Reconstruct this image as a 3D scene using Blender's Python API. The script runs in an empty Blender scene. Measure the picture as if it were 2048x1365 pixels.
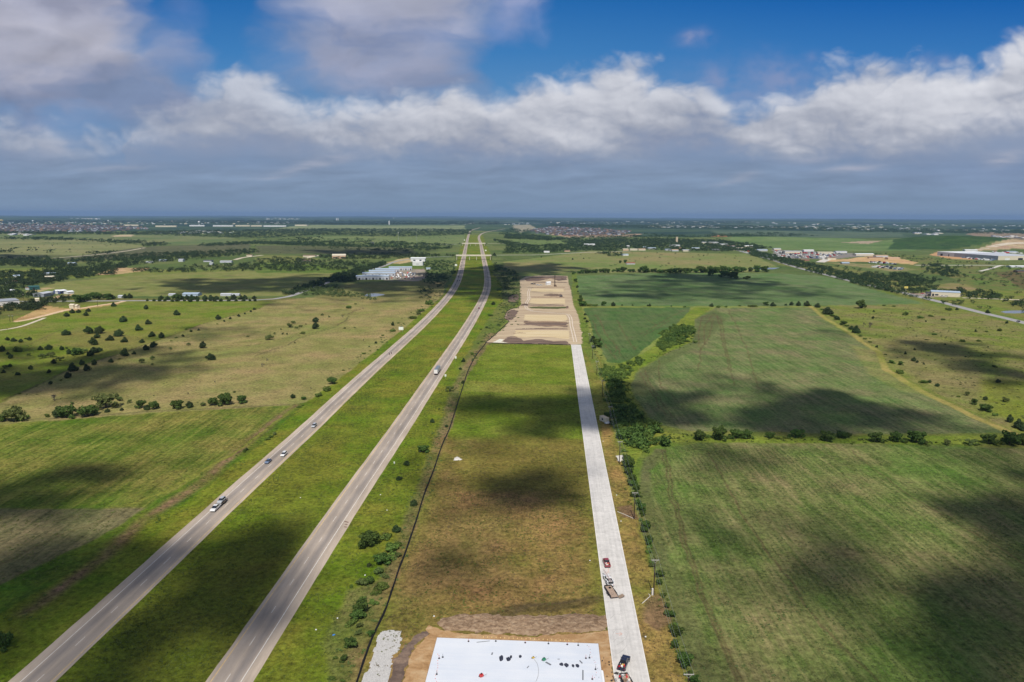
import bpy, math, random
import numpy as np
from mathutils import Vector, Matrix
random.seed(7); np.random.seed(7)
S = bpy.context.scene
C = S.collection
# ---------------- camera: drone, 115 m above the fields, looking down 10.5 degrees ----------------
CAM_H = 115.0; FPX = 1365.0; PITCH = math.atan(251.5/FPX); ROLL = .0044
cd = bpy.data.cameras.new('camera'); cam = bpy.data.objects.new('camera', cd); C.objects.link(cam); S.camera = cam
cd.sensor_width = 36; cd.lens = 24.0; cd.clip_start = 1; cd.clip_end = 300000
_f = np.array([0, math.cos(PITCH), -math.sin(PITCH)]); _r0 = np.array([1., 0, 0]); _u0 = np.array([0, math.sin(PITCH), math.cos(PITCH)])
_r = _r0*math.cos(ROLL)+_u0*math.sin(ROLL); _u = _u0*math.cos(ROLL)-_r0*math.sin(ROLL)
M = Matrix(((_r[0], _u[0], -_f[0], 0), (_r[1], _u[1], -_f[1], 0), (_r[2], _u[2], -_f[2], CAM_H), (0, 0, 0, 1)))
cam.matrix_world = M
# ---------------- daylight ----------------
SUN_EL = math.radians(55); SUN_AZ = math.radians(180)      # behind the camera; shadows fall away from it
w = bpy.data.worlds.new('World'); S.world = w; w.use_nodes = True
wn = w.node_tree.nodes; wl = w.node_tree.links
bg = wn['Background']; sk = wn.new('ShaderNodeTexSky'); sk.sky_type = 'NISHITA'; sk.sun_disc = False
sk.sun_elevation = SUN_EL; sk.sun_rotation = SUN_AZ; sk.altitude = 200
wl.new(sk.outputs[0], bg.inputs[0]); bg.inputs[1].default_value = .075
sd_ = bpy.data.lights.new('sun', 'SUN'); sd_.energy = 4.6; sd_.angle = math.radians(.53); sd_.color = (1, .95, .87)
sun = bpy.data.objects.new('sun', sd_); C.objects.link(sun)
SUN_DIR = Vector((math.sin(SUN_AZ)*math.cos(SUN_EL), math.cos(SUN_AZ)*math.cos(SUN_EL), math.sin(SUN_EL)))   # towards the sun
sun.rotation_euler = SUN_DIR.to_track_quat('Z', 'Y').to_euler(); sun.location = (0, -100, 400)
S.view_settings.view_transform = 'Standard'; S.view_settings.look = 'None'; S.view_settings.exposure = 0; S.view_settings.gamma = 1
S.cycles.max_bounces = 5; S.cycles.diffuse_bounces = 2; S.cycles.glossy_bounces = 2; S.cycles.transparent_max_bounces = 12; S.cycles.volume_bounces = 0
S.cycles.use_denoising = True
S.cycles.caustics_reflective = False; S.cycles.caustics_refractive = False
# ---------- noise helpers (numpy) ----------
def _grads(seed):
    r = np.random.RandomState(seed)
    p = r.permutation(256).astype(np.int32)
    a = r.rand(256)*2*np.pi
    return p, np.cos(a), np.sin(a)
_GC = {}
def pnoise(x, y, seed=0):
    if seed not in _GC: _GC[seed] = _grads(seed)
    p, gx, gy = _GC[seed]
    xi = np.floor(x).astype(np.int64); yi = np.floor(y).astype(np.int64)
    fx = x-xi; fy = y-yi
    def g(ix, iy, dx, dy):
        h = p[(p[ix & 255]+iy) & 255]
        return gx[h]*dx+gy[h]*dy
    u = fx*fx*fx*(fx*(fx*6-15)+10); v = fy*fy*fy*(fy*(fy*6-15)+10)
    a = g(xi, yi, fx, fy); b = g(xi+1, yi, fx-1, fy)
    c = g(xi, yi+1, fx, fy-1); d = g(xi+1, yi+1, fx-1, fy-1)
    return (a*(1-u)+b*u)*(1-v)+(c*(1-u)+d*u)*v      # about -0.7..0.7
def fbm(x, y, octv=5, seed=0, gain=.5, lac=2.03):
    s = 0; a = 1.
    for o in range(octv):
        s = s+a*pnoise(x, y, seed+o); a *= gain; x = x*lac+11.7; y = y*lac+5.3
    return s
def billow(x, y, octv=5, seed=0, gain=.5, lac=2.1):
    s = 0; a = 1.
    for o in range(octv):
        s = s+a*np.abs(pnoise(x, y, seed+o))*3.0; a *= gain; x = x*lac+3.7; y = y*lac+9.1
    return s/(1/(1-gain))
def sstep(a, b, x):
    t = np.clip((x-a)/(b-a), 0, 1); return t*t*(3-2*t)
def lin(c):
    c = np.asarray(c, float)/255.
    return np.where(c <= .04045, c/12.92, ((c+.055)/1.055)**2.4)
def sdist(px, py, poly):
    """signed distance (positive inside) of points to a polygon"""
    poly = np.asarray(poly, float); n = len(poly)
    d = np.full(px.shape, 1e18); ins = np.zeros(px.shape, bool)
    for i in range(n):
        x0, y0 = poly[i]; x1, y1 = poly[(i+1) % n]
        ex, ey = x1-x0, y1-y0; L = ex*ex+ey*ey+1e-9
        t = np.clip(((px-x0)*ex+(py-y0)*ey)/L, 0, 1)
        d = np.minimum(d, (px-x0-t*ex)**2+(py-y0-t*ey)**2)
        if y0 != y1:
            c = ((y0 <= py) & (py < y1)) | ((y1 <= py) & (py < y0))
            ins ^= c & (px < x0+(py-y0)/(y1-y0)*ex)
    d = np.sqrt(d); return np.where(ins, d, -d)
def ldist(px, py, line):
    d = np.full(px.shape, 1e18)
    for (x0, y0), (x1, y1) in zip(line[:-1], line[1:]):
        ex, ey = x1-x0, y1-y0; L = ex*ex+ey*ey+1e-9
        t = np.clip(((px-x0)*ex+(py-y0)*ey)/L, 0, 1)
        d = np.minimum(d, (px-x0-t*ex)**2+(py-y0-t*ey)**2)
    return np.sqrt(d)

# ---------- sky: clouds by direction (u, v = direction tangents in units of 1/1365) ----------
def sky_colour(u, v):
    def mix(a, b, t): return a*(1-t[..., None])+b*t[..., None]
    def ramp(stops, val):
        xs = [s[0] for s in stops]
        return np.stack([np.interp(val, xs, [lin(s[1])[k] for s in stops]) for k in range(3)], -1)
    col = ramp([(-700, (12, 62, 130)), (-200, (20, 82, 152)), (0, (38, 106, 174)), (110, (64, 126, 186)), (200, (90, 142, 192)), (300, (110, 145, 186)),
                (370, (116, 142, 175)), (435, (122, 141, 168))], v)
    colR = ramp([(-700, (8, 55, 125)), (-200, (10, 75, 155)), (0, (26, 97, 172)), (110, (56, 120, 185)), (200, (86, 136, 190)), (300, (108, 144, 188)),
                 (370, (118, 141, 174)), (435, (122, 140, 166))], v)
    col = mix(col, colR, sstep(900, 1800, u))
    # perspective-ish warp: finer noise near the horizon
    depth = 1/np.clip((440-v)/440., .12, 3)
    wx = fbm(u/210., v/120., 4, 10); wy = fbm(u/210.+7, v/120.+3, 4, 20)
    U = u+wx*46; V = v+wy*30
    def layer(poly, soft, amp, seed, sx=150., sy=95., kind='b', octv=6):
        sd = sdist(U, V, poly)
        n = billow(U/sx, V/sy, octv, seed, .52) if kind == 'b' else fbm(U/sx, V/sy, octv, seed, .55)+.35
        d = sd/soft+(n-.5)*amp
        return sd, n, d
    def relief(fn, dx, dy): return fn(u, v)-fn(u+dx, v+dy)
    # --- high soft clouds (left bank, middle bank): blurry, grey violet with paler tops
    def soft_bank(poly, soft, amp, seed, cols, opac=1., ss=(-.75, 1.5)):
        nonlocal col
        sd = sdist(u+wx*60, v+wy*50, poly)
        n = fbm(u/240.+wx*.3, v/150.+wy*.3, 6, seed, .5)
        soft = soft*1.5; d = sd/soft+n*amp
        a = sstep(ss[0], ss[1], d)*opac
        n2 = fbm(u/300.+n*.4, v/110., 5, seed+40, .5)
        c = ramp(cols, v+n2*95)
        c = c*(1+.13*fbm(u/120.+wx, v/60., 5, seed+60, .5)+.10*fbm(u/300., v/120., 3, seed+70))[..., None] if False else c*(1+(.13*fbm(u/120.+wx, v/60., 5, seed+60, .5)+.16*fbm(u/300., v/120., 3, seed+70))[..., None])
        col = mix(col, c, a)
    soft_bank([(-900, -500), (235, -500), (262, -60), (285, 50), (330, 100), (372, 140), (415, 185), (430, 240), (340, 290), (60, 290), (-900, 290)], 46, 1.2, 3,
              [(-300, (150, 152, 172)), (-60, (148, 152, 174)), (20, (176, 178, 196)), (80, (182, 183, 199)), (130, (166, 169, 188)), (175, (140, 150, 178)), (215, (124, 141, 174)), (300, (130, 147, 178))])
    soft_bank([(575, -500), (1050, -500), (1060, -80), (960, 20), (955, 90), (925, 150), (930, 190), (800, 215), (560, 215), (520, 160), (545, 110), (590, 60)], 40, 1.1, 7,
              [(-300, (160, 163, 182)), (-20, (172, 175, 192)), (30, (165, 169, 190)), (75, (136, 148, 180)), (100, (150, 158, 184)), (130, (152, 158, 182)), (180, (136, 146, 174)), (260, (138, 150, 176))], .96)
    soft_bank([(330, -60), (390, 0), (400, 70), (390, 130), (345, 120), (310, 40)], 40, 1.6, 9, [(0, (100, 128, 180)), (200, (104, 130, 180))], .45)
    soft_bank([(1010, -60), (1130, -60), (1125, 20), (1105, 45), (1050, 40), (1000, 80), (960, 60)], 22, 1.5, 12, [(0, (150, 160, 195)), (60, (118, 143, 190))], .85)
    for (cx, cy, rx, ry, op) in [(1385, 90, 24, 18, .5), (1440, 165, 30, 26, .3), (1560, 150, 48, 38, .38), (1625, 100, 20, 14, .22), (1880, 135, 40, 18, .3), (1500, 200, 130, 60, .28)]:
        q = ((u-cx+wx*40)/rx)**2+((v-cy+wy*40)/ry)**2
        col = mix(col, ramp([(0, (140, 150, 190)), (300, (150, 158, 186))], v), np.exp(-q)*op*np.clip(1+fbm(u/40., v/30., 4, 77)*1.2, 0, 1.5))
    # --- cumulus band
    top = [(-900, 210), (-200, 228), (0, 236), (45, 240), (85, 246), (120, 275), (140, 292), (190, 276), (240, 286), (262, 262), (262, 230), (330, 212), (385, 190), (410, 165),
           (440, 148), (480, 136), (518, 146), (555, 178), (600, 205), (700, 212), (790, 200), (860, 192), (920, 174), (960, 172), (985, 192), (1020, 184),
           (1050, 166), (1100, 164), (1120, 172), (1142, 157), (1180, 156), (1215, 132), (1262, 124), (1290, 140), (1300, 172), (1350, 172), (1400, 184),
           (1420, 190), (1446, 206), (1462, 226), (1480, 232), (1505, 222), (1545, 204), (1590, 186), (1650, 160), (1700, 142), (1745, 131), (1790, 136), (1830, 128), (1850, 148),
           (1880, 152), (1930, 142), (1965, 150), (1990, 108), (2020, 80), (2050, 62), (2200, 10), (3000, -60)]
    bot = [(3000, 285), (2048, 278), (1960, 285), (1900, 305), (1850, 318), (1780, 330), (1700, 338), (1640, 328), (1500, 328), (1420, 318), (1330, 322), (1260, 336), (1150, 342), (1000, 340),
           (900, 338), (840, 322), (770, 338), (700, 318), (600, 318), (480, 312), (380, 306), (300, 300), (240, 312), (180, 332), (60, 326), (0, 322), (-900, 330)]
    poly = top+bot
    # pale grey body of cloud and haze behind the band
    tp0 = np.interp(u+wx*40, [p[0] for p in top], [p[1] for p in top])
    vb = sstep(5, 95, v+wy*35-tp0)
    vn = fbm(u/230., v/80., 5, 88)
    cb = ramp([(120, (126, 146, 182)), (200, (136, 151, 182)), (260, (148, 159, 182)), (300, (138, 153, 180)), (340, (122, 143, 174))], v+vn*50)
    cb = cb*(1+.12*vn[..., None])
    col = mix(col, cb, vb*np.interp(u, [0, 1300, 1400, 1460, 1560], [.95, .95, .8, .8, .95]))
    def dens(uu, vv):
        w1 = fbm(uu/105., vv/70., 4, 31); w2 = fbm(uu/105.+9, vv/70.+2, 4, 32)
        s = sdist(uu+w1*34, vv+w2*26, poly)
        b = billow(uu/72.+w2*.5, vv/48.+w1*.5, 6, 33, .48)
        big = fbm(uu/190.-vv/300., vv/80., 5, 38, .5)
        return s, b, big, np.clip(s, -60, 46)/24.+(b-.5)*1.15+big*.9+.25
    w0 = fbm(u/60., v/40., 3, 97)*.8
    s0, b0, big0, d0 = dens(u, v)
    s1, b1, big1, d1 = dens(u+7, v-9)
    s2, b2, big2, d2 = dens(u+22, v-26)
    lit = np.clip((d0-d1)*.55+(d0-d2)*.30, -1.2, 1.2)       # thinner towards the light: lit flank
    tp = np.interp(u, [p[0] for p in sorted(top)], [p[1] for p in sorted(top)])
    bt = np.interp(u, [p[0] for p in sorted(bot)], [p[1] for p in sorted(bot)])
    h = np.clip((v-tp)/np.maximum(bt-tp, 30), 0, 1.2)        # 0 at the top, 1 at the base
    bright = .47+.04*(1-h)+lit*.13+big0*.27+fbm(u/260.+3, v/90., 4, 91)*.26+fbm(u/30.+w0, v/22., 4, 95)*.05
    bright = bright+.10*np.exp(-((h-.12)/.16)**2)
    rb = np.interp(u, [-200, 0, 90, 200, 330, 450, 520, 620, 740, 900, 1000, 1100, 1200, 1300, 1400, 1500, 1600, 1700, 1850, 2050, 2300],
                   [.06, .04, -.02, -.06, .0, .08, .06, .0, .04, .13, .17, .15, .10, .06, -.06, .08, .18, .18, .18, .22, .2])
    bright = bright+rb-.22*sstep(.60, 1.06, h)
    cc = ramp([(0, (120, 136, 166)), (.25, (140, 150, 173)), (.5, (168, 173, 187)), (.75, (197, 200, 210)), (1.0, (216, 218, 226)), (1.3, (232, 233, 238))], bright)
    op = np.interp(u, [0, 130, 220, 330, 450, 600, 700, 900, 1350, 1440, 1500, 2300], [.65, .6, .5, .65, .85, .8, .9, 1, .97, .9, .97, 1])
    esoft = 1.0+.9*sstep(.5, 1., h)
    a = sstep(-.7, 2.1, d0/esoft)*op
    a = a*(1-.6*sstep(.9, 1.15, h))
    col = mix(col, cc, np.clip(a, 0, 1))
    # --- grey veil under the band, thin streaks
    veil = sstep(295, 358, v+wy*24)
    vc = ramp([(280, (130, 149, 178)), (350, (131, 150, 177)), (400, (127, 148, 174)), (440, (129, 149, 174))], v)
    sn = fbm(u/170., v/22.+wx*.4, 6, 51, .55)
    vc = vc*(1+.20*sn[..., None]*(1-.7*sstep(370, 425, v))[..., None])
    vc = mix(vc, np.broadcast_to(lin((124, 140, 176)), vc.shape).copy(), .4*sstep(1500, 2100, u)*(1-sstep(330, 430, v)))
    col = mix(col, vc, veil*.9)
    for (cx, cy, rx, ry, op_) in [(650, 328, 55, 9, .55), (600, 342, 70, 6, .35), (1490, 356, 24, 7, .4), (1470, 366, 40, 4, .2), (1700, 338, 60, 9, .45), (2005, 318, 38, 14, .6), (1620, 322, 50, 8, .3),
                                  (250, 338, 80, 6, .28), (540, 358, 40, 4, .22), (120, 300, 60, 30, .25)]:
        q = ((u-cx+wx*30)/rx)**2+((v-cy+wy*14+(u-cx)*.12)/ry)**2
        col = mix(col, np.broadcast_to(lin((178, 180, 194)), col.shape), np.exp(-q*1.1)*op_*np.clip(1+sn*1.2, 0, 1.4))
    return np.clip(col, 0.001, 1)
# ---------------- traced points of the photograph -> places on the ground ----------------
def hill(x, y):
    r = np.hypot(x, y)
    z = sstep(3500, 12000, r)*(fbm(x/4200., y/4200., 4, 61)*34+6)
    z = z+sstep(18000, 36000, r)*(fbm(x/9000., y/9000., 3, 66)*70)
    z = z+40*np.exp(-(((x-1830)/250)**2+((y-2800)/330)**2)**1.5)+13*np.exp(-((x-1300)/420)**2-((y-3500)/260)**2)
    z = z+15*np.exp(-((x-2650)/420)**2-((y-3300)/500)**2)
    return z
def zg(x, y): return float(hill(np.array([float(x)]), np.array([float(y)]))[0])
def G(u, v, z=0.):
    d = _f+(u-1024)/FPX*_r-(v-682.5)/FPX*_u
    if d[2] > -1e-5: d[2] = -1e-5
    t = (z-CAM_H)/d[2]
    return Vector((d[0]*t, d[1]*t, z))
def GG(u, v):
    p = G(u, v)
    for _ in range(4):                      # meet the hills
        p = G(u, v, min(zg(p.x, p.y), 90))
    return p
def depth(p): return float(np.dot(np.array([p.x, p.y, p.z-CAM_H]), _f))
def mpx(p): return depth(p)/FPX             # metres per photo pixel there
def PXM(x, y, z=0.):                        # world arrays -> photo pixels
    q = np.stack([x, y, z-CAM_H+0*x], -1); dd = q@_f
    return 1024+FPX*(q@_r)/dd, 682.5-FPX*(q@_u)/dd

# ---------------- materials ----------------
MATS = {}
def mat(name, col=(.5, .5, .5), rough=.8, spec=.3, metal=0., var=.0, vs=2., col2=None, bump=0., bs=4., coord='Object', detail=6, emis=None):
    if name in MATS: return MATS[name]
    m = bpy.data.materials.new(name); m.use_nodes = True; MATS[name] = m
    n = m.node_tree.nodes; l = m.node_tree.links; b = n['Principled BSDF']
    b.inputs['Roughness'].default_value = rough; b.inputs['Specular IOR Level'].default_value = spec; b.inputs['Metallic'].default_value = metal
    b.inputs['Base Color'].default_value = (*col, 1)
    if var or col2 or bump:
        tc = n.new('ShaderNodeNewGeometry') if coord == 'World' else n.new('ShaderNodeTexCoord')
        out = tc.outputs['Position'] if coord == 'World' else tc.outputs[coord]
        t = n.new('ShaderNodeTexNoise'); t.inputs['Scale'].default_value = vs; t.inputs['Detail'].default_value = detail; t.inputs['Roughness'].default_value = .62
        l.new(out, t.inputs['Vector'])
        c2 = col2 if col2 else tuple(c*(1-var) for c in col); c1 = col if col2 else tuple(min(1, c*(1+var)) for c in col)
        mr = n.new('ShaderNodeMapRange'); mr.inputs[1].default_value = .36; mr.inputs[2].default_value = .64; l.new(t.outputs['Fac'], mr.inputs[0])
        mx = n.new('ShaderNodeMix'); mx.data_type = 'RGBA'; mx.inputs[6].default_value = (*c2, 1); mx.inputs[7].default_value = (*c1, 1)
        l.new(mr.outputs[0], mx.inputs[0]); l.new(mx.outputs[2], b.inputs['Base Color'])
        if bump:
            t2 = n.new('ShaderNodeTexNoise'); t2.inputs['Scale'].default_value = bs; t2.inputs['Detail'].default_value = 5; l.new(out, t2.inputs['Vector'])
            bp = n.new('ShaderNodeBump'); bp.inputs['Strength'].default_value = min(1, bump); bp.inputs['Distance'].default_value = .25*max(1, bump); l.new(t2.outputs['Fac'], bp.inputs['Height']); l.new(bp.outputs[0], b.inputs['Normal'])
    if emis: b.inputs['Emission Color'].default_value = (*emis, 1)
    return m
def foliage(name, dark, light, vs=.35, trans=.25):
    """leaf material: light and dark leaf clumps, per-tree hue shift, a little light through the leaves"""
    m = bpy.data.materials.new(name); m.use_nodes = True; MATS[name] = m
    n = m.node_tree.nodes; l = m.node_tree.links; b = n['Principled BSDF']; b.inputs['Roughness'].default_value = .75; b.inputs['Specular IOR Level'].default_value = .15
    g = n.new('ShaderNodeNewGeometry'); t = n.new('ShaderNodeTexNoise'); t.inputs['Scale'].default_value = vs; t.inputs['Detail'].default_value = 4; l.new(g.outputs['Position'], t.inputs['Vector'])
    mr = n.new('ShaderNodeMapRange'); mr.inputs[1].default_value = .35; mr.inputs[2].default_value = .65; l.new(t.outputs['Fac'], mr.inputs[0])
    ad = n.new('ShaderNodeMath'); ad.operation = 'MULTIPLY_ADD'; ad.inputs[1].default_value = .6; l.new(g.outputs['Random Per Island'], ad.inputs[0]); 
    ml = n.new('ShaderNodeMath'); ml.operation = 'MULTIPLY'; ml.inputs[1].default_value = .5; l.new(mr.outputs[0], ml.inputs[0]); l.new(ml.outputs[0], ad.inputs[2])
    mx = n.new('ShaderNodeMix'); mx.data_type = 'RGBA'; mx.inputs[6].default_value = (*dark, 1); mx.inputs[7].default_value = (*light, 1); l.new(ad.outputs[0], mx.inputs[0])
    oi = n.new('ShaderNodeObjectInfo'); hs = n.new('ShaderNodeHueSaturation')
    m2 = n.new('ShaderNodeMapRange'); m2.inputs[3].default_value = .48; m2.inputs[4].default_value = .515; l.new(oi.outputs['Random'], m2.inputs[0]); l.new(m2.outputs[0], hs.inputs['Hue'])
    m3 = n.new('ShaderNodeMapRange'); m3.inputs[3].default_value = .8; m3.inputs[4].default_value = 1.2; l.new(oi.outputs['Random'], m3.inputs[0]); l.new(m3.outputs[0], hs.inputs['Value'])
    l.new(mx.outputs[2], hs.inputs['Color']); l.new(hs.outputs[0], b.inputs['Base Color'])
    tr = n.new('ShaderNodeBsdfTranslucent'); l.new(hs.outputs[0], tr.inputs['Color']); ms = n.new('ShaderNodeMixShader'); ms.inputs[0].default_value = trans
    l.new(b.outputs[0], ms.inputs[1]); l.new(tr.outputs[0], ms.inputs[2]); l.new(ms.outputs[0], n['Material Output'].inputs['Surface'])
    return m

# ---------------- mesh building ----------------
class MB:
    def __init__(s): s.v = []; s.f = []; s.m = []; s.mi = 0
    def add(s, vs, fs):
        o = len(s.v); s.v += [tuple(p) for p in vs]; s.f += [tuple(i+o for i in f) for f in fs]; s.m += [s.mi]*len(fs); return s
    def box(s, x0, x1, y0, y1, z0, z1, taper=0, tx=None):
        a = taper; b = taper if tx is None else tx
        vs = [(x0, y0, z0), (x1, y0, z0), (x1, y1, z0), (x0, y1, z0), (x0+b, y0+a, z1), (x1-b, y0+a, z1), (x1-b, y1-a, z1), (x0+b, y1-a, z1)]
        return s.add(vs, [(3, 2, 1, 0), (4, 5, 6, 7), (0, 1, 5, 4), (1, 2, 6, 5), (2, 3, 7, 6), (3, 0, 4, 7)])
    def prism(s, prof, x0, x1, inset=None):
        """profile of (y, z) points extruded along x; inset = per-point x inset"""
        n = len(prof); ins = inset or [0]*n
        vs = [(x0+ins[i], prof[i][0], prof[i][1]) for i in range(n)]+[(x1-ins[i], prof[i][0], prof[i][1]) for i in range(n)]
        return s.add(vs, [tuple(range(n)), tuple(range(2*n-1, n-1, -1))]+[(i, i+n, (i+1) % n+n, (i+1) % n) for i in range(n)])
    def tube(s, a, b, r0, r1=None, n=8, cap=True):
        a = Vector(a); b = Vector(b); r1 = r0 if r1 is None else r1
        q = (b-a).to_track_quat('Z', 'Y'); vs = []
        for P, r in ((a, r0), (b, r1)):
            for k in range(n):
                t = 2*math.pi*k/n; vs.append(P+q@Vector((r*math.cos(t), r*math.sin(t), 0)))
        fs = [(k, (k+1) % n, (k+1) % n+n, k+n) for k in range(n)]
        if cap: fs += [tuple(range(n-1, -1, -1)), tuple(range(n, 2*n))]
        return s.add(vs, fs)
    def quad(s, *p): return s.add(p, [tuple(range(len(p)))])
    def mesh(s, name, mats, smooth=False):
        me = bpy.data.meshes.new(name); me.from_pydata(s.v, [], s.f)
        for m in (mats if isinstance(mats, (list, tuple)) else [mats]): me.materials.append(m)
        if any(s.m): me.polygons.foreach_set('material_index', s.m)
        if smooth: me.polygons.foreach_set('use_smooth', [True]*len(s.f))
        me.update(); return me
    def build(s, name, mats, parent=None, loc=None, smooth=False, bevel=0):
        o = bpy.data.objects.new(name, s.mesh(name, mats, smooth)); C.objects.link(o)
        if parent: o.parent = parent
        if loc is not None: o.location = loc
        if bevel: md = o.modifiers.new('bevel', 'BEVEL'); md.width = bevel; md.segments = 2; md.limit_method = 'ANGLE'
        return o
def tag(o, label=None, cat=None, group=None, kind=None):
    if label: o['label'] = label
    if cat: o['category'] = cat
    if group: o['group'] = group
    if kind: o['kind'] = kind
    return o
def empty(name, loc, rz=0., sc=1.):
    o = bpy.data.objects.new(name, None); C.objects.link(o); o.location = loc; o.rotation_euler = (0, 0, rz); o.scale = (sc,)*3; o.empty_display_size = .5
    return o
def copy_tree(o, parent=None):
    c = o.copy(); C.objects.link(c)
    if parent: c.parent = parent
    for ch in KIDS.get(o.name, []): copy_tree(ch, c)
    return c
KIDS = {}
def note_kids(*roots):
    for r in roots:
        KIDS[r.name] = [o for o in bpy.data.objects if o.parent == r]
        for k in KIDS[r.name]: note_kids(k)
ONES = ['', 'first', 'second', 'third', 'fourth', 'fifth', 'sixth', 'seventh', 'eighth', 'ninth', 'tenth', 'eleventh', 'twelfth', 'thirteenth', 'fourteenth', 'fifteenth', 'sixteenth', 'seventeenth', 'eighteenth', 'nineteenth']
TENS = {2: 'twent', 3: 'thirt', 4: 'fort', 5: 'fift', 6: 'sixt', 7: 'sevent', 8: 'eight', 9: 'ninet'}
def nth(n):
    if n < 20: return ONES[n]
    if n >= 100: return 'hundred-and-'+nth(n-100) if n > 100 else 'hundredth'
    return TENS[n//10]+('ieth' if n % 10 == 0 else 'y-'+ONES[n % 10])
def npmesh(name, v, f, mats, sizes=None):
    """v (n,3), f (m,k) arrays -> mesh, fast"""
    me = bpy.data.meshes.new(name); m, k = f.shape
    me.vertices.add(len(v)); me.vertices.foreach_set('co', np.ascontiguousarray(v, np.float32).ravel())
    me.loops.add(m*k); me.loops.foreach_set('vertex_index', np.ascontiguousarray(f, np.int32).ravel())
    me.polygons.add(m); me.polygons.foreach_set('loop_start', np.arange(0, m*k, k, dtype=np.int32)); me.polygons.foreach_set('loop_total', np.full(m, k, np.int32))
    for mm in (mats if isinstance(mats, (list, tuple)) else [mats]): me.materials.append(mm)
    me.update(calc_edges=True); return me
def link(name, me, kind=None, parent=None):
    o = bpy.data.objects.new(name, me); C.objects.link(o)
    if kind: o['kind'] = kind
    if parent: o.parent = parent
    return o

# ---------------- sky dome (clouds far away, well outside the haze) ----------------
def build_sky():
    na, ne = 1150, 330
    az = np.radians(np.concatenate([np.linspace(-75, -42, 60)[:-1], np.linspace(-42, 42, na), np.linspace(42, 75, 60)[1:]]))
    el = np.radians(np.concatenate([np.linspace(-2.2, 0, 4)[:-1], np.linspace(0, 19.5, ne), np.linspace(19.5, 30, 30)[1:]]))
    A, E = np.meshgrid(az, el)
    R = 70000.
    x = np.sin(A)*np.cos(E); y = np.cos(A)*np.cos(E); z = np.sin(E)
    u = 1024+FPX*(x*_r0[0])/(y*_f[1]+z*_f[2]); den = (y*_f[1]+z*_f[2]); v = 682.5-FPX*(y*_u0[1]+z*_u0[2])/den
    v = v+.0044*(u-1024)+3.5
    col = sky_colour(u.ravel(), v.ravel())
    P = np.stack([x*R, y*R, z*R+CAM_H], -1).reshape(-1, 3)
    nx = len(az); i = np.arange(len(el)-1)[:, None]*nx+np.arange(nx-1)[None]
    f = np.stack([i, i+nx, i+nx+1, i+1], -1).reshape(-1, 4)
    m = bpy.data.materials.new('sky'); m.use_nodes = True; n = m.node_tree.nodes; l = m.node_tree.links; n.clear()
    at = n.new('ShaderNodeAttribute'); at.attribute_name = 'sky_col'; em = n.new('ShaderNodeEmission'); o = n.new('ShaderNodeOutputMaterial')
    l.new(at.outputs['Color'], em.inputs['Color']); l.new(em.outputs[0], o.inputs['Surface']); m.cycles.emission_sampling = 'NONE'
    me = npmesh('sky', P, f, m)
    ca = me.color_attributes.new('sky_col', 'FLOAT_COLOR', 'POINT')
    ca.data.foreach_set('color', np.concatenate([col, np.ones((len(col), 1))], 1).astype(np.float32).ravel())
    link('sky', me, 'structure')
build_sky()
# ---------------- the ground: one sheet, what grows where ----------------
# zone: polygon in photo pixels, colour A, colour B (sunlit look, sRGB), patch size m, contrast, soft edge m, rows
K_ALB = .78
RED = 0
ZONES = []
def zone(poly, a, b, patch=30, contrast=1., soft=2., rows=0, op=1., line=0):
    ZONES.append((poly, a, b, patch, contrast, soft, rows, op, line))
far = 9000
# countryside in the distance
zone([(-900, 560), (2900, 540), (2900, 1900), (-1500, 1900)], (104, 126, 52), (126, 130, 68), 14, 1., 5)
zone([(-600, 470), (300, 462), (900, 459), (1100, 470), (1400, 476), (2600, 480), (2600, 560), (-600, 640)], (112, 124, 74), (86, 106, 58), 160, 1)
zone([(-600, 480), (-60, 478), (180, 480), (290, 492), (285, 497), (110, 518), (-600, 524)], (142, 144, 100), (122, 130, 86), 150, .5)
zone([(110, 518), (290, 494), (500, 486), (500, 505), (330, 512), (150, 524)], (88, 94, 70), (108, 110, 80), 60, .8)
zone([(-600, 462), (0, 468), (100, 472), (300, 468), (470, 476), (440, 490), (290, 490), (180, 479), (-60, 476), (-600, 478)], (100, 120, 76), (128, 134, 92), 120, .8)
zone([(512, 463), (600, 452), (930, 453), (930, 461), (760, 464), (640, 459)], (140, 150, 112), (118, 134, 96), 300, .6)
zone([(620, 478), (640, 472), (800, 475), (930, 470), (925, 488), (800, 487), (690, 486)], (128, 140, 92), (104, 124, 74), 90, .8)
zone([(512, 492), (640, 492), (820, 496), (840, 512), (640, 508), (512, 508)], (84, 90, 64), (104, 110, 76), 60, .8)
zone([(512, 510), (600, 512), (640, 518), (610, 528), (512, 524)], (130, 134, 80), (110, 122, 66), 60, .6)
zone([(1024, 470), (1180, 474), (1150, 496), (1024, 498)], (120, 136, 84), (100, 122, 66), 80, .8)
zone([(1420, 462), (1800, 466), (1810, 474), (1700, 478), (1430, 468)], (98, 116, 92), (80, 100, 84), 200, .6)
zone([(1450, 478), (1540, 475), (1700, 478), (1830, 492), (1830, 503), (1700, 502), (1550, 499), (1480, 490)], (118, 140, 88), (92, 120, 66), 100, .8)
zone([(1775, 499), (1790, 484), (1850, 476), (1960, 476), (2020, 484), (2025, 497), (1900, 500)], (70, 98, 52), (52, 78, 42), 60, 1)
zone([(1960, 478), (2600, 480), (2600, 500), (2040, 502), (2030, 494)], (150, 138, 118), (120, 112, 90), 60, .9)
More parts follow.
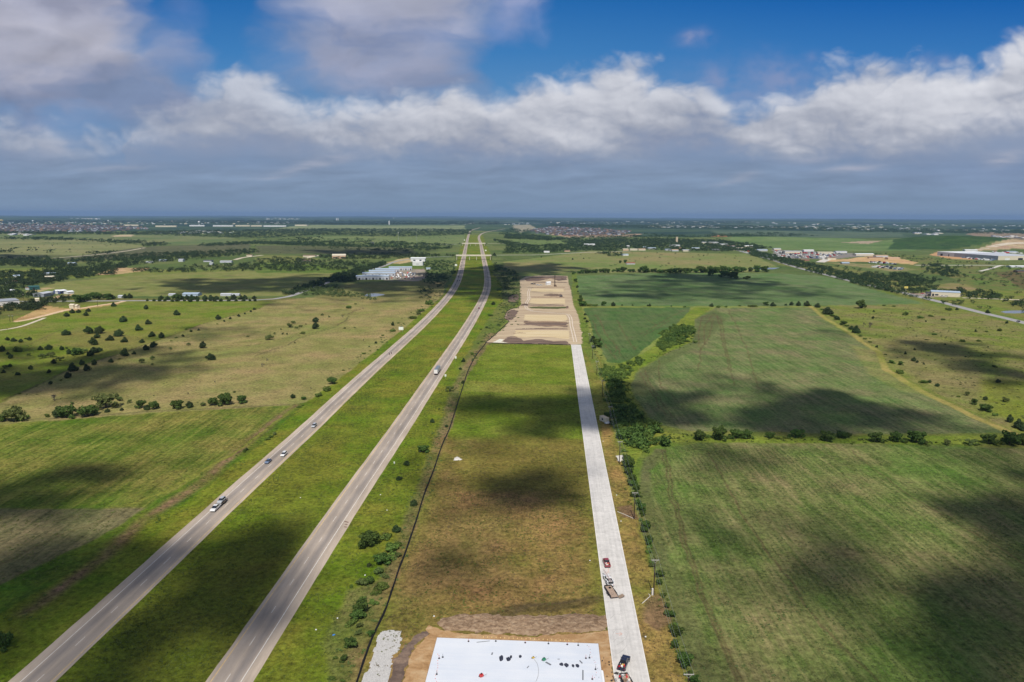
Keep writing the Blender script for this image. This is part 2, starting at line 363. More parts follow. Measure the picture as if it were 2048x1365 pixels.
# middle distance, left
zone([(-600, 545), (150, 535), (270, 540), (500, 540), (500, 548), (200, 556), (-600, 575)], (108, 126, 60), (130, 136, 74), 50, .9)
zone([(60, 582), (110, 566), (250, 553), (420, 544), (600, 541), (706, 546), (640, 566), (572, 592), (480, 594), (250, 592), (130, 592), (110, 584)], (140, 142, 88), (122, 130, 72), 60, .7, 4)
zone([(512, 525), (620, 528), (706, 540), (760, 530), (820, 528), (860, 540), (706, 546), (512, 546)], (108, 128, 62), (90, 112, 50), 30, 1)
zone([(-600, 600), (130, 596), (500, 598), (575, 594), (600, 600), (-600, 680)], (120, 118, 70), (104, 112, 56), 20, .9)
# pastures, left
zone([(-600, 980), (-600, 700), (0, 640), (130, 612), (250, 602), (545, 604), (520, 618), (400, 650), (250, 705), (130, 745), (0, 806)], (110, 130, 42), (130, 132, 66), 42, .9, 3)
zone([(60, 700), (150, 655), (270, 672), (340, 690), (260, 704), (150, 696), (90, 670)], (140, 128, 82), (128, 124, 68), 30, .8, 14, op=.7)
zone([(-600, 1000), (0, 806), (130, 745), (250, 705), (400, 650), (520, 618), (545, 604), (640, 592), (700, 570), (860, 562), (893, 562), (884, 590), (800, 664), (700, 744), (612, 806), (575, 812), (300, 828), (0, 850), (-600, 900)], (156, 145, 98), (138, 137, 82), 26, 1., 2)
zone([(700, 566), (860, 560), (880, 580), (800, 600), (700, 600), (620, 596)], (110, 116, 68), (130, 128, 80), 22, .9, 12, op=.8)
zone([(250, 720), (330, 712), (512, 690), (700, 635), (690, 650), (512, 705), (330, 740)], (120, 132, 66), (140, 140, 84), 12, .8, 6, op=.6)
# near field, left
zone([(-900, 1000), (-600, 900), (0, 850), (300, 828), (575, 812), (610, 808), (545, 862), (400, 955), (280, 1022), (180, 1030), (-60, 1020), (-900, 1060)], (90, 116, 38), (134, 130, 68), 22, 1.1, 2, rows=.8)
zone([(-900, 1040), (-60, 1016), (130, 1018), (290, 1016), (245, 1050), (150, 1105), (0, 1180), (-200, 1280), (-900, 1500)], (104, 106, 72), (134, 122, 94), 8, 1.0, 2.5, rows=.9)
zone([(-900, 1550), (-300, 1320), (0, 1170), (180, 1085), (300, 1010), (430, 935), (600, 808), (640, 806), (560, 890), (400, 1000), (200, 1120), (0, 1240), (-300, 1420), (-900, 1750)], (76, 110, 30), (106, 116, 44), 8, 1.2, 2)
# highway right of way
ROW = [(-900, 1800), (-60, 1262), (120, 1160), (260, 1070), (400, 985), (520, 890), (612, 806), (700, 744), (800, 664), (884, 592), (905, 560), (915, 520), (925, 488), (932, 470), (965, 470), (985, 520), (1000, 560), (1004, 600), (1000, 640), (965, 705), (925, 770), (895, 860), (860, 970), (830, 1060), (800, 1130), (760, 1235), (712, 1365), (640, 1600), (300, 1900)]
zone(ROW, (98, 124, 30), (128, 130, 50), 14, 1.1, 2, rows=.2)
zone([(480, 1085), (560, 1040), (640, 1000), (620, 1080), (520, 1200), (380, 1390), (150, 1390), (300, 1220)], (112, 104, 48), (88, 112, 30), 12, 1.1, 18, op=.65)
zone([(640, 870), (700, 860), (640, 960), (560, 1020), (540, 990)], (130, 112, 56), (104, 118, 34), 10, 1.1, 14, op=.55)
zone([(1000, 560), (1006, 600), (1010, 640), (1040, 600), (1045, 552), (1010, 536), (985, 545)], (92, 108, 60), (110, 112, 72), 10, 1.1, 4)
zone([(935, 745), (965, 700), (1000, 655), (1030, 615), (1006, 600), (975, 640), (945, 690), (915, 740)], (118, 124, 66), (100, 116, 52), 8, 1, 3)
# bare and dry strips along the right of way
zone([(590, 812), (510, 872), (400, 968), (350, 1000), (285, 1042), (200, 1122), (60, 1222)], (146, 116, 96), (112, 112, 56), 5, 1.3, 5, line=2.4)
zone([(598, 812), (470, 905), (330, 985), (250, 1012)], (132, 136, 62), (118, 126, 52), 8, 1, 1.2, line=.8)
zone([(985, 668), (945, 722), (912, 790), (888, 870), (850, 985), (812, 1090), (765, 1190), (742, 1270), (690, 1420)], (140, 122, 92), (100, 112, 56), 5, 1.3, 4, line=4.0)
zone([(700, 1180), (760, 1160), (740, 1260), (700, 1365), (660, 1365), (640, 1290)], (132, 122, 84), (96, 112, 50), 4, 1.3, 3, op=.8)
# the lot between silt fence and concrete road
LOT = [(975, 690), (1143, 690), (1160, 800), (1178, 950), (1200, 1150), (1222, 1300), (1240, 1500), (640, 1600), (712, 1365), (755, 1250), (800, 1140), (838, 1040), (862, 965), (900, 860), (925, 775)]
zone(LOT, (104, 124, 36), (128, 138, 56), 12, 1.1, 1)
zone([(880, 878), (1172, 885), (1196, 1120), (1212, 1250), (1240, 1500), (640, 1600), (712, 1365), (755, 1250), (800, 1140), (838, 1040), (862, 965)], (158, 130, 84), (118, 114, 56), 9, 1.2, 14)
zone([(925, 762), (1155, 770), (1158, 790), (920, 784)], (142, 140, 72), (120, 128, 50), 10, 1, 5, op=.8)
zone([(1000, 870), (1170, 880), (1178, 950), (1180, 985), (930, 980), (900, 930)], (116, 118, 48), (134, 124, 64), 9, 1, 8, op=.8)
zone([(840, 1050), (900, 1040), (1010, 1040), (1000, 1100), (1060, 1160), (880, 1180), (800, 1220), (780, 1200)], (164, 134, 92), (134, 118, 70), 7, 1.1, 8, op=.65)
zone([(1000, 1215), (1080, 1205), (1130, 1200), (1205, 1190), (1208, 1205), (1130, 1218), (1000, 1240), (920, 1250), (940, 1235)], (84, 72, 56), (112, 102, 58), 4, 1.2, 2, op=.75)
# verge and utility strip
zone([(1163, 690), (1192, 700), (1222, 800), (1240, 880), (1258, 960), (1285, 1060), (1330, 1195), (1366, 1320), (1410, 1500), (1310, 1500), (1290, 1330), (1240, 1130), (1212, 950), (1190, 830)], (112, 124, 48), (134, 132, 66), 7, 1.1, 1.5)
zone([(1200, 840), (1222, 850), (1240, 905), (1262, 985), (1290, 1090), (1335, 1230), (1372, 1365), (1400, 1500), (1310, 1500), (1290, 1330), (1240, 1130), (1218, 970)], (166, 136, 86), (126, 122, 60), 5, 1.2, 3)
zone([(1262, 1010), (1280, 1040), (1250, 1035), (1232, 1015)], (112, 90, 74), (130, 108, 80), 3, 1, 2)
zone([(1290, 1200), (1320, 1190), (1345, 1240), (1318, 1260), (1290, 1240)], (150, 118, 100), (130, 108, 80), 3, 1, 2, op=.8)
# crop fields, right
CA, CB = (96, 124, 74), (112, 130, 88)
zone([(1010, 524), (1180, 503), (1500, 508), (1560, 536), (1500, 544), (1160, 546), (1040, 552), (1005, 540)], (146, 140, 96), (116, 136, 74), 110, .8, 5)
zone([(1140, 540), (1152, 546), (1185, 690), (1200, 740), (1195, 760), (1163, 690), (1150, 610)], (104, 126, 50), (124, 132, 66), 10, 1, 2)
zone([(1152, 552), (1300, 547), (1560, 547), (1640, 552), (1700, 566), (1850, 608), (1800, 613), (1540, 613), (1180, 612), (1160, 590)], CA, CB, 60, .7, 2, rows=.3)
zone([(1168, 614), (1384, 614), (1640, 612), (1640, 618), (1400, 622), (1380, 640), (1345, 668), (1262, 724), (1210, 728), (1190, 700)], (140, 148, 82), (124, 138, 66), 10, .8, 2)
zone([(1172, 616), (1378, 615), (1374, 640), (1338, 664), (1300, 690), (1258, 720), (1236, 727), (1212, 724), (1188, 665)], (78, 112, 58), (98, 112, 72), 18, 1, 1, rows=.6)
zone([(1385, 616), (1420, 616), (1388, 640), (1386, 684), (1330, 706), (1275, 738), (1258, 768), (1262, 800), (1300, 855), (1380, 872), (2060, 872), (2600, 900), (2600, 896), (1400, 884), (1340, 884), (1290, 900), (1275, 930), (1255, 900), (1225, 830), (1200, 740), (1238, 728), (1300, 700)], (134, 144, 62), (110, 132, 46), 9, 1.1, 1.5)
FC = [(1388, 640), (1430, 616), (1622, 615), (1652, 642), (1752, 702), (1772, 744), (1900, 806), (2030, 866), (1900, 868), (1700, 868), (1500, 863), (1380, 862), (1310, 848), (1272, 802), (1256, 772), (1275, 742), (1335, 706), (1386, 684), (1386, 660)]
zone(FC, (100, 126, 70), (126, 126, 90), 24, 1., 1.5, rows=.8)
zone([(1390, 640), (1430, 618), (1450, 640), (1400, 690), (1300, 745), (1290, 790), (1262, 790), (1258, 770), (1275, 742), (1335, 706), (1386, 684)], (92, 94, 66), (102, 116, 68), 10, 1, 6, op=.75)
zone([(1700, 690), (1752, 702), (1772, 744), (1850, 790), (1800, 780), (1740, 750)], (126, 136, 76), (146, 142, 88), 10, 1, 6, op=.7)
FD = [(1290, 925), (1318, 897), (1400, 886), (1700, 887), (2048, 897), (2600, 910), (2600, 1700), (1470, 1700), (1395, 1400), (1330, 1195), (1296, 1080), (1277, 980)]
zone(FD, (98, 124, 58), (130, 126, 86), 20, 1.1, 1.5, rows=.85)
zone([(1290, 925), (1318, 897), (1340, 900), (1305, 940), (1310, 1010), (1345, 1120), (1400, 1260), (1450, 1420), (1400, 1420), (1330, 1195), (1296, 1080), (1277, 980)], (112, 106, 80), (104, 116, 64), 8, 1, 3, op=.75)
# scrub pasture, right
zone([(1640, 612), (1850, 608), (1935, 622), (2048, 655), (2600, 780), (2600, 960), (2048, 872), (1900, 800), (1780, 742), (1757, 704), (1660, 640)], (118, 132, 58), (134, 130, 84), 24, 1.2, 2)
zone([(1760, 690), (1830, 660), (1900, 690), (1960, 740), (1990, 800), (1900, 790), (1800, 740)], (146, 132, 98), (122, 126, 70), 14, 1.1, 14, op=.7)
zone([(1960, 760), (2600, 780), (2600, 960), (2048, 862), (1960, 800)], (128, 142, 42), (116, 128, 50), 10, 1, 10, op=.8)
zone([(1620, 612), (1655, 640), (1702, 667), (1755, 704), (1773, 740), (1850, 786), (1950, 834), (2060, 884), (2200, 950)], (172, 160, 98), (142, 144, 72), 6, .7, 1.6, line=2.6)
# right, beyond the highway to the east
zone([(1540, 520), (1600, 522), (1760, 548), (1850, 575), (1830, 600), (1700, 556), (1560, 530)], (112, 124, 66), (132, 130, 80), 30, .9)
zone([(1830, 585), (2600, 560), (2600, 760), (2048, 640), (1935, 610), (1850, 600)], (114, 130, 56), (130, 130, 74), 26, 1)
zone([(1850, 572), (1900, 567), (2010, 570), (2000, 580), (1890, 582)], (150, 136, 100), (126, 130, 72), 30, .9)
zone([(1760, 505), (1900, 520), (2048, 530), (2600, 540), (2600, 590), (1960, 580), (1900, 555), (1820, 540)], (98, 122, 58), (120, 118, 74), 40, 1)
zone([(1990, 545), (2060, 540), (2600, 560), (2600, 590), (2048, 580)], (110, 94, 68), (100, 104, 62), 40, 1)
# bare pads and yards
for p_, a_, b_ in [([(225, 539), (232, 536), (300, 537), (298, 541), (262, 546), (240, 549), (190, 551)], (208, 176, 140), (176, 150, 112)),
                   ([(224, 472), (240, 470), (270, 470), (262, 474), (230, 474)], (206, 190, 160), (190, 170, 140)),
                   ([(85, 612), (140, 618), (205, 610), (245, 604), (240, 608), (160, 620), (135, 622), (30, 645), (28, 642)], (206, 172, 128), (176, 148, 100)),
                   ([(-40, 614), (40, 607), (60, 602), (68, 603), (40, 612), (-40, 622)], (206, 184, 146), (180, 160, 120)),
                   ([(52, 586), (60, 582), (90, 576), (112, 576), (80, 584)], (200, 176, 138), (176, 160, 118)),
                   ([(80, 597), (110, 593), (150, 588), (142, 592), (100, 600)], (206, 176, 146), (180, 156, 120)),
                   ([(770, 526), (800, 518), (820, 516), (820, 524), (800, 528)], (206, 184, 146), (170, 156, 110)),
                   ([(770, 540), (850, 538), (855, 556), (838, 562), (765, 562), (775, 552)], (170, 160, 150), (140, 130, 120)),
                   ([(1640, 520), (1700, 518), (1740, 512), (1770, 512), (1838, 526), (1830, 530), (1760, 524), (1640, 524)], (214, 180, 138), (190, 160, 118)),
                   ([(1860, 510), (1876, 503), (1950, 520), (1900, 518)], (210, 170, 130), (190, 150, 110)),
                   ([(1540, 500), (1700, 506), (1740, 512), (1650, 520), (1560, 516)], (150, 146, 142), (130, 128, 124)),
                   ([(1640, 525), (1720, 528), (1800, 534), (1830, 540), (1780, 543), (1700, 532)], (160, 146, 112), (120, 130, 76)),
                   ([(1930, 503), (2048, 494), (2600, 490), (2600, 500), (2048, 502)], (196, 176, 148), (170, 150, 122)),
                   ([(1815, 587), (1870, 586), (1925, 590), (1920, 594), (1840, 596)], (170, 156, 146), (150, 140, 130)),
                   ([(1930, 470), (1960, 464), (2048, 468), (2600, 470), (2600, 478), (1980, 478)], (158, 142, 122), (130, 116, 100)),
                   ([(1100, 470), (1110, 467), (1180, 470), (1290, 468), (1260, 474), (1140, 476)], (180, 156, 136), (150, 130, 110)),
                   ([(1420, 476), (1425, 472), (1450, 470), (1462, 474), (1440, 477)], (208, 150, 112), (190, 130, 96)),
                   ([(1680, 486), (1740, 484), (1770, 486), (1740, 490)], (190, 170, 150), (160, 150, 130)),
                   ([(1024, 452), (1060, 450), (1070, 458), (1040, 466), (1030, 462)], (176, 168, 150), (140, 140, 120))]:
    zone(p_, a_, b_, 12, .8, 1.5)
# tyre tracks and wheel lines in the fields (bare soil showing)
TRK = [[(1400, 700), (1395, 660), (1402, 635), (1425, 628), (1440, 640)], [(1410, 690), (1405, 655), (1422, 632)], [(1440, 640), (1452, 700), (1470, 770)], [(1432, 630), (1446, 690), (1458, 740)],
       [(1398, 740), (1400, 700), (1415, 680), (1424, 640)], [(1456, 622), (1490, 690), (1520, 780)], [(1280, 745), (1290, 770), (1330, 830)], [(1288, 740), (1300, 775), (1345, 835)], [(1315, 720), (1318, 770), (1350, 800)],
       [(1186, 640), (1210, 690), (1232, 720)], [(1194, 630), (1222, 680), (1240, 700)], [(1234, 640), (1270, 700)], [(1285, 668), (1330, 640), (1365, 622)], [(1290, 672), (1340, 640)], [(1228, 705), (1236, 694), (1240, 712)],
       [(1262, 690), (1275, 694), (1265, 700)], [(1296, 640), (1315, 652)], [(1330, 900), (1345, 1000), (1400, 1180), (1480, 1365)], [(1336, 900), (1352, 1000), (1408, 1180), (1490, 1365)],
       [(1420, 905), (1500, 1050), (1640, 1250), (1760, 1365)], [(1700, 900), (1800, 980), (2048, 1130)], [(0, 1130), (120, 1070), (240, 1030)], [(1000, 1240), (1060, 1215), (1150, 1200)], [(960, 1250), (1060, 1212), (1180, 1196)],
       [(300, 712), (512, 690), (640, 662), (700, 640)], [(0, 704), (60, 690), (120, 660)]]
zone([(512, 712), (545, 700), (575, 690), (600, 676), (640, 664), (668, 655), (690, 642), (700, 632)], (84, 80, 58), (104, 100, 62), 4, 1.2, 1.2, op=.75, line=.8)
zone([(700, 628), (712, 622), (730, 617), (742, 618)], (92, 76, 58), (110, 96, 66), 4, 1.2, 1.5, op=.8, line=1.2)
for t_ in TRK: zone(t_, (96, 84, 62), (108, 96, 66), 3, 1, .9, op=.7, line=.45)
zone([(0, 803), (130, 745), (250, 705), (400, 650), (520, 618)], (98, 86, 64), (108, 104, 60), 5, 1, 1.2, op=.8, line=1.0)
zone([(-300, 868), (0, 845), (300, 824), (575, 810)], (120, 108, 82), (108, 104, 70), 5, 1, 1.4, op=.8, line=1.3)

def build_ground():
    v_rows = np.concatenate([np.arange(434.2, 470, .5), np.arange(470, 560, .8), np.arange(560, 1470, 1.55)])
    # distance of each row ring
    r_in = CAM_H/np.tan(np.arctan((v_rows-682.5)/FPX)+PITCH)
    r_in = r_in[(r_in > 0) & (r_in < 37500)]
    r = np.concatenate([[38500.], r_in, np.linspace(r_in[-1], 8, 12)[1:]])
    az = np.radians(np.concatenate([np.linspace(-180, -46, 28)[:-1], np.linspace(-46, -39, 40)[:-1], np.linspace(-39, 39, 1330), np.linspace(39, 46, 40)[1:], np.linspace(46, 180, 28)[1:]]))
    A, R = np.meshgrid(az, r)
    x = (np.sin(A)*R).ravel(); y = (np.cos(A)*R).ravel(); R = R.ravel()
    z = hill(x, y)
    n = len(x)
    # wobble the borders a little, more when they are far
    wob = np.clip(R*.004, .8, 60)
    xw = x+fbm(x/14., y/14., 3, 71)*1.6+fbm(x/150., y/150., 3, 74)*wob*1.2; yw = y+fbm(x/14.+5, y/14., 3, 72)*1.6+fbm(x/150.+9, y/150., 3, 75)*wob*1.2
    a = np.tile(lin((60, 84, 62)), (n, 1)); b = np.tile(lin((84, 104, 76)), (n, 1)); par = np.tile([300., .8, 0.], (n, 1))
    # far woods and clearings
    fw = sstep(-.15, .35, fbm(x/1500., y/1500., 5, 81))[:, None]
    a = a*(1-fw)+lin((38, 62, 56))*fw; b = b*(1-fw)+lin((56, 80, 66))*fw
    for poly, ca, cb, patch, con, soft, rows, op, line in ZONES:
        P = np.array([tuple(G(*p))[:2] for p in poly])
        L = P.min(0); Hh = P.max(0); pad = (line+soft)*3+40
        k = np.where((xw > L[0]-pad) & (xw < Hh[0]+pad) & (yw > L[1]-pad) & (yw < Hh[1]+pad))[0]
        if not len(k): continue
        rk = R[k]
        s = np.maximum(soft, rk*.0016)
        if line:
            d = np.maximum(line, rk*.0009)-ldist(xw[k], yw[k], [tuple(p) for p in P])
        else:
            d = sdist(xw[k], yw[k], P)
        m = (sstep(-.5, .5, d/s)*op)[:, None]
        a[k] = a[k]*(1-m)+lin(ca)*m; b[k] = b[k]*(1-m)+lin(cb)*m
        par[k] = par[k]*(1-m)+np.array([patch, con, rows])*m
    nx = len(az); i = np.arange(len(r)-1)[:, None]*nx+np.arange(nx-1)[None]
    f = np.stack([i, i+1, i+nx+1, i+nx], -1).reshape(-1, 4)[:, ::-1]
    me = npmesh('ground', np.stack([x, y, z], -1), f, ground_mat())
    for nm, arr in (('col_a', a*K_ALB), ('col_b', b*K_ALB), ('par', par/np.array([300., 2., 1.]))):
        ca = me.color_attributes.new(nm, 'FLOAT_COLOR', 'POINT')
        ca.data.foreach_set('color', np.concatenate([arr, np.ones((n, 1))], 1).astype(np.float32).ravel())
    me.polygons.foreach_set('use_smooth', np.ones(len(f), bool))
    return link('ground', me, 'structure')
def ground_mat():
    m = bpy.data.materials.new('ground'); m.use_nodes = True; n = m.node_tree.nodes; l = m.node_tree.links
    bs = n['Principled BSDF']; bs.inputs['Roughness'].default_value = .95; bs.inputs['Specular IOR Level'].default_value = .08
    geo = n.new('ShaderNodeNewGeometry'); pos = geo.outputs['Position']
    def attr(nm):
        t = n.new('ShaderNodeAttribute'); t.attribute_name = nm; return t
    def noise(scale_in, det, rough, vec=pos, w=0):
        t = n.new('ShaderNodeTexNoise'); t.inputs['Detail'].default_value = det; t.inputs['Roughness'].default_value = rough; l.new(vec, t.inputs['Vector'])
        if isinstance(scale_in, float): t.inputs['Scale'].default_value = scale_in
        else: l.new(scale_in, t.inputs['Scale'])
        return t.outputs['Fac']
    def math_(op, a, b=None, c=None, clamp=False):
        t = n.new('ShaderNodeMath'); t.operation = op; t.use_clamp = clamp
        for q, vv in zip(t.inputs, (a, b, c)):
            if vv is None: continue
            if isinstance(vv, (int, float)): q.default_value = vv
            else: l.new(vv, q)
        return t.outputs[0]
    pa = attr('par'); sp = n.new('ShaderNodeSeparateColor'); l.new(pa.outputs['Color'], sp.inputs[0])
    # three fixed patch sizes blended by contrast; each fractal down to blades
    n_big = noise(.0035, 9., .62); n_mid = noise(.022, 11., .66); n_sm = noise(.16, 9., .68)
    sc = sp.outputs[0]     # patch/300
    wbig = math_('MULTIPLY', math_('SUBTRACT', sc, .16), 4., clamp=True)
    wsm = math_('SUBTRACT', 1., math_('MULTIPLY', sc, 14.), clamp=True)
    mp = n.new('ShaderNodeMapping'); mp.inputs['Scale'].default_value = (1, .055, 1); mp.inputs['Rotation'].default_value = (0, 0, .03); l.new(pos, mp.inputs['Vector'])
    n_row = noise(.30, 7., .72, mp.outputs[0])
    f = math_('ADD', math_('MULTIPLY', n_mid, math_('SUBTRACT', 1., wbig)), math_('MULTIPLY', n_big, wbig))
    f = math_('ADD', math_('MULTIPLY', f, math_('SUBTRACT', 1., math_('MULTIPLY', wsm, .45))), math_('MULTIPLY', n_sm, math_('MULTIPLY', wsm, .45)))
    f = math_('ADD', math_('MULTIPLY', f, math_('SUBTRACT', 1., math_('MULTIPLY', sp.outputs[2], .45))), math_('MULTIPLY', n_row, math_('MULTIPLY', sp.outputs[2], .45)))
    fac = math_('MULTIPLY_ADD', math_('SUBTRACT', f, .5), 5.5, .5, clamp=True)
    mx = n.new('ShaderNodeMix'); mx.data_type = 'RGBA'; l.new(fac, mx.inputs[0]); l.new(attr('col_a').outputs['Color'], mx.inputs[6]); l.new(attr('col_b').outputs['Color'], mx.inputs[7])
    # tufts: lightness variation of the plants themselves
    t1 = noise(.55, 6., .8); t2 = noise(.06, 9., .74)
    vv = math_('ADD', math_('MULTIPLY', math_('SUBTRACT', t1, .5), 4.4), math_('MULTIPLY', math_('SUBTRACT', t2, .5), 2.2))
    vv = math_('ADD', vv, math_('MULTIPLY', math_('SUBTRACT', n_row, .5), math_('MULTIPLY', sp.outputs[2], 2.6)))
    t3 = noise(.23, 4., .7)        # darker tussocks
    tus = math_('MULTIPLY', math_('SUBTRACT', t3, .56, clamp=True), -3.4)
    vv = math_('ADD', vv, tus)
    vv = math_('ADD', 1., math_('MULTIPLY', vv, math_('MULTIPLY', sp.outputs[1], 1.35)))
    vv = math_('MAXIMUM', vv, .35)
    # drier and lusher patches: the hue itself drifts
    h1 = noise(.035, 8., .68); h2 = noise(.012, 6., .6); hh = math_('ADD', math_('MULTIPLY', h1, .55), math_('MULTIPLY', h2, .45))
    hf = math_('MULTIPLY_ADD', math_('SUBTRACT', hh, .5), 4.2, .5, clamp=True)
    tint = n.new('ShaderNodeMix'); tint.data_type = 'RGBA'; tint.inputs[6].default_value = (.89, 1.0, .76, 1); tint.inputs[7].default_value = (1.17, 1.0, 1.06, 1); l.new(hf, tint.inputs[0])
    tm = n.new('ShaderNodeVectorMath'); tm.operation = 'MULTIPLY'; l.new(mx.outputs[2], tm.inputs[0]); l.new(tint.outputs[2], tm.inputs[1])
    sc_ = n.new('ShaderNodeVectorMath'); sc_.operation = 'SCALE'; l.new(tm.outputs[0], sc_.inputs[0]); l.new(vv, sc_.inputs['Scale'])
    l.new(sc_.outputs[0], bs.inputs['Base Color'])
    bh = math_('ADD', t1, math_('MULTIPLY', n_sm, 2.))
    bp = n.new('ShaderNodeBump'); bp.inputs['Strength'].default_value = .7; bp.inputs['Distance'].default_value = .9; l.new(bh, bp.inputs['Height']); l.new(bp.outputs[0], bs.inputs['Normal'])
    return m
build_ground()
# ---------------- roads ----------------
def interp_edge(edge, v):
    e = sorted(edge, key=lambda p: p[1]); return float(np.interp(v, [p[1] for p in e], [p[0] for p in e]))
def catmull(pts, step):
    P = [Vector(p[:2]) for p in pts]; P = [P[0]*2-P[1]]+P+[P[-1]*2-P[-2]]; out = []
    for i in range(1, len(P)-2):
        n = max(2, int((P[i+1]-P[i]).length/step))
        for k in range(n):
            t = k/n; a, b, c, d = P[i-1], P[i], P[i+1], P[i+2]
            out.append(.5*((2*b)+(c-a)*t+(2*a-5*b+4*c-d)*t*t+(3*b-a-3*c+d)*t**3))
    out.append(P[-2]); return out
def lift(p): return .012+.00002*p.length+.6*float(sstep(2600, 6000, np.array(p.length)))
def ribbon(mb, line, o0, o1, h=0., s0=None, s1=None):
    """strip between offsets o0..o1 (metres to the right of the line)"""
    n = len(line); vs = []
    for i, p in enumerate(line):
        t = (line[min(i+1, n-1)]-line[max(i-1, 0)]).normalized(); nr = Vector((t.y, -t.x))
        for o in (o0, o1):
            q = p+nr*o; vs.append((q.x, q.y, zg(q.x, q.y)+lift(p)*(1+h)))
    mb.add(vs, [(2*i, 2*i+1, 2*i+3, 2*i+2) for i in range(n-1)])
def asphalt():
    """chip-sealed asphalt, darker where tyres run; UV.x = metres across"""
    m = bpy.data.materials.new('highway_asphalt'); m.use_nodes = True; n = m.node_tree.nodes; l = m.node_tree.links; b = n['Principled BSDF']; b.inputs['Roughness'].default_value = .9; b.inputs['Specular IOR Level'].default_value = .15
    at = n.new('ShaderNodeAttribute'); at.attribute_name = 'lane'; g = n.new('ShaderNodeNewGeometry')
    mp = n.new('ShaderNodeMapping'); mp.inputs['Scale'].default_value = (1, .12, 1); l.new(g.outputs['Position'], mp.inputs['Vector'])
    t = n.new('ShaderNodeTexNoise'); t.inputs['Scale'].default_value = .35; t.inputs['Detail'].default_value = 8; t.inputs['Roughness'].default_value = .7; l.new(mp.outputs[0], t.inputs['Vector'])
    t2 = n.new('ShaderNodeTexNoise'); t2.inputs['Scale'].default_value = .03; t2.inputs['Detail'].default_value = 5; l.new(g.outputs['Position'], t2.inputs['Vector'])
    r = n.new('ShaderNodeValToRGB'); e = r.color_ramp.elements
    l.new(at.outputs['Fac'], r.inputs[0]); e[0].position = 0; e[0].color = (.47, .385, .305, 1); e[1].position = 1; e[1].color = (.245, .215, .195, 1)
    mr = n.new('ShaderNodeMapRange'); mr.inputs[1].default_value = .3; mr.inputs[2].default_value = .7; mr.inputs[3].default_value = .78; mr.inputs[4].default_value = 1.18; l.new(t.outputs['Fac'], mr.inputs[0])
    mr2 = n.new('ShaderNodeMapRange'); mr2.inputs[1].default_value = .3; mr2.inputs[2].default_value = .7; mr2.inputs[3].default_value = .82; mr2.inputs[4].default_value = 1.12; l.new(t2.outputs['Fac'], mr2.inputs[0])
    mm = n.new('ShaderNodeMath'); mm.operation = 'MULTIPLY'; l.new(mr.outputs[0], mm.inputs[0]); l.new(mr2.outputs[0], mm.inputs[1])
    sc = n.new('ShaderNodeVectorMath'); sc.operation = 'SCALE'; l.new(r.outputs[0], sc.inputs[0]); l.new(mm.outputs[0], sc.inputs['Scale']); l.new(sc.outputs[0], b.inputs['Base Color'])
    return m
M_asph = asphalt()
M_white = mat('road_paint_white', (.78, .76, .72), .7, var=.15, vs=.8, coord='World')
M_yell = mat('road_paint_yellow', (.62, .42, .18), .7, var=.2, vs=.8, coord='World')
WID = 11.8
def centre(L, R, vs):
    out = []
    for v in vs:
        a = G(interp_edge(L, v), v); b = G(interp_edge(R, v), v); out.append((a+b)/2)
    return out
vs_ = [1365, 1200, 1080, 980, 900, 860, 800, 750, 700, 660, 630, 600, 580, 560, 540, 525, 505, 490, 474]
L_l = [(19, 1365), (279, 1137), (415, 1016), (512, 929), (596, 860), (687, 772.5), (787, 687.5), (837, 645), (864.5, 620), (884.5, 600), (894.5, 590), (912, 560), (922, 525), (927, 500), (934.5, 472.5)]
L_r = [(107.5, 1365), (226, 1257.5), (377, 1103), (512, 974.5), (634.5, 860), (737, 760), (812, 692.5), (862, 647.5), (882, 620), (899.5, 600), (909.5, 590), (924.5, 560), (929.5, 525), (933, 502), (939, 472.5)]
R_l = [(411, 1365), (512, 1225), (625, 1065), (777, 860), (867, 737.5), (917, 663), (947, 620), (957, 600), (969.5, 580), (971, 550), (964.5, 527.5), (962, 512.5), (958, 490), (955, 474)]
R_r = [(505.6, 1365), (512, 1346), (587.5, 1227), (663, 1106.6), (738.4, 982), (819.5, 860), (884.5, 750), (924.5, 692.5), (952, 647.5), (969, 614), (974.5, 600), (982, 582.5), (982, 560), (977, 537.5), (972, 520), (967, 495), (961, 474)]
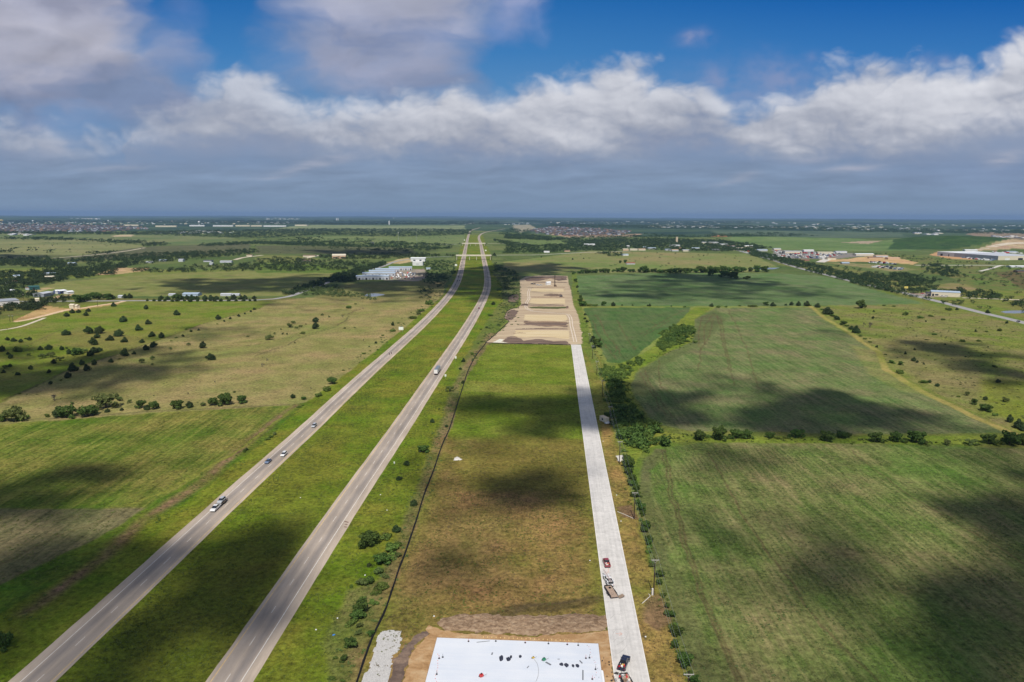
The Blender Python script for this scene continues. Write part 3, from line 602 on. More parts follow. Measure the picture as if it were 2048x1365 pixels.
def highway(L, R, left):
    c = centre(L, R, vs_); c.insert(0, c[0]+(c[0]-c[1]).normalized()*140)
    sm = c[:1]+[(c[i-1]+c[i]*2+c[i+1])/4 for i in range(1, len(c)-1)]+c[-1:]
    end = c[-1]
    # beyond the straight the roadway swings right towards the far interchange
    sm += [G(*q) for q in ([(940, 464), (946, 460.5), (960, 457)] if left else [(966, 467), (985, 462.5), (1010, 459)])]
    line = catmull(sm, 9)
    mb = MB(); n = len(line)
    prof = [-WID/2, -WID/2+1.2, -WID/2+1.9, -WID/2+3., -WID/2+4.1, -WID/2+4.85, -WID/2+5.6, -WID/2+6.7, -WID/2+7.8, -WID/2+8.7, WID/2]
    val = [.05, .12, .5, .62, .55, .3, .62, .95, .8, .3, .02]
    if left: prof = [-p for p in prof[::-1]]; val = val[::-1]
    vs = []; lane = []
    for i, p in enumerate(line):
        t = (line[min(i+1, n-1)]-line[max(i-1, 0)]).normalized(); nr = Vector((t.y, -t.x))
        for k, o in enumerate(prof):
            q = p+nr*(o+(random.uniform(-.12, .12) if k in (0, len(prof)-1) else 0)); vs.append((q.x, q.y, zg(q.x, q.y)+lift(p))); lane.append(val[k])
    m_ = len(prof); mb.add(vs, [(i*m_+k, i*m_+k+1, (i+1)*m_+k+1, (i+1)*m_+k) for i in range(n-1) for k in range(m_-1)])
    me = mb.mesh('highway', M_asph); at = me.attributes.new('lane', 'FLOAT', 'POINT'); at.data.foreach_set('value', lane)
    link('highway', me, 'structure')
    s = 1 if not left else -1
    near = [p for p in line if p.length < 1500]
    mk = MB(); ribbon(mk, near, s*(WID/2-3.05)-.07, s*(WID/2-3.05)+.07, .5)
    # dashes 3 m long every 12.2 m
    fine = catmull(near, 3.05); acc = 0
    for i in range(0, len(fine)-2, 4): ribbon(mk, fine[i:i+2], s*(-WID/2+4.85)-.05, s*(-WID/2+4.85)+.05, .5)
    mk.build('white_road_marking', M_white)['kind'] = 'structure'
    my = MB(); ribbon(my, near, s*(-WID/2+1.2)-.1, s*(-WID/2+1.2)+.1, .5); my.build('yellow_road_marking', M_yell)['kind'] = 'structure'
    return line
HL = highway(L_l, L_r, True); HR = highway(R_l, R_r, False)

# concrete street with joints
def concrete(name='street_concrete', base=(.60, .575, .545)):
    m = bpy.data.materials.new(name); m.use_nodes = True; n = m.node_tree.nodes; l = m.node_tree.links; b = n['Principled BSDF']; b.inputs['Roughness'].default_value = .85; b.inputs['Specular IOR Level'].default_value = .2
    at = n.new('ShaderNodeAttribute'); at.attribute_name = 'uvm'; sx = n.new('ShaderNodeSeparateXYZ'); l.new(at.outputs['Vector'], sx.inputs[0])
    g = n.new('ShaderNodeNewGeometry')
    t = n.new('ShaderNodeTexNoise'); t.inputs['Scale'].default_value = .5; t.inputs['Detail'].default_value = 9; t.inputs['Roughness'].default_value = .7; l.new(g.outputs['Position'], t.inputs['Vector'])
    mpl = n.new('ShaderNodeMapping'); mpl.inputs['Scale'].default_value = (1.3, .03, 1); l.new(at.outputs['Vector'], mpl.inputs['Vector']); tl = n.new('ShaderNodeTexNoise'); tl.inputs['Scale'].default_value = 1.; tl.inputs['Detail'].default_value = 6; l.new(mpl.outputs[0], tl.inputs['Vector'])
    def M_(op, a, b_=None):
        q = n.new('ShaderNodeMath'); q.operation = op
        for s_, v_ in zip(q.inputs, (a, b_)):
            if v_ is None: continue
            if isinstance(v_, (int, float)): s_.default_value = v_
            else: l.new(v_, s_)
        return q.outputs[0]
    slab = M_('FLOOR', M_('DIVIDE', sx.outputs[1], 4.6)); lane = M_('FLOOR', M_('DIVIDE', sx.outputs[0], 4.45))
    wn_ = n.new('ShaderNodeTexWhiteNoise'); wn_.noise_dimensions = '2D'; cv = n.new('ShaderNodeCombineXYZ'); l.new(slab, cv.inputs[0]); l.new(lane, cv.inputs[1]); l.new(cv.outputs[0], wn_.inputs['Vector'])
    fy = M_('ABSOLUTE', M_('SUBTRACT', M_('FRACT', M_('DIVIDE', sx.outputs[1], 4.6)), .5)); jy = M_('GREATER_THAN', fy, .491)
    fx = M_('ABSOLUTE', M_('SUBTRACT', sx.outputs[0], 4.45)); jx = M_('LESS_THAN', fx, .05)
    jt = M_('MAXIMUM', jy, jx)
    mul = M_('ADD', .86, M_('MULTIPLY', wn_.outputs['Value'], .09)); mul = M_('ADD', mul, M_('ADD', M_('MULTIPLY', M_('SUBTRACT', t.outputs['Fac'], .5), .6), M_('MULTIPLY', M_('SUBTRACT', tl.outputs['Fac'], .5), .45))); mul = M_('SUBTRACT', mul, M_('MULTIPLY', jt, .16))
    ed = M_('GREATER_THAN', M_('ABSOLUTE', M_('SUBTRACT', sx.outputs[0], 4.45)), 4.22); mul = M_('ADD', mul, M_('MULTIPLY', ed, .22))
    sc = n.new('ShaderNodeVectorMath'); sc.operation = 'SCALE'; sc.inputs[0].default_value = base; l.new(mul, sc.inputs['Scale']); l.new(sc.outputs[0], b.inputs['Base Color'])
    return m
CL = [(1143, 690), (1150, 760), (1158, 830), (1172, 915), (1186, 1010), (1195, 1095), (1209, 1200), (1222, 1290), (1233, 1365)]
CR = [(1162, 690), (1172, 740), (1190, 830), (1211, 920), (1226, 1000), (1241, 1095), (1266, 1200), (1280, 1270), (1297, 1365)]
cc_ = centre(CL, CR, [1365, 1290, 1200, 1095, 1010, 915, 830, 760, 690]); cc_.insert(0, cc_[0]+(cc_[0]-cc_[2]).normalized()*120)
# the street is dead straight: fit a line
_a = np.array([tuple(p)[:2] for p in cc_]); _k = np.polyfit(_a[:, 1], _a[:, 0], 1)
y0_, y1_ = 40., G(1152, 690).y
def street_pt(y, off=0.): return Vector((_k[0]*y+_k[1]+off, y))
def build_street():
    w = 8.9; m = 8; ys = np.arange(y0_, y1_, 4.6); vs = []; uv = []; fs = []
    for i, yy in enumerate(list(ys)+[y1_]):
        for j, o in enumerate((-w/2, w/2)):
            q = street_pt(yy, o); vs.append((q.x, q.y, .17)); uv.append((j*w, yy, 0))
    n = len(vs)//2; fs = [(2*i, 2*i+1, 2*i+3, 2*i+2) for i in range(n-1)]
    # kerb face down to the ground on both sides
    for i in range(n): vs += [(vs[2*i][0]-.01, vs[2*i][1], -.02), (vs[2*i+1][0]+.01, vs[2*i+1][1], -.02)]; uv += [uv[2*i], uv[2*i+1]]
    o = 2*n
    for i in range(n-1): fs += [(2*i, 2*i+2, o+2*i+2, o+2*i), (2*i+3, 2*i+1, o+2*i+1, o+2*i+3)]
    fs.append((2*n-2, 2*n-1, o+2*n-1, o+2*n-2))
    mb = MB(); mb.add(vs, fs); me = mb.mesh('concrete_road', concrete()); at = me.attributes.new('uvm', 'FLOAT_VECTOR', 'POINT'); at.data.foreach_set('vector', np.array(uv, np.float32).ravel())
    link('concrete_road', me, 'structure')
build_street()

# lesser roads
M_grav = mat('pale_gravel', (.52, .45, .35), .95, var=.2, vs=.2, coord='World'); M_road2 = mat('country_road_asphalt', (.30, .29, .285), .9, var=.15, vs=.2, coord='World')
M_dirt2 = mat('orange_dirt', (.58, .42, .26), .95, var=.2, vs=.3, coord='World'); M_conc2 = mat('pale_concrete', (.55, .52, .46), .85, var=.12, vs=.3, coord='World')
def lane_road(name, pts, width, m, step=20):
    line = catmull([GG(*p) for p in pts], step); mb = MB(); ribbon(mb, line, -width/2, width/2, .3); o = mb.build(name, m); o['kind'] = 'structure'; return line
lane_road('country_road', [(-300, 605), (100, 603), (250, 602), (370, 601.5), (512, 600.5), (575, 594), (620, 578), (665, 562), (700, 548), (760, 535), (790, 524), (820, 519), (860, 515), (908, 513)], 9, M_road2)
lane_road('country_road', [(988, 511), (1024, 510.5), (1080, 510), (1180, 505), (1260, 503)], 9, M_conc2)
lane_road('country_road', [(972, 487.5), (1010, 487.5), (1060, 487)], 9, M_conc2)
lane_road('country_road', [(820, 491), (880, 490), (922, 488.5)], 9, M_conc2)
BR = lane_road('main_road', [(1470, 500), (1500, 508), (1540, 519), (1600, 537), (1660, 552), (1720, 567), (1790, 582), (1850, 597), (1887, 606), (1960, 625), (2048, 646), (2200, 690)], 12, M_road2)
lane_road('country_road', [(1925, 596), (1980, 598), (2030, 600), (2120, 602)], 10, M_grav)
lane_road('country_road', [(1830, 531), (1900, 531), (1960, 531), (2010, 532), (2100, 536)], 12, M_conc2)
lane_road('dirt_track', [(1960, 543), (1980, 538), (2003, 531)], 8, M_conc2)
lane_road('country_road', [(105, 517), (150, 513.5), (200, 509), (250, 503), (290, 496)], 9, M_grav)
lane_road('dirt_track', [(-40, 663), (0, 661), (40, 654), (72, 643), (90, 636)], 4, M_grav, 8)
lane_road('dirt_track', [(28, 644.5), (60, 639), (100, 629), (135, 620), (160, 617.5), (200, 611), (240, 605), (250, 602)], 7, M_dirt2, 8)
lane_road('country_road', [(1645, 512), (1655, 518), (1640, 525)], 22, M_conc2)
lane_road('country_road', [(1930, 502.5), (1990, 500), (2048, 499), (2200, 498)], 26, M_grav)
lane_road('country_road', [(900, 450), (960, 446.5), (1020, 446), (1100, 449), (1180, 448.5)], 26, M_conc2)
lane_road('country_road', [(470, 520), (485, 516), (500, 514), (525, 511)], 12, M_grav)
lane_road('country_road', [(610, 517), (625, 514), (640, 511)], 14, M_grav)
# ---------------- haze: one closed box of thin air round the whole place ----------------
def build_haze():
    mb = MB(); mb.box(-42000, 42000, -3000, 42500, -160, 205); m = bpy.data.materials.new('haze'); m.use_nodes = True; n = m.node_tree.nodes; l = m.node_tree.links; n.clear()
    v = n.new('ShaderNodeVolumePrincipled'); o = n.new('ShaderNodeOutputMaterial'); v.inputs['Density'].default_value = 3.8e-5; v.inputs['Color'].default_value = (.30, .48, .78, 1)
    v.inputs['Anisotropy'].default_value = 0; l.new(v.outputs[0], o.inputs['Volume']); ob = mb.build('haze', m); ob['kind'] = 'stuff'
    ob['label'] = 'thin blue summer haze over the far plain'; ob['category'] = 'haze'
build_haze()

# ---------------- cumulus overhead (above and behind the frame) whose shade lies on the fields ----------------
def build_clouds():
    alt = 850.
    k = alt/math.tan(SUN_EL)
    ca, sa = math.sin(SUN_AZ), math.cos(SUN_AZ)
    m = bpy.data.materials.new('cloud'); m.use_nodes = True; n = m.node_tree.nodes; l = m.node_tree.links; n.clear()
    at = n.new('ShaderNodeAttribute'); at.attribute_name = 'thick'; g = n.new('ShaderNodeNewGeometry'); t = n.new('ShaderNodeTexNoise'); t.inputs['Scale'].default_value = .026; t.inputs['Detail'].default_value = 6; l.new(g.outputs['Position'], t.inputs['Vector'])
    a = n.new('ShaderNodeMath'); a.operation = 'MULTIPLY_ADD'; a.inputs[1].default_value = .7; l.new(t.outputs['Fac'], a.inputs[0]); l.new(at.outputs['Fac'], a.inputs[2])
    mr = n.new('ShaderNodeMapRange'); mr.interpolation_type = 'SMOOTHSTEP'; mr.inputs[1].default_value = .36; mr.inputs[2].default_value = .98; mr.inputs[4].default_value = .86; l.new(a.outputs[0], mr.inputs[0])
    tr = n.new('ShaderNodeBsdfTransparent'); df = n.new('ShaderNodeBsdfDiffuse'); df.inputs[0].default_value = (.9, .9, .92, 1); tl = n.new('ShaderNodeBsdfTranslucent'); tl.inputs[0].default_value = (.9, .9, .92, 1)
    mx = n.new('ShaderNodeMixShader'); mx.inputs[0].default_value = .5; l.new(df.outputs[0], mx.inputs[1]); l.new(tl.outputs[0], mx.inputs[2])
    m2 = n.new('ShaderNodeMixShader'); l.new(mr.outputs[0], m2.inputs[0]); l.new(tr.outputs[0], m2.inputs[1]); l.new(mx.outputs[0], m2.inputs[2]); o = n.new('ShaderNodeOutputMaterial'); l.new(m2.outputs[0], o.inputs['Surface'])
    # shade patches as they lie on the ground (photo pixels): polygon, strength
    SH = [([(-120, 985), (60, 955), (150, 925), (215, 915), (265, 935), (240, 965), (150, 985), (200, 1008), (120, 1035), (0, 1050), (-200, 1060)], 1.),
          ([(-200, 735), (0, 740), (120, 725), (200, 700), (300, 695), (250, 725), (330, 735), (200, 765), (60, 800), (-200, 815)], .9),
          ([(270, 740), (360, 728), (400, 735), (350, 760), (220, 790), (180, 780)], .75),
          ([(280, 712), (400, 705), (520, 700), (430, 716), (330, 726)], .6),
          ([(-200, 700), (40, 690), (110, 700), (60, 716), (-200, 730)], .5),
          ([(340, 655), (480, 655), (560, 663), (470, 672), (380, 668)], .5),
          ([(885, 800), (960, 792), (1080, 788), (1180, 782), (1260, 790), (1300, 805), (1290, 845), (1240, 858), (1180, 850), (1060, 862), (960, 850), (890, 840)], 1.),
          ([(865, 925), (960, 945), (1090, 930), (1150, 945), (1140, 1000), (1040, 1012), (940, 1012), (880, 985)], .95),
          ([(960, 880), (1140, 890), (1150, 900), (980, 900)], .45),
          ([(520, 1050), (570, 1085), (560, 1130), (500, 1200), (420, 1290), (330, 1440), (80, 1440), (150, 1310), (240, 1230), (360, 1140), (420, 1085)], 1.),
          ([(-60, 1225), (40, 1235), (20, 1300), (-60, 1330), (-200, 1330)], .7),
          ([(240, 1080), (330, 1075), (300, 1120), (180, 1190), (60, 1230), (60, 1190), (170, 1120)], .6),
          ([(470, 1290), (560, 1180), (620, 1130), (660, 1120), (640, 1190), (560, 1290), (500, 1380)], .45),
          ([(1275, 790), (1380, 780), (1420, 800), (1560, 770), (1700, 795), (1800, 815), (1900, 835), (1950, 860), (1700, 872), (1500, 866), (1340, 862), (1280, 835)], .85),
          ([(1330, 758), (1440, 752), (1520, 770), (1400, 778)], .6),
          ([(1580, 770), (1640, 780), (1760, 805), (1700, 812), (1560, 790)], .6),
          ([(1780, 680), (1880, 690), (2000, 700), (2100, 740), (2100, 800), (2000, 770), (1930, 740), (1820, 705)], .85),
          ([(1620, 660), (1720, 655), (1880, 670), (1760, 685)], .4),
          ([(1750, 885), (2100, 895), (2150, 950), (1980, 940), (1820, 920)], .6),
          ([(1880, 985), (2100, 940), (2200, 1000), (2200, 1420), (1800, 1420), (1780, 1250), (1830, 1180), (1880, 1100), (1950, 1060)], 1.),
          ([(1380, 1340), (1500, 1320), (1640, 1280), (1700, 1350), (1600, 1440), (1400, 1440)], .5),
          ([(1290, 545), (1480, 552), (1560, 565), (1540, 580), (1420, 570), (1300, 560)], .75),
          ([(1200, 575), (1300, 580), (1420, 585), (1500, 592), (1450, 600), (1300, 595), (1160, 588)], .65),
          ([(1560, 584), (1700, 588), (1760, 598), (1640, 600)], .4),
          ([(640, 552), (760, 562), (900, 545), (960, 531), (1120, 528), (1160, 540), (1100, 549), (1030, 560), (1010, 600), (985, 605), (900, 592), (850, 578), (760, 585), (660, 578)], .95),
          ([(320, 560), (512, 558), (700, 547), (720, 556), (640, 572), (540, 590), (400, 588), (330, 575)], .8),
          ([(700, 600), (800, 592), (860, 585), (850, 602), (760, 612)], .5),
          ([(560, 606), (620, 604), (640, 614), (580, 620)], .5),
          ([(590, 500), (860, 500), (830, 511), (640, 511)], .7),
          ([(-200, 508), (60, 509), (130, 514), (60, 521), (-200, 522)], .7),
          ([(-200, 1080), (100, 1060), (300, 1050), (520, 1060), (600, 1120), (560, 1250), (480, 1420), (-200, 1420)], .55),
          ([(1500, 1030), (1640, 1010), (1750, 1060), (1800, 1150), (1760, 1240), (1640, 1230), (1540, 1140)], .42),
          ([(1400, 905), (1560, 900), (1580, 930), (1480, 950), (1400, 940)], .38),
          ([(1330, 1020), (1420, 1030), (1480, 1100), (1500, 1180), (1400, 1140), (1340, 1080)], .4),
          ([(1160, 560), (1400, 556), (1700, 580), (1560, 606), (1250, 606)], .35),
          ([(860, 1100), (1000, 1110), (1100, 1180), (1180, 1230), (1000, 1240), (860, 1200), (820, 1150)], .4),
          ([(1830, 478), (1960, 474), (1960, 484), (1860, 486)], .0)]
    # sampling grid over the ground, shifted up along the sun's rays
    ys = np.concatenate([np.arange(60, 700, 5.), np.arange(700, 3300, 14.)]); xs = np.linspace(-1, 1, 330)
    Y, T = np.meshgrid(ys, xs, indexing='ij'); X = T*(Y*.86+110); sh = X.shape
    x = X.ravel(); y = Y.ravel(); th = np.zeros(len(x))
    xw = x+fbm(x/60., y/60., 5, 101)*42*np.clip(y/400, .4, 2.5); yw = y+fbm(x/60., y/60.+9, 5, 102)*42*np.clip(y/400, .4, 2.5)
    for poly, s in SH:
        if s <= 0: continue
        P = np.array([tuple(G(*p))[:2] for p in poly]); soft = 13+.027*float(np.mean(P[:, 1]))
        d = sdist(xw, yw, P)/soft
        th = np.maximum(th, sstep(-1.0, 1.5, d)*s)
    th = th*np.clip(.80+.75*fbm(x/48., y/48., 5, 105), .25, 1.1)
    top = np.where(th > .02, th, 0).reshape(sh)
    cx = x-0*ca; 
    sx = x+k*math.sin(SUN_AZ); sy = y+k*math.cos(SUN_AZ)
    puff = (np.abs(fbm(x/45., y/45., 4, 108))+.35)
    zt = alt+th*95*puff; zb = alt-th*18
    off = (zt-alt)/math.tan(SUN_EL); offb = (zb-alt)/math.tan(SUN_EL)
    nx = sh[1]; I = np.arange(sh[0]-1)[:, None]*nx+np.arange(nx-1)[None]
    keep = (np.maximum.reduce([top[:-1, :-1], top[1:, :-1], top[:-1, 1:], top[1:, 1:]]) > .02)
    I = I[keep]; f = np.stack([I, I+1, I+nx+1, I+nx], -1)
    nv = len(x); V = np.concatenate([np.stack([sx, sy-off, zt], -1), np.stack([sx, sy-offb, zb], -1)])
    F = np.concatenate([f, f[:, ::-1]+nv])
    used = np.unique(F); rem = -np.ones(2*nv, int); rem[used] = np.arange(len(used))
    me = npmesh('cloud', V[used], rem[F], m); at_ = me.attributes.new('thick', 'FLOAT', 'POINT'); at_.data.foreach_set('value', np.concatenate([th, th])[used].astype(np.float32))
    link('cloud', me, 'structure')
build_clouds()

# ---------------- building site ----------------
def sheet(name, poly_px, m, h=.03, kind='structure', res=None):
    """flat sheet with a ragged outline"""
    P = [GG(*p) for p in poly_px]; out = []
    for a, b in zip(P, P[1:]+P[:1]):
        k = max(1, int((b-a).length/(res or 1.0)))
        if res is None: k = 1
        for i in range(k):
            q = a.lerp(b, i/k); r = (res or 0)*.45; out.append((q.x+random.uniform(-r, r), q.y+random.uniform(-r, r)))
    return [(x, y, zg(x, y)+h) for x, y in out]
from mathutils.geometry import tessellate_polygon
def flat_obj(name, poly_px, m, h=.03, res=None, kind='structure', edge=True):
    pts = sheet(name, poly_px, m, h, kind, res); tri = tessellate_polygon([[Vector(p) for p in pts]]); mb = MB()
    n = len(pts); area = sum(pts[i][0]*pts[(i+1) % n][1]-pts[(i+1) % n][0]*pts[i][1] for i in range(n))
    mb.add(pts, [tuple(t) if (Vector(pts[t[1]])-Vector(pts[t[0]])).cross(Vector(pts[t[2]])-Vector(pts[t[0]])).z > 0 else (t[0], t[2], t[1]) for t in tri])
    if edge:
        lo = [(p[0], p[1], p[2]-h-.02) for p in pts]; o = n; mb.v += lo
        for i in range(n):
            j = (i+1) % n; q = (i, o+i, o+j, j) if area > 0 else (j, o+j, o+i, i); mb.f.append(q); mb.m.append(0)
    ob = mb.build(name, m); 
    if kind: ob['kind'] = kind
    return ob
def S8(x, y): return (960+x/8.533, 540+y/8.533)
SITE = [S8(*p) for p in [(90, 1248), (250, 1120), (400, 1000), (490, 890), (425, 830), (440, 740), (520, 675), (640, 655), (700, 590), (690, 420), (680, 170), (790, 115), (1000, 100), (1200, 95), (1490, 105), (1520, 250), (1560, 400), (1590, 600), (1640, 700), (1680, 800), (1710, 950), (1735, 1100), (1748, 1270), (1540, 1285)]]
def dirt_mat(name, cols, sx=.04, sy=.16, bump=.5):
    """graded soil: bands of pale and dark earth stretched along x, clods"""
    m = bpy.data.materials.new(name); m.use_nodes = True; n = m.node_tree.nodes; l = m.node_tree.links; b = n['Principled BSDF']; b.inputs['Roughness'].default_value = .95; b.inputs['Specular IOR Level'].default_value = .1
    g = n.new('ShaderNodeNewGeometry'); mp = n.new('ShaderNodeMapping'); mp.inputs['Scale'].default_value = (sx, sy, 1); l.new(g.outputs['Position'], mp.inputs['Vector'])
    t = n.new('ShaderNodeTexNoise'); t.inputs['Scale'].default_value = 1; t.inputs['Detail'].default_value = 11; t.inputs['Roughness'].default_value = .68; t.inputs['Distortion'].default_value = .4; l.new(mp.outputs[0], t.inputs['Vector'])
    r = n.new('ShaderNodeValToRGB'); el = r.color_ramp.elements; el[0].position = .33; el[0].color = (*[float(c) for c in lin(cols[0])*.62], 1); el[1].position = .68; el[1].color = (*[float(c) for c in lin(cols[-1])*.62], 1)
    for i, c in enumerate(cols[1:-1]): q = el.new(.33+.35*(i+1)/(len(cols)-1)); q.color = (*[float(v) for v in lin(c)*.62], 1)
    l.new(t.outputs['Fac'], r.inputs[0]); l.new(r.outputs[0], b.inputs['Base Color'])
    t2 = n.new('ShaderNodeTexNoise'); t2.inputs['Scale'].default_value = 1.1; t2.inputs['Detail'].default_value = 6; l.new(g.outputs['Position'], t2.inputs['Vector'])
    bp = n.new('ShaderNodeBump'); bp.inputs['Strength'].default_value = bump; bp.inputs['Distance'].default_value = .5; l.new(t2.outputs['Fac'], bp.inputs['Height']); l.new(bp.outputs[0], b.inputs['Normal'])
    return m
M_site = dirt_mat('graded_dirt', [(146, 122, 108), (206, 182, 152), (226, 204, 170), (242, 222, 190)], .016, .30)
M_pad = dirt_mat('pad_fill', [(212, 180, 132), (242, 220, 176), (250, 232, 196)], .02, .5, .2)
M_dark = dirt_mat('dark_soil', [(104, 88, 80), (136, 116, 104), (178, 152, 130)], .05, .35)
flat_obj('building_site', SITE, M_site, .10, 2.5)
for pl in ([(615, 1035), (1508, 1045), (1522, 1170), (1490, 1190), (1300, 1160), (1000, 1140), (800, 1155), (580, 1140)], [(775, 770), (1478, 776), (1488, 860), (1400, 880), (1100, 868), (900, 872), (745, 850)],
           [(872, 492), (1445, 498), (1455, 585), (1300, 575), (1000, 590), (845, 572)], [(890, 325), (1425, 330), (1432, 378), (1000, 378), (860, 360)]):
    flat_obj('building_pad', [S8(*p) for p in pl], M_pad, .22, 2.2)
M_grs = dirt_mat('thin_grass', [(84, 96, 56), (110, 114, 70), (140, 128, 96)], .1, .3)
for pl in ([(830, 640), (1000, 628), (1300, 632), (1480, 630), (1500, 655), (1300, 672), (1000, 665), (860, 660)],): flat_obj('grass_strip', [S8(*p) for p in pl], M_grs, .14, 2.4)
for pl in ([(360, 1245), (480, 1160), (640, 1165), (760, 1215), (1000, 1180), (1250, 1220), (1480, 1215), (1530, 1270), (1400, 1278)], [(480, 870), (430, 820), (460, 730), (540, 680), (640, 700), (640, 760), (560, 850)],
           [(500, 545), (490, 480), (540, 435), (650, 425), (660, 500), (600, 545)], [(760, 870), (950, 905), (1300, 890), (1500, 905), (1490, 985), (1300, 960), (1100, 975), (860, 945), (760, 930)],
           [(760, 160), (900, 115), (1480, 112), (1480, 175), (1350, 190), (1200, 150), (1000, 195), (800, 200)]): flat_obj('dark_soil', [S8(*p) for p in pl], M_dark, .15, 3.5)
flat_obj('site_apron', [S8(*p) for p in [(220, 1242), (330, 1185), (410, 1195), (360, 1230), (480, 1250)]], mat('apron', (.62, .60, .50), .9, var=.1, vs=.5, coord='World'), .2, 1.)
M_wheel = mat('wheel_ruts', (.60, .52, .43), .95, var=.15, vs=.6, coord='World')
lt = catmull([G(*S8(*p)) for p in [(1630, 1235), (1595, 1080), (1562, 950), (1548, 830), (1500, 765), (1380, 748), (1000, 718), (860, 695), (790, 645), (800, 560), (838, 490), (828, 400), (850, 330)]], 5)
mbt = MB()
for o_ in (-1.5, 1.1):
    n_ = len(lt); base = len(mbt.v)
    for i, p in enumerate(lt):
        t_ = (lt[min(i+1, n_-1)]-lt[max(i-1, 0)]).normalized(); nr = Vector((t_.y, -t_.x))
        for e_ in (-.45, .45): q = p+nr*(o_+e_+random.uniform(-.12, .12)); mbt.v.append((q.x, q.y, .20))
    for i in range(n_-1): mbt.f.append((base+2*i, base+2*i+1, base+2*i+3, base+2*i+2)); mbt.m.append(0)
mbt.build('wheel_track', M_wheel)['kind'] = 'structure'

def C3(x, y): return (700+x/6.827, 1200+y/6.827)
def C4(x, y): return (1000+x/5.12, 1200+y/5.12)
M_sand = dirt_mat('orange_sand', [(178, 138, 94), (208, 168, 122), (226, 194, 152)], .25, .3, .5)
M_clod = dirt_mat('turned_dirt', [(120, 96, 76), (176, 148, 120), (206, 180, 150)], .5, .9, 1.)
flat_obj('sand_apron', [C3(*p) for p in [(560, 1700), (720, 1126), (800, 870), (870, 690), (920, 620), (1090, 460), (1030, 400), (1090, 352), (1160, 375), (1270, 420), (1500, 462)]]+[C4(*p) for p in [(0, 360), (300, 385), (600, 352), (880, 350), (1000, 330), (1116, 318), (1130, 500), (1170, 845), (1230, 1500)]]+[(700, 1500)], M_sand, .06, .8)
def heap(name, poly_px, m, hmax, step=.45, seed=200, kind='structure'):
    P = np.array([tuple(G(*p))[:2] for p in poly_px]); lo = P.min(0)-1; hi = P.max(0)+1
    xs = np.arange(lo[0], hi[0], step); ys = np.arange(lo[1], hi[1], step); X, Y = np.meshgrid(xs, ys); x = X.ravel(); y = Y.ravel()
    sd = sdist(x+fbm(x/3, y/3, 3, seed)*1.2, y+fbm(x/3+5, y/3, 3, seed+1)*1.2, P)
    z = np.clip(sd/1.5, -.3, 1)*hmax*(.45+np.abs(fbm(x/1.6, y/1.6, 4, seed+2))*1.6)
    z = np.where(sd < 0, -.1, z)
    nx = len(xs); I = (np.arange(len(ys)-1)[:, None]*nx+np.arange(nx-1)[None]); zz = z.reshape(X.shape)
    keep = np.maximum.reduce([zz[:-1, :-1], zz[1:, :-1], zz[:-1, 1:], zz[1:, 1:]]) > 0; I = I[keep]; f = np.stack([I, I+1, I+nx+1, I+nx], -1)
    return link(name, npmesh(name, np.stack([x, y, z+.02], -1), f, m), kind)
heap('turned_dirt', [C4(*p) for p in [(-640, 250), (-600, 190), (-380, 150), (-100, 145), (60, 165), (380, 160), (640, 158), (700, 145), (900, 145), (1080, 165), (1105, 215), (1100, 300), (1000, 312), (880, 335), (600, 340), (300, 370), (0, 345), (-300, 320), (-560, 310)]], M_clod, .55)
for i, (x0, x1, y, w_) in enumerate([(600, 1500, 1012, 9), (740, 1480, 895, 9), (640, 1200, 940, 7), (1000, 1500, 960, 7), (860, 1440, 605, 8), (880, 1440, 470, 6), (700, 820, 600, 20), (880, 1450, 300, 6), (900, 1480, 215, 7), (760, 1300, 150, 6), (440, 640, 1150, 9), (560, 800, 1085, 8)]):
    heap('spoil_heap', [S8(x0, y), S8((x0+x1)/2, y-w_*1.4), S8(x1, y-w_*.4), S8(x1+10, y+w_), S8((x0+x1)/2, y+w_*.6), S8(x0-8, y+w_)], M_clod if i % 2 else M_dark, .55, .9, 300+10*i)
def gravel_mat():
    m = bpy.data.materials.new('white_gravel'); m.use_nodes = True; n = m.node_tree.nodes; l = m.node_tree.links; b = n['Principled BSDF']; b.inputs['Roughness'].default_value = .9
    g = n.new('ShaderNodeNewGeometry'); t = n.new('ShaderNodeTexVoronoi'); t.inputs['Scale'].default_value = 6.5; l.new(g.outputs['Position'], t.inputs['Vector'])
    r = n.new('ShaderNodeValToRGB'); e = r.color_ramp.elements; e[0].color = (.42, .40, .38, 1); e[1].color = (.70, .68, .65, 1); l.new(t.outputs['Color'], r.inputs[0]); l.new(r.outputs[0], b.inputs['Base Color'])
    bp = n.new('ShaderNodeBump'); bp.inputs['Strength'].default_value = .9; bp.inputs['Distance'].default_value = .2; l.new(t.outputs['Distance'], bp.inputs['Height']); l.new(bp.outputs[0], b.inputs['Normal'])
    return m
heap('gravel_pad', [C3(*p) for p in [(430, 420), (700, 405), (700, 560), (690, 650), (600, 780), (560, 900), (540, 1000), (520, 1126), (470, 1400), (60, 1400), (170, 1126), (270, 860), (340, 620), (370, 500)]], gravel_mat(), .06, .4, 210)
heap('dark_soil', [C3(*p) for p in [(980, 420), (1060, 430), (1085, 465), (930, 600), (860, 690), (790, 880), (715, 1126), (640, 1400), (470, 1400), (520, 1126), (570, 980), (620, 800), (740, 640), (850, 520)]], M_dark, .35, .4, 220)

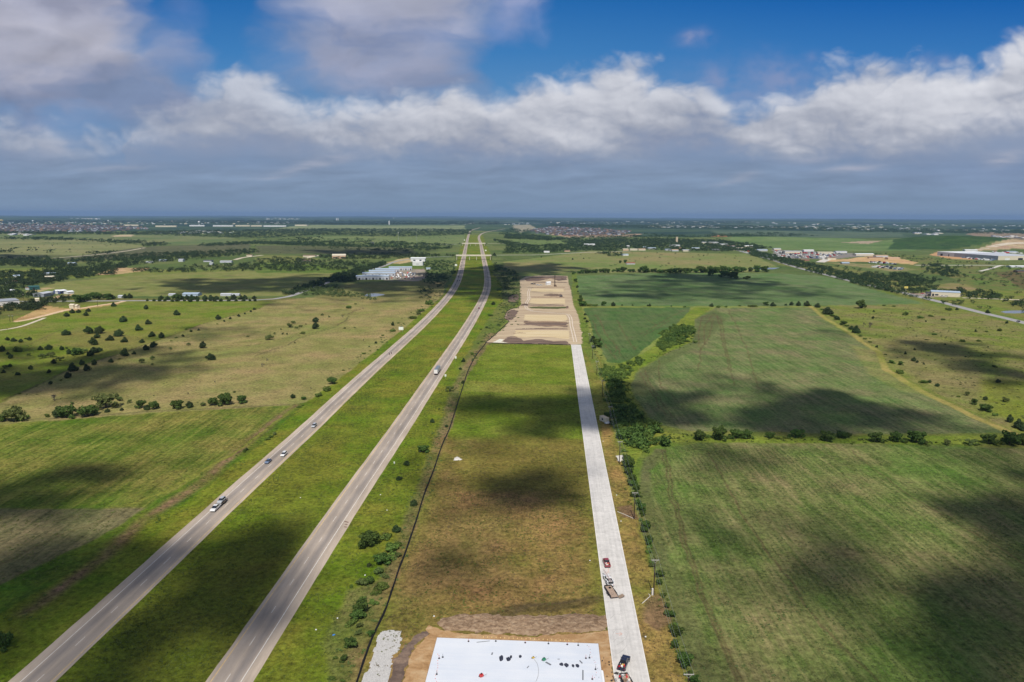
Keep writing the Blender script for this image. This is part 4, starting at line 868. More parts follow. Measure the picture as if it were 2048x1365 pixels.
# white foundation slab with its form boards
def build_slab():
    c = [(874.3, 1275.5), (1196.5, 1287.5)]
    a = G(*c[0], .45); b = G(*c[1], .45); dx = (b-a); dx.z = 0; L = dx.length; dx.normalize(); dy = Vector((dx.y, -dx.x, 0))   # towards the camera
    root = empty('foundation_slab', (a.x, a.y, 0)); tag(root, 'white concrete foundation slab with brown form boards in the sand beside the concrete street', 'slab')
    ang = math.atan2(dx.y, dx.x); root.rotation_euler = (0, 0, ang)
    m = bpy.data.materials.new('slab_white'); m.use_nodes = True; n = m.node_tree.nodes; l = m.node_tree.links; bb = n['Principled BSDF']; bb.inputs['Roughness'].default_value = .55
    tc = n.new('ShaderNodeTexCoord'); mp = n.new('ShaderNodeMapping'); mp.inputs['Scale'].default_value = (.06, 1.1, 1); l.new(tc.outputs['Object'], mp.inputs[0]); t = n.new('ShaderNodeTexNoise'); t.inputs['Scale'].default_value = 1; t.inputs['Detail'].default_value = 7; l.new(mp.outputs[0], t.inputs['Vector'])
    t2 = n.new('ShaderNodeTexNoise'); t2.inputs['Scale'].default_value = .12; t2.inputs['Detail'].default_value = 4; l.new(tc.outputs['Object'], t2.inputs['Vector'])
    ad = n.new('ShaderNodeMath'); ad.operation = 'ADD'; l.new(t.outputs[0], ad.inputs[0]); l.new(t2.outputs[0], ad.inputs[1])
    r = n.new('ShaderNodeMapRange'); r.inputs[1].default_value = .75; r.inputs[2].default_value = 1.25; l.new(ad.outputs[0], r.inputs[0])
    mx = n.new('ShaderNodeMix'); mx.data_type = 'RGBA'; mx.inputs[6].default_value = (.56, .60, .67, 1); mx.inputs[7].default_value = (.63, .655, .70, 1); l.new(r.outputs[0], mx.inputs[0]); l.new(mx.outputs[2], bb.inputs['Base Color'])
    MB().box(0, L, -60, 0, -.05, .45).build('slab', m, root)
    wd = mat('form_board', (.30, .20, .12), .9, var=.3, vs=2.)
    MB().box(-.12, L+.12, .003, .12, -.05, .48).build('form_board', wd, root)
    MB().box(L+.003, L+.12, -60, 0, -.05, .48).build('form_board', wd, root)
    MB().box(-.12, -.003, -60, 0, -.05, .48).build('form_board', wd, root)
    return root, a, dx, dy, L
SLAB, SA, SDX, SDY, SLEN = build_slab()
# ---------------- trees and shrubs ----------------
F_cedar = foliage('cedar_leaves', (.018, .034, .012), (.055, .085, .026), .5, .1)
F_oak = foliage('oak_leaves', (.024, .050, .010), (.100, .165, .034), .4, .2)
F_light = foliage('mesquite_leaves', (.075, .115, .030), (.17, .21, .065), .5, .3)
F_shrub = foliage('shrub_leaves', (.030, .062, .010), (.170, .240, .050), .22, .25)
F_bare = foliage('bare_twigs', (.06, .055, .045), (.13, .12, .10), .6, .05)
F_far = foliage('far_leaves', (.016, .032, .012), (.052, .085, .028), .05, .1)
F_farl = foliage('far_scrub_leaves', (.042, .070, .020), (.105, .145, .048), .05, .1)
M_bark = mat('bark', (.10, .075, .055), .9, var=.3, vs=6)
def leaf_quads(rng, centers, radii, n, size, flat=.75, zmin=.02):
    """n leaf clumps: small tilted quads near the surface of several lobes"""
    k = rng.choice(len(centers), n, p=(radii**2)/np.sum(radii**2)); d = rng.normal(size=(n, 3)); d /= np.linalg.norm(d, axis=1)[:, None]
    rr = radii[k]*(.62+.42*rng.rand(n)**.6)
    c = centers[k]+d*rr[:, None]*np.array([1, 1, flat]); c[:, 2] = np.maximum(c[:, 2], zmin)
    nrm = d+rng.normal(size=(n, 3))*.55+np.array([0, 0, .25]); nrm /= np.linalg.norm(nrm, axis=1)[:, None]
    t = np.cross(nrm, rng.normal(size=(n, 3))); t /= np.linalg.norm(t, axis=1)[:, None]; b = np.cross(nrm, t)
    s = (size*(.6+.8*rng.rand(n)))[:, None]; e = s*(.55+.5*rng.rand(n))[:, None]
    V = np.stack([c-t*s-b*e*.4, c+b*e, c+t*s*.9+b*e*.2, c-b*e*.9], 1).reshape(-1, 3)
    return V, np.arange(4*n).reshape(n, 4)
def crown_lobes(rng, kind):
    """lobes of a crown about 1 unit wide (radius .5)"""
    if kind == 'cedar':      # broad cone, dense to the ground
        cs, rs = [], []
        for i in range(16):
            h = rng.rand()**1.2; w_ = .36*(1-h)**.6; a = rng.rand()*6.28; cs.append((math.cos(a)*w_*rng.uniform(.5, 1), math.sin(a)*w_*rng.uniform(.5, 1), .13+.50*h)); rs.append(.12+.10*(1-h))
        cs.append((0, 0, .3)); rs.append(.30)
    elif kind == 'oak':
        cs, rs = [(0, 0, .42)], [.30]
        for i in range(13):
            a = rng.rand()*6.28; q = rng.uniform(.14, .42); cs.append((math.cos(a)*q, math.sin(a)*q, rng.uniform(.20, .66)-q*.25)); rs.append(rng.uniform(.08, .18))
    elif kind == 'light':
        cs, rs = [(0, 0, .34)], [.2]
        for i in range(15):
            a = rng.rand()*6.28; q = rng.uniform(.05, .34); cs.append((math.cos(a)*q, math.sin(a)*q, rng.uniform(.22, .52)-q*.25)); rs.append(rng.uniform(.10, .16))
    else:                    # low irregular shrub
        cs, rs = [], []
        for i in range(11):
            a = rng.rand()*6.28; q = rng.uniform(0, .38); cs.append((math.cos(a)*q, math.sin(a)*q, rng.uniform(.06, .30))); rs.append(rng.uniform(.09, .19))
    return np.array(cs), np.array(rs)
def trunk_mesh(rng, kind):
    mb = MB(); h = {'cedar': .42, 'oak': .34, 'light': .32}.get(kind, .12); mb.tube((0, 0, -.03), (0, 0, h), .030, .018, 7)
    for i in range(6):
        a = rng.rand()*6.28; q = rng.uniform(.15, .33); mb.tube((0, 0, h*rng.uniform(.4, 1)), (math.cos(a)*q, math.sin(a)*q, h+rng.uniform(.02, .2)), .014, .004, 5, False)
    return mb.mesh('trunk', M_bark)
PLANT = {}
def make_plant(key, kind, m, n, size, seed, flat=.8):
    rng = np.random.RandomState(seed); cs, rs = crown_lobes(rng, kind); V, F = leaf_quads(rng, cs, rs, n, size, flat)
    PLANT.setdefault(key, []).append((npmesh('crown', V, F, m), trunk_mesh(rng, kind)))
for s in (1, 2, 3): make_plant('cedar', 'cedar', F_cedar, 1500, .042, s)
for s in (4, 5, 6): make_plant('oak', 'oak', F_oak, 1500, .045, s)
for s in (7, 8): make_plant('light', 'light', F_light, 800, .042, s)
for s in (9, 10, 11): make_plant('shrub', 'shrub', F_shrub, 900, .042, s)
def bare_mesh(seed):
    r_ = random.Random(seed); mb = MB()
    def grow(p, d, L, r, k):
        q = p+d*L; mb.tube(p, q, r, r*.6, 5, False)
        if k:
            for _ in range(4): grow(q, (d+Vector((r_.uniform(-1, 1), r_.uniform(-1, 1), r_.uniform(-.3, .6)))*.8).normalized(), L*.72, r*.6, k-1)
    for _ in range(4): grow(Vector((0, 0, .10)), Vector((r_.uniform(-1, 1), r_.uniform(-1, 1), .8)).normalized(), .19, .016, 3)
    return mb.mesh('crown', F_bare)
PLANT['bare'] = [(bare_mesh(i), trunk_mesh(np.random.RandomState(i), 'shrub')) for i in (1, 2)]
NAMES = {'cedar': ('cedar_tree', 'tree'), 'oak': ('broadleaf_tree', 'tree'), 'light': ('mesquite_tree', 'tree'), 'shrub': ('shrub', 'shrub'), 'bare': ('bare_tree', 'tree')}
def plant(key, u, v, wpx, label, group, tall=1.0, base=None):
    """u, v: middle of the crown in the photo, wpx: its width there"""
    vb = v+wpx*(.30 if base is None else base); p = GG(u, vb); w_ = wpx*mpx(p)*(1.22 if key != 'cedar' else 1.12)
    cr, tk = random.choice(PLANT[key]); nm, cat = NAMES[key]
    s = Vector((w_*random.uniform(.88, 1.12), w_*random.uniform(.8, 1.25), w_*tall*random.uniform(.82, 1.15)*(.85 if key == 'shrub' else 1)))
    if wpx < 9:
        o = bpy.data.objects.new(nm, cr); C.objects.link(o)
    else:
        o = bpy.data.objects.new(nm, None); C.objects.link(o); o.empty_display_size = .2
        for pn, me in (('crown', cr), ('trunk', tk)): c = bpy.data.objects.new(pn, me); C.objects.link(c); c.parent = o
    o.location = p; o.scale = s; o.rotation_euler = (0, 0, random.uniform(0, 6.28)); tag(o, label, cat, group)
    return o
def plants(items, ox, oy, k, fmt, group, tall=1.0):
    """items: (x, y, width[, key]) in a crop with origin ox, oy and scale k. fmt uses {n} {kind}; counted from the left"""
    words = {'cedar': 'dark rounded cedar', 'oak': 'green leafy tree', 'light': 'pale sparse mesquite tree', 'shrub': 'low green shrub', 'bare': 'grey half-bare tree'}
    items = sorted(items, key=lambda t: t[0])
    for i, it in enumerate(items):
        key = it[3] if len(it) > 3 else 'cedar'
        plant(key, ox+it[0]/k, oy+it[1]/k, it[2]/k, fmt.format(n=nth(i+1), kind=words[key]), group, tall)
plants([(910, 40, 45), (578, 95, 42), (630, 92, 38), (708, 82, 44), (533, 120, 48), (690, 115, 44), (1170, 62, 42), (1415, 108, 50), (1745, 143, 50), (987, 160, 58), (1185, 180, 52), (1108, 228, 60), (532, 262, 68), (712, 250, 74), (797, 245, 80), (780, 290, 56), (952, 265, 88),
        (1217, 277, 60), (1293, 287, 56), (885, 308, 62), (1000, 322, 60), (1138, 330, 44), (748, 340, 76), (1490, 230, 30, 'shrub'), (1530, 250, 26)], 0, 600, 4,
       '{kind} on the upper green pasture, {n} from left', 'cedars scattered over the upper green pasture')
plants([(62, 315, 38), (112, 320, 46), (170, 330, 40), (205, 305, 36, 'shrub'), (240, 312, 42), (18, 395, 60), (137, 387, 90, 'shrub'), (325, 388, 44), (395, 380, 62), (495, 390, 40), (552, 420, 48), (622, 415, 80, 'oak'), (760, 405, 70), (800, 398, 50), (725, 432, 56),
        (88, 455, 48), (40, 535, 50, 'light'), (432, 495, 50), (480, 470, 60, 'light'), (755, 502, 60), (658, 505, 50), (82, 525, 40), (248, 543, 44), (395, 575, 40), (145, 592, 40), (30, 575, 34), (340, 450, 60, 'light'), (405, 440, 70, 'light'), (680, 410, 50, 'light'), (230, 440, 34, 'light'), (66, 430, 30), (535, 385, 30, 'light')], 0, 600, 4,
       '{kind} on the lower green pasture, {n} from left', 'trees scattered over the lower green pasture')
plants([(408, 664, 40), (490, 635, 30, 'shrub'), (548, 605, 66), (583, 545, 86), (698, 548, 64), (890, 490, 40), (960, 468, 26, 'shrub'), (1000, 425, 80), (1075, 425, 36), (1170, 385, 56), (1230, 360, 66), (1370, 325, 22, 'shrub'), (1410, 300, 24, 'shrub'), (1465, 288, 26), (1590, 240, 20), (1740, 190, 22, 'shrub'), (1795, 170, 22), (1843, 148, 24), (1910, 127, 28), (1960, 110, 20), (2008, 92, 22), (2035, 72, 28), (160, 747, 26, 'shrub'), (295, 690, 18, 'shrub')], 0, 600, 4,
       '{kind} on the slanting pasture fence, {n} from left', 'trees along the slanting pasture fence')
plants([(60, 930, 130, 'light'), (130, 925, 150, 'light'), (180, 935, 90, 'shrub'), (20, 950, 70, 'oak'), (380, 915, 66, 'shrub'), (465, 910, 100), (540, 905, 120, 'oak'), (620, 895, 44, 'light'), (705, 892, 125, 'oak'), (860, 885, 45), (975, 875, 36), (1128, 845, 66, 'oak'), (1180, 860, 60), (1235, 853, 72, 'oak'), (1420, 842, 95, 'oak'), (1515, 843, 66), (1625, 832, 52, 'light'), (1705, 818, 84, 'oak'), (1800, 810, 106, 'oak'), (1940, 800, 76, 'oak')], 0, 600, 4,
       '{kind} in the near pasture edge row, {n} from left', 'trees in the row along the near pasture edge')
plants([(850, 805, 190, 'light'), (955, 790, 60, 'light'), (438, 785, 80, 'bare'), (1040, 810, 44, 'light'), (578, 828, 30, 'light'), (1133, 488, 50, 'light'), (1222, 465, 44, 'light'), (1688, 458, 82), (1625, 365, 70), (1725, 660, 34, 'bare'), (1500, 750, 30, 'bare'), (1510, 355, 36, 'light'), (1365, 390, 26, 'light'), (1220, 515, 24, 'light'), (1985, 292, 24, 'light'), (1875, 735, 26, 'light')], 0, 600, 4,
       '{kind} on the left part of the olive pasture, {n} from left', 'lone trees on the left olive pasture')
plants([(480, 160, 60), (478, 212, 68), (740, 50, 56, 'shrub'), (795, 30, 22, 'shrub'), (530, 120, 30, 'light'), (270, 205, 56, 'light'), (300, 178, 40, 'light'), (358, 212, 32, 'light'), (325, 222, 30, 'light'), (110, 298, 72, 'light'), (148, 270, 26, 'light'), (375, 258, 44, 'shrub'), (215, 270, 26, 'light'), (250, 272, 24, 'light'), (200, 235, 14), (85, 478, 36, 'bare'), (50, 522, 44, 'bare'), (298, 772, 46), (382, 788, 40, 'oak'), (435, 708, 30, 'bare'), (710, 225, 22, 'light'), (790, 222, 18, 'light'), (310, 342, 20, 'light'), (690, 133, 34, 'bare'), (400, 195, 12), (860, 325, 24, 'bare'), (585, 135, 20, 'light')], 512, 600, 4,
       '{kind} on the right part of the olive pasture, {n} from left', 'lone trees on the right olive pasture')
plants([(345, 850, 38, 'shrub'), (375, 840, 20, 'shrub'), (500, 750, 72, 'shrub'), (575, 698, 92, 'shrub'), (610, 652, 66, 'oak'), (700, 560, 24, 'shrub'), (860, 425, 32, 'shrub'), (910, 405, 20, 'shrub'), (960, 340, 26), (975, 395, 22, 'shrub'), (1015, 280, 28, 'shrub'), (1095, 195, 38), (1138, 182, 24, 'shrub'), (1100, 238, 50, 'shrub'), (1180, 185, 24, 'shrub'), (1250, 135, 60, 'shrub'), (1300, 110, 40, 'light'), (1320, 75, 60, 'shrub'), (1395, 12, 90, 'shrub')], 512, 600, 4,
       '{kind} on the left highway verge, {n} from left', 'shrubs along the left verge of the highway')
plants([(550, 500, 70, 'shrub'), (580, 490, 50), (880, 320, 80, 'shrub'), (840, 355, 70, 'shrub'), (930, 295, 60, 'light')], 400, 820, 6.2, '{kind} beside the brown strip left of the highway, {n} from left', 'shrubs beside the brown strip left of the highway')
plant('oak', 8, 1284, 36, 'big dark green bush at the left edge of the photo beside the highway', None)
plants([(1660, 485, 40), (1730, 425, 44, 'shrub'), (1760, 462, 26, 'shrub'), (1550, 715, 64, 'light'), (1635, 550, 28), (1655, 660, 34), (1410, 970, 38), (1525, 1010, 32), (1465, 870, 20, 'shrub'), (1870, 115, 50, 'shrub'), (1845, 215, 34, 'shrub'), (1800, 232, 22, 'shrub'), (1975, 55, 26, 'shrub'), (1900, 30, 36), (1955, 180, 20, 'shrub')], 512, 600, 4,
       '{kind} on the far right highway verge, {n} from left', 'shrubs on the far right verge of the highway')
plants([(890, 128, 54, 'oak'), (800, 200, 48), (760, 280, 38), (835, 410, 50), (600, 610, 96, 'oak'), (690, 575, 70, 'shrub'), (745, 550, 54), (720, 635, 100, 'shrub'), (760, 620, 60, 'shrub'), (665, 710, 78, 'oak'), (720, 700, 50, 'shrub'), (755, 685, 40, 'light'), (650, 770, 60, 'light'), (600, 740, 30), (600, 825, 50, 'oak'), (655, 840, 90, 'shrub'), (560, 830, 60, 'light'), (640, 880, 50, 'shrub'), (560, 970, 90, 'oak'), (620, 930, 54, 'shrub'), (570, 920, 50, 'shrub'), (510, 1030, 76, 'shrub'), (540, 1005, 70, 'oak'), (550, 1060, 40, 'light'), (500, 1160, 64, 'oak'), (540, 1100, 40, 'light'), (610, 1105, 36, 'oak'), (465, 1240, 42, 'oak'), (420, 1230, 30, 'shrub'), (400, 1335, 44, 'shrub'), (460, 1350, 34, 'shrub'), (520, 960, 30, 'light'), (505, 850, 30, 'shrub'), (690, 800, 40, 'light')], 512, 850, 2.65,
       '{kind} on the near right highway verge, {n} from left', 'shrubs on the near right verge of the highway', .85)
plants([(485, 585, 110, 'oak'), (450, 560, 50, 'shrub'), (490, 650, 80, 'oak'), (520, 710, 80, 'oak'), (525, 760, 70, 'oak'), (560, 800, 70, 'oak'), (560, 860, 76, 'oak'), (600, 985, 84, 'oak'), (615, 1030, 60, 'oak'), (645, 1140, 72, 'oak'), (675, 1270, 70, 'oak'), (670, 1330, 56, 'shrub')], 1150, 800, 4.55,
       '{kind} in the middle hedge under the power line, {n} from left', 'hedge trees under the middle stretch of the power line')
plants([(1350, 60, 130, 'oak'), (1400, 395, 90, 'shrub'), (1540, 630, 150, 'oak'), (1610, 1040, 66, 'shrub'), (1675, 1205, 86, 'oak'), (1440, 300, 50, 'shrub'), (1350, 175, 36, 'shrub')], 1150, 1080, 9.1,
       '{kind} in the hedge right of the near power pole, {n} from left', 'hedge trees right of the near power pole')
plants([(1750, 150, 84, 'oak'), (1790, 240, 60, 'shrub'), (1805, 320, 128, 'oak'), (1790, 430, 54, 'oak'), (1820, 520, 60, 'shrub'), (1895, 620, 146, 'oak'), (1850, 560, 60, 'shrub'), (1990, 815, 90, 'oak'), (1940, 730, 50, 'shrub'), (2040, 900, 90, 'oak')], 1000, 1200, 5.12,
       '{kind} in the hedge at the bottom right of the street, {n} from left', 'hedge trees at the bottom of the photo')

plants([(1262, 948, 13, 'shrub'), (1259, 962, 11, 'light'), (1268, 985, 13, 'shrub'), (1276, 1005, 12, 'oak'), (1281, 1038, 12, 'shrub'), (1288, 1060, 13, 'oak'), (1297, 1102, 14, 'shrub'), (1303, 1130, 13, 'light'), (1318, 1165, 13, 'oak'), (1326, 1188, 14, 'shrub'), (1333, 1225, 15, 'light'), (1343, 1248, 16, 'shrub'), (1349, 1290, 18, 'oak'), (1362, 1305, 18, 'shrub'), (1376, 1345, 20, 'shrub'), (1252, 915, 15, 'oak'), (1247, 900, 13, 'shrub'), (1256, 930, 14, 'oak')], 0, 0, 1,
       '{kind} filling gaps in the power line hedge, {n} from left', 'smaller plants filling the power line hedge')
plants([(-552, 1088, 100, 'oak'), (-484, 1080, 60, 'shrub'), (-384, 1085, 120, 'oak'), (-330, 1095, 50, 'shrub'), (-264, 1085, 90, 'oak'), (-224, 1080, 80, 'oak'), (-166, 1085, 90, 'oak'), (15, 1085, 66, 'oak'), (70, 1100, 36, 'shrub'), (222, 1072, 100, 'oak'), (160, 1095, 40, 'shrub'), (270, 1100, 30, 'shrub'), (468, 1098, 116, 'oak'), (585, 1080, 80, 'oak'), (638, 1088, 50, 'oak'), (740, 1110, 40, 'shrub'), (862, 1108, 96, 'oak'), (945, 1125, 30, 'shrub'), (1030, 1106, 96, 'oak'), (1102, 1125, 44, 'shrub'), (1188, 1110, 112, 'oak'), (1145, 1120, 40, 'shrub'), (1260, 1140, 50, 'light'),
        (1435, 1140, 74, 'light'), (1625, 1138, 80, 'light'), (1580, 1140, 40, 'shrub'), (1765, 1122, 96, 'oak'), (1930, 1122, 130, 'oak'), (1880, 1140, 60, 'shrub'), (2030, 1130, 100, 'oak'), (2080, 1120, 90, 'oak')], 1536, 600, 4,
       '{kind} in the row between two right crop fields, {n} from left', 'trees in the row between the two right crop fields')
plants([(395, 45, 56), (435, 70, 40, 'shrub'), (478, 93, 84), (520, 120, 50, 'shrub'), (550, 145, 52), (600, 190, 44, 'oak'), (628, 200, 40, 'shrub'), (665, 225, 44), (702, 242, 76), (740, 280, 44, 'shrub'), (775, 305, 40, 'shrub'), (810, 330, 36, 'shrub'), (870, 375, 24), (935, 432, 26, 'shrub'), (990, 490, 60, 'shrub'), (1063, 512, 38, 'oak'), (1060, 570, 66, 'shrub'), (1245, 648, 60, 'shrub'), (1292, 652, 40), (1352, 682, 38), (1525, 768, 30, 'shrub'), (1650, 820, 54, 'oak'), (1735, 866, 76, 'oak'), (1815, 912, 50, 'shrub'), (1930, 955, 74), (2000, 1000, 90), (2040, 1030, 60)], 1536, 600, 4,
       '{kind} along the yellow field track, {n} from left', 'trees along the yellow field track')
plants([(738, 45, 78, 'oak'), (925, 40, 30, 'shrub'), (1000, 45, 30, 'shrub'), (845, 90, 20), (840, 143, 28), (1302, 122, 42, 'shrub'), (1215, 130, 60, 'shrub'), (1100, 103, 66, 'shrub'), (760, 200, 40, 'bare'), (815, 205, 60, 'bare'), (1262, 172, 18), (1325, 268, 44, 'shrub'), (1265, 315, 24, 'shrub'), (1545, 320, 50, 'shrub'), (1690, 322, 40, 'shrub'), (1415, 355, 18), (1172, 394, 26), (1097, 428, 30), (1165, 478, 42), (1192, 495, 28), (1245, 512, 18), (1580, 455, 18), (1660, 250, 20), (1750, 248, 34, 'shrub'), (1850, 236, 44, 'shrub'), (1810, 525, 50, 'shrub'), (1840, 650, 44), (1735, 787, 46), (1910, 180, 30), (1510, 75, 26), (1755, 98, 34), (1450, 70, 50, 'shrub'), (1395, 152, 40, 'shrub'), (1590, 750, 50, 'light'), (1900, 800, 60, 'light')], 1536, 600, 4,
       '{kind} on the scrubby pasture beyond the track, {n} from left', 'scrub trees on the right-hand rough pasture')
plants([(565, 35, 54, 'oak'), (620, 36, 50, 'shrub'), (665, 37, 50, 'shrub'), (735, 35, 42, 'oak'), (810, 38, 40), (880, 42, 16), (965, 44, 14), (1085, 46, 20), (1102, 45, 26), (1275, 50, 14), (1380, 50, 34, 'shrub'), (1595, 45, 36), (1650, 50, 40, 'shrub'), (1710, 52, 26, 'shrub'), (1820, 42, 30, 'shrub'), (1910, 42, 50, 'shrub'), (1950, 44, 44, 'shrub'), (2030, 35, 36, 'oak'), (2085, 38, 44), (2190, 40, 22), (2235, 33, 40), (2290, 36, 44), (2355, 35, 54), (2380, 40, 30, 'shrub')], 1024, 600, 4,
       '{kind} in the thin row between crop fields, {n} from left', 'bushes in the thin row between upper and lower crop fields')
plants([(548, 12, 40, 'oak'), (585, 115, 24), (582, 148, 24), (600, 170, 30), (640, 320, 50), (650, 300, 34), (680, 350, 66, 'oak'), (700, 365, 50, 'oak'), (655, 375, 44), (720, 440, 24, 'shrub'), (740, 515, 36, 'shrub')], 1024, 600, 4,
       '{kind} on the strip below the building site, {n} from left', 'bushes between the building site and the crop fields')
plants([(1600, 60, 60, 'oak'), (1630, 190, 70, 'oak'), (1660, 290, 60), (1672, 370, 30), (1712, 460, 60, 'oak'), (1722, 490, 50, 'oak'), (1740, 590, 70, 'oak'), (1700, 530, 34), (1790, 770, 26), (1800, 830, 36)], 960, 540, 8.533,
       '{kind} along the right side of the building site, {n} from left', 'trees along the right side of the building site')
plants([(x, y, w_, 'oak') for x, y, w_ in [(535, 502, 30), (562, 500, 34), (595, 497, 40), (625, 497, 34), (655, 494, 40), (675, 492, 34), (710, 492, 34), (740, 492, 40), (768, 493, 38), (815, 488, 32), (855, 487, 40), (890, 485, 50), (940, 488, 34), (965, 487, 36), (1020, 488, 34), (1055, 486, 60), (1080, 488, 40), (1120, 488, 32), (1140, 490, 36), (1180, 494, 40), (1215, 494, 34), (1255, 493, 50), (1300, 494, 50), (1345, 492, 50), (1390, 490, 54), (1425, 490, 40), (1470, 492, 44), (1510, 484, 66), (1545, 488, 44), (1590, 487, 60), (1640, 487, 56), (1690, 486, 60), (1740, 484, 60), (1790, 483, 60), (1850, 482, 60), (1905, 480, 50), (1960, 480, 60), (2020, 480, 60), (1600, 510, 60), (1690, 522, 60), (1780, 532, 66), (1735, 530, 50), (1855, 547, 20), (1885, 548, 36)]], 1024, 420, 4,
       '{kind} in the hedge topping the crop field, {n} from left', 'trees in the hedge along the top of the crop field')
plants([(640, 716, 80, 'oak'), (690, 712, 60, 'oak'), (745, 695, 56, 'oak'), (790, 700, 60, 'oak'), (835, 695, 40), (870, 700, 60, 'oak'), (905, 700, 44), (1000, 695, 44), (1040, 692, 54), (600, 698, 44, 'oak'), (1290, 702, 44), (1345, 710, 40), (1410, 702, 70, 'oak'), (1450, 705, 50), (1500, 706, 50), (1540, 705, 60), (1580, 707, 40), (1640, 706, 44), (1690, 704, 60), (1730, 706, 50), (1815, 705, 30), (1870, 702, 60), (1930, 706, 40), (1960, 704, 50), (2035, 700, 40)], 0, 420, 4,
       '{kind} beyond the left country road, {n} from left', 'trees on the far side of the left country road')
plants([(1180, 722, 28), (1235, 724, 28), (1280, 722, 34), (1320, 725, 30), (1380, 727, 30), (1420, 723, 36), (1478, 724, 30), (1520, 725, 40), (1580, 723, 36), (1640, 724, 34), (1685, 722, 30), (1720, 722, 40), (1770, 722, 40), (1830, 723, 32), (1890, 724, 30), (1950, 722, 34), (2000, 723, 30), (2040, 722, 34)], 0, 420, 4,
       '{kind} on the near side of the country road, {n} from left', 'trees on the near side of the left country road')
plants([(865, 420, 24, 'oak'), (905, 415, 30, 'oak'), (485, 395, 16), (572, 388, 14), (233, 378, 14)], 1024, 420, 4, '{kind} near the old barn, {n} from left', 'trees near the old barn')
plants([(470, 630, 60), (495, 640, 60), (1315, 620, 90), (1340, 640, 70), (1290, 640, 60), (610, 385, 44), (1160, 385, 34)], 860, 450, 10.24, '{kind} at an overpass end, {n} from left', 'trees at the ends of the highway overpasses')

# woods and thickets: nobody could count these
def wood(name, label, polys, m, w0, spacing, n=90, h=.8, seed=1, near=False, cat='woodland', size=.075, tallv=.35):
    rng = np.random.RandomState(seed); VV = []; FF = []; off = 0
    lob = [crown_lobes(rng, 'oak' if not near else 'shrub') for _ in range(6)]
    protos = [leaf_quads(rng, c, r, n, size, .85) for c, r in lob]
    for poly in polys:
        P = np.array([tuple(GG(*p))[:2] for p in poly]); lo = P.min(0); hi = P.max(0); area = abs(np.sum(P[:, 0]*np.roll(P[:, 1], -1)-np.roll(P[:, 0], -1)*P[:, 1]))/2
        k = min(int(area/spacing**2), 4200); box_a = np.prod(hi-lo); cand = rng.rand(int(k*box_a/area*1.1)+4, 2)*(hi-lo)+lo
        g_ = fbm(cand[:, 0]/(spacing*5), cand[:, 1]/(spacing*5), 3, seed+5)
        ok = (sdist(cand[:, 0]+rng.normal(size=len(cand))*spacing*.5, cand[:, 1]+rng.normal(size=len(cand))*spacing*.8, P) > 0) & (g_ > -.32); cand = cand[ok]
        zz = hill(cand[:, 0], cand[:, 1])
        for (x, y), z in zip(cand, zz):
            V, F = protos[rng.randint(6)]; s = w0*(.55+.8*rng.rand()); a = rng.rand()*6.28; c_, s_ = math.cos(a)*s, math.sin(a)*s
            hs = s*h*(1+rng.uniform(-tallv, tallv))
            VV.append(np.stack([V[:, 0]*c_-V[:, 1]*s_+x, V[:, 0]*s_+V[:, 1]*c_+y, V[:, 2]*hs+z], -1)); FF.append(F+off); off += len(V)
    o = link(name, npmesh(name, np.concatenate(VV), np.concatenate(FF), m)); tag(o, label, cat, None, 'stuff'); return len(VV)
NW = []
NW.append(wood('thicket', 'dense green thicket of shrubs and small trees along the creek right of the concrete street', [[(1312, 696), (1322, 668), (1345, 655), (1378, 650), (1386, 664), (1378, 688), (1350, 692), (1325, 704)],
     [(1205, 738), (1240, 734), (1282, 718), (1286, 728), (1258, 742), (1246, 752), (1240, 766)], [(1200, 735), (1240, 745), (1240, 770), (1248, 800), (1232, 800), (1212, 770)], [(1216, 780), (1244, 785), (1262, 815), (1300, 848), (1322, 862), (1330, 874), (1310, 890), (1285, 905), (1262, 905), (1240, 880), (1228, 840)]], F_shrub, 5.6, 3.5, 260, .85, 21, True, 'thicket', .062))
NW.append(wood('brush', 'low green brush between thicket and crop fields right of the concrete street', [[(1300, 852), (1400, 872), (1500, 876), (1640, 880), (1640, 886), (1400, 884), (1330, 884)], [(1240, 750), (1262, 768), (1266, 800), (1290, 840), (1262, 815), (1244, 785)], [(1283, 722), (1330, 704), (1384, 684), (1384, 660), (1380, 690), (1330, 708), (1290, 728)], [(1166, 640), (1180, 640), (1200, 720), (1192, 720)],
     [(1640, 880), (2048, 882), (2200, 890), (2048, 894), (1700, 886)]], F_shrub, 1.9, 3.4, 60, .6, 22, True, 'brush', .11))
NW.append(wood('brush', 'weedy brush on the bank beside the building site', [[(1010, 600), (1040, 605), (1020, 650), (985, 670), (965, 700), (950, 730), (940, 725), (960, 680), (1000, 630)], [(985, 540), (1040, 548), (1042, 590), (1035, 605), (1008, 600), (1000, 570)]], F_farl, 3.2, 8., 60, .7, 23, True, 'brush', .11))
NW.append(wood('woodland', 'dark scrub woodland left of the highway beyond the storage sheds', [[(850, 522), (912, 524), (908, 545), (896, 562), (880, 580), (862, 570), (842, 560), (855, 545)], [(985, 525), (1010, 535), (1035, 548), (1036, 575), (1006, 585), (1000, 560), (990, 545)], [(830, 575), (880, 580), (860, 600), (850, 600)]], F_far, 6.5, 9.5, 70, .7, 24))
NW.append(wood('hedge', 'dark dense tree belt climbing along the country road to the storage sheds', [[(568, 588), (600, 577), (650, 560), (700, 544), (745, 531), (770, 526), (768, 532), (740, 541), (700, 556), (650, 569), (600, 584), (572, 594)], [(668, 554), (690, 551), (712, 556), (712, 564), (690, 566), (668, 563)]], F_far, 9., 5.2, 90, .85, 25, cat='tree belt'))
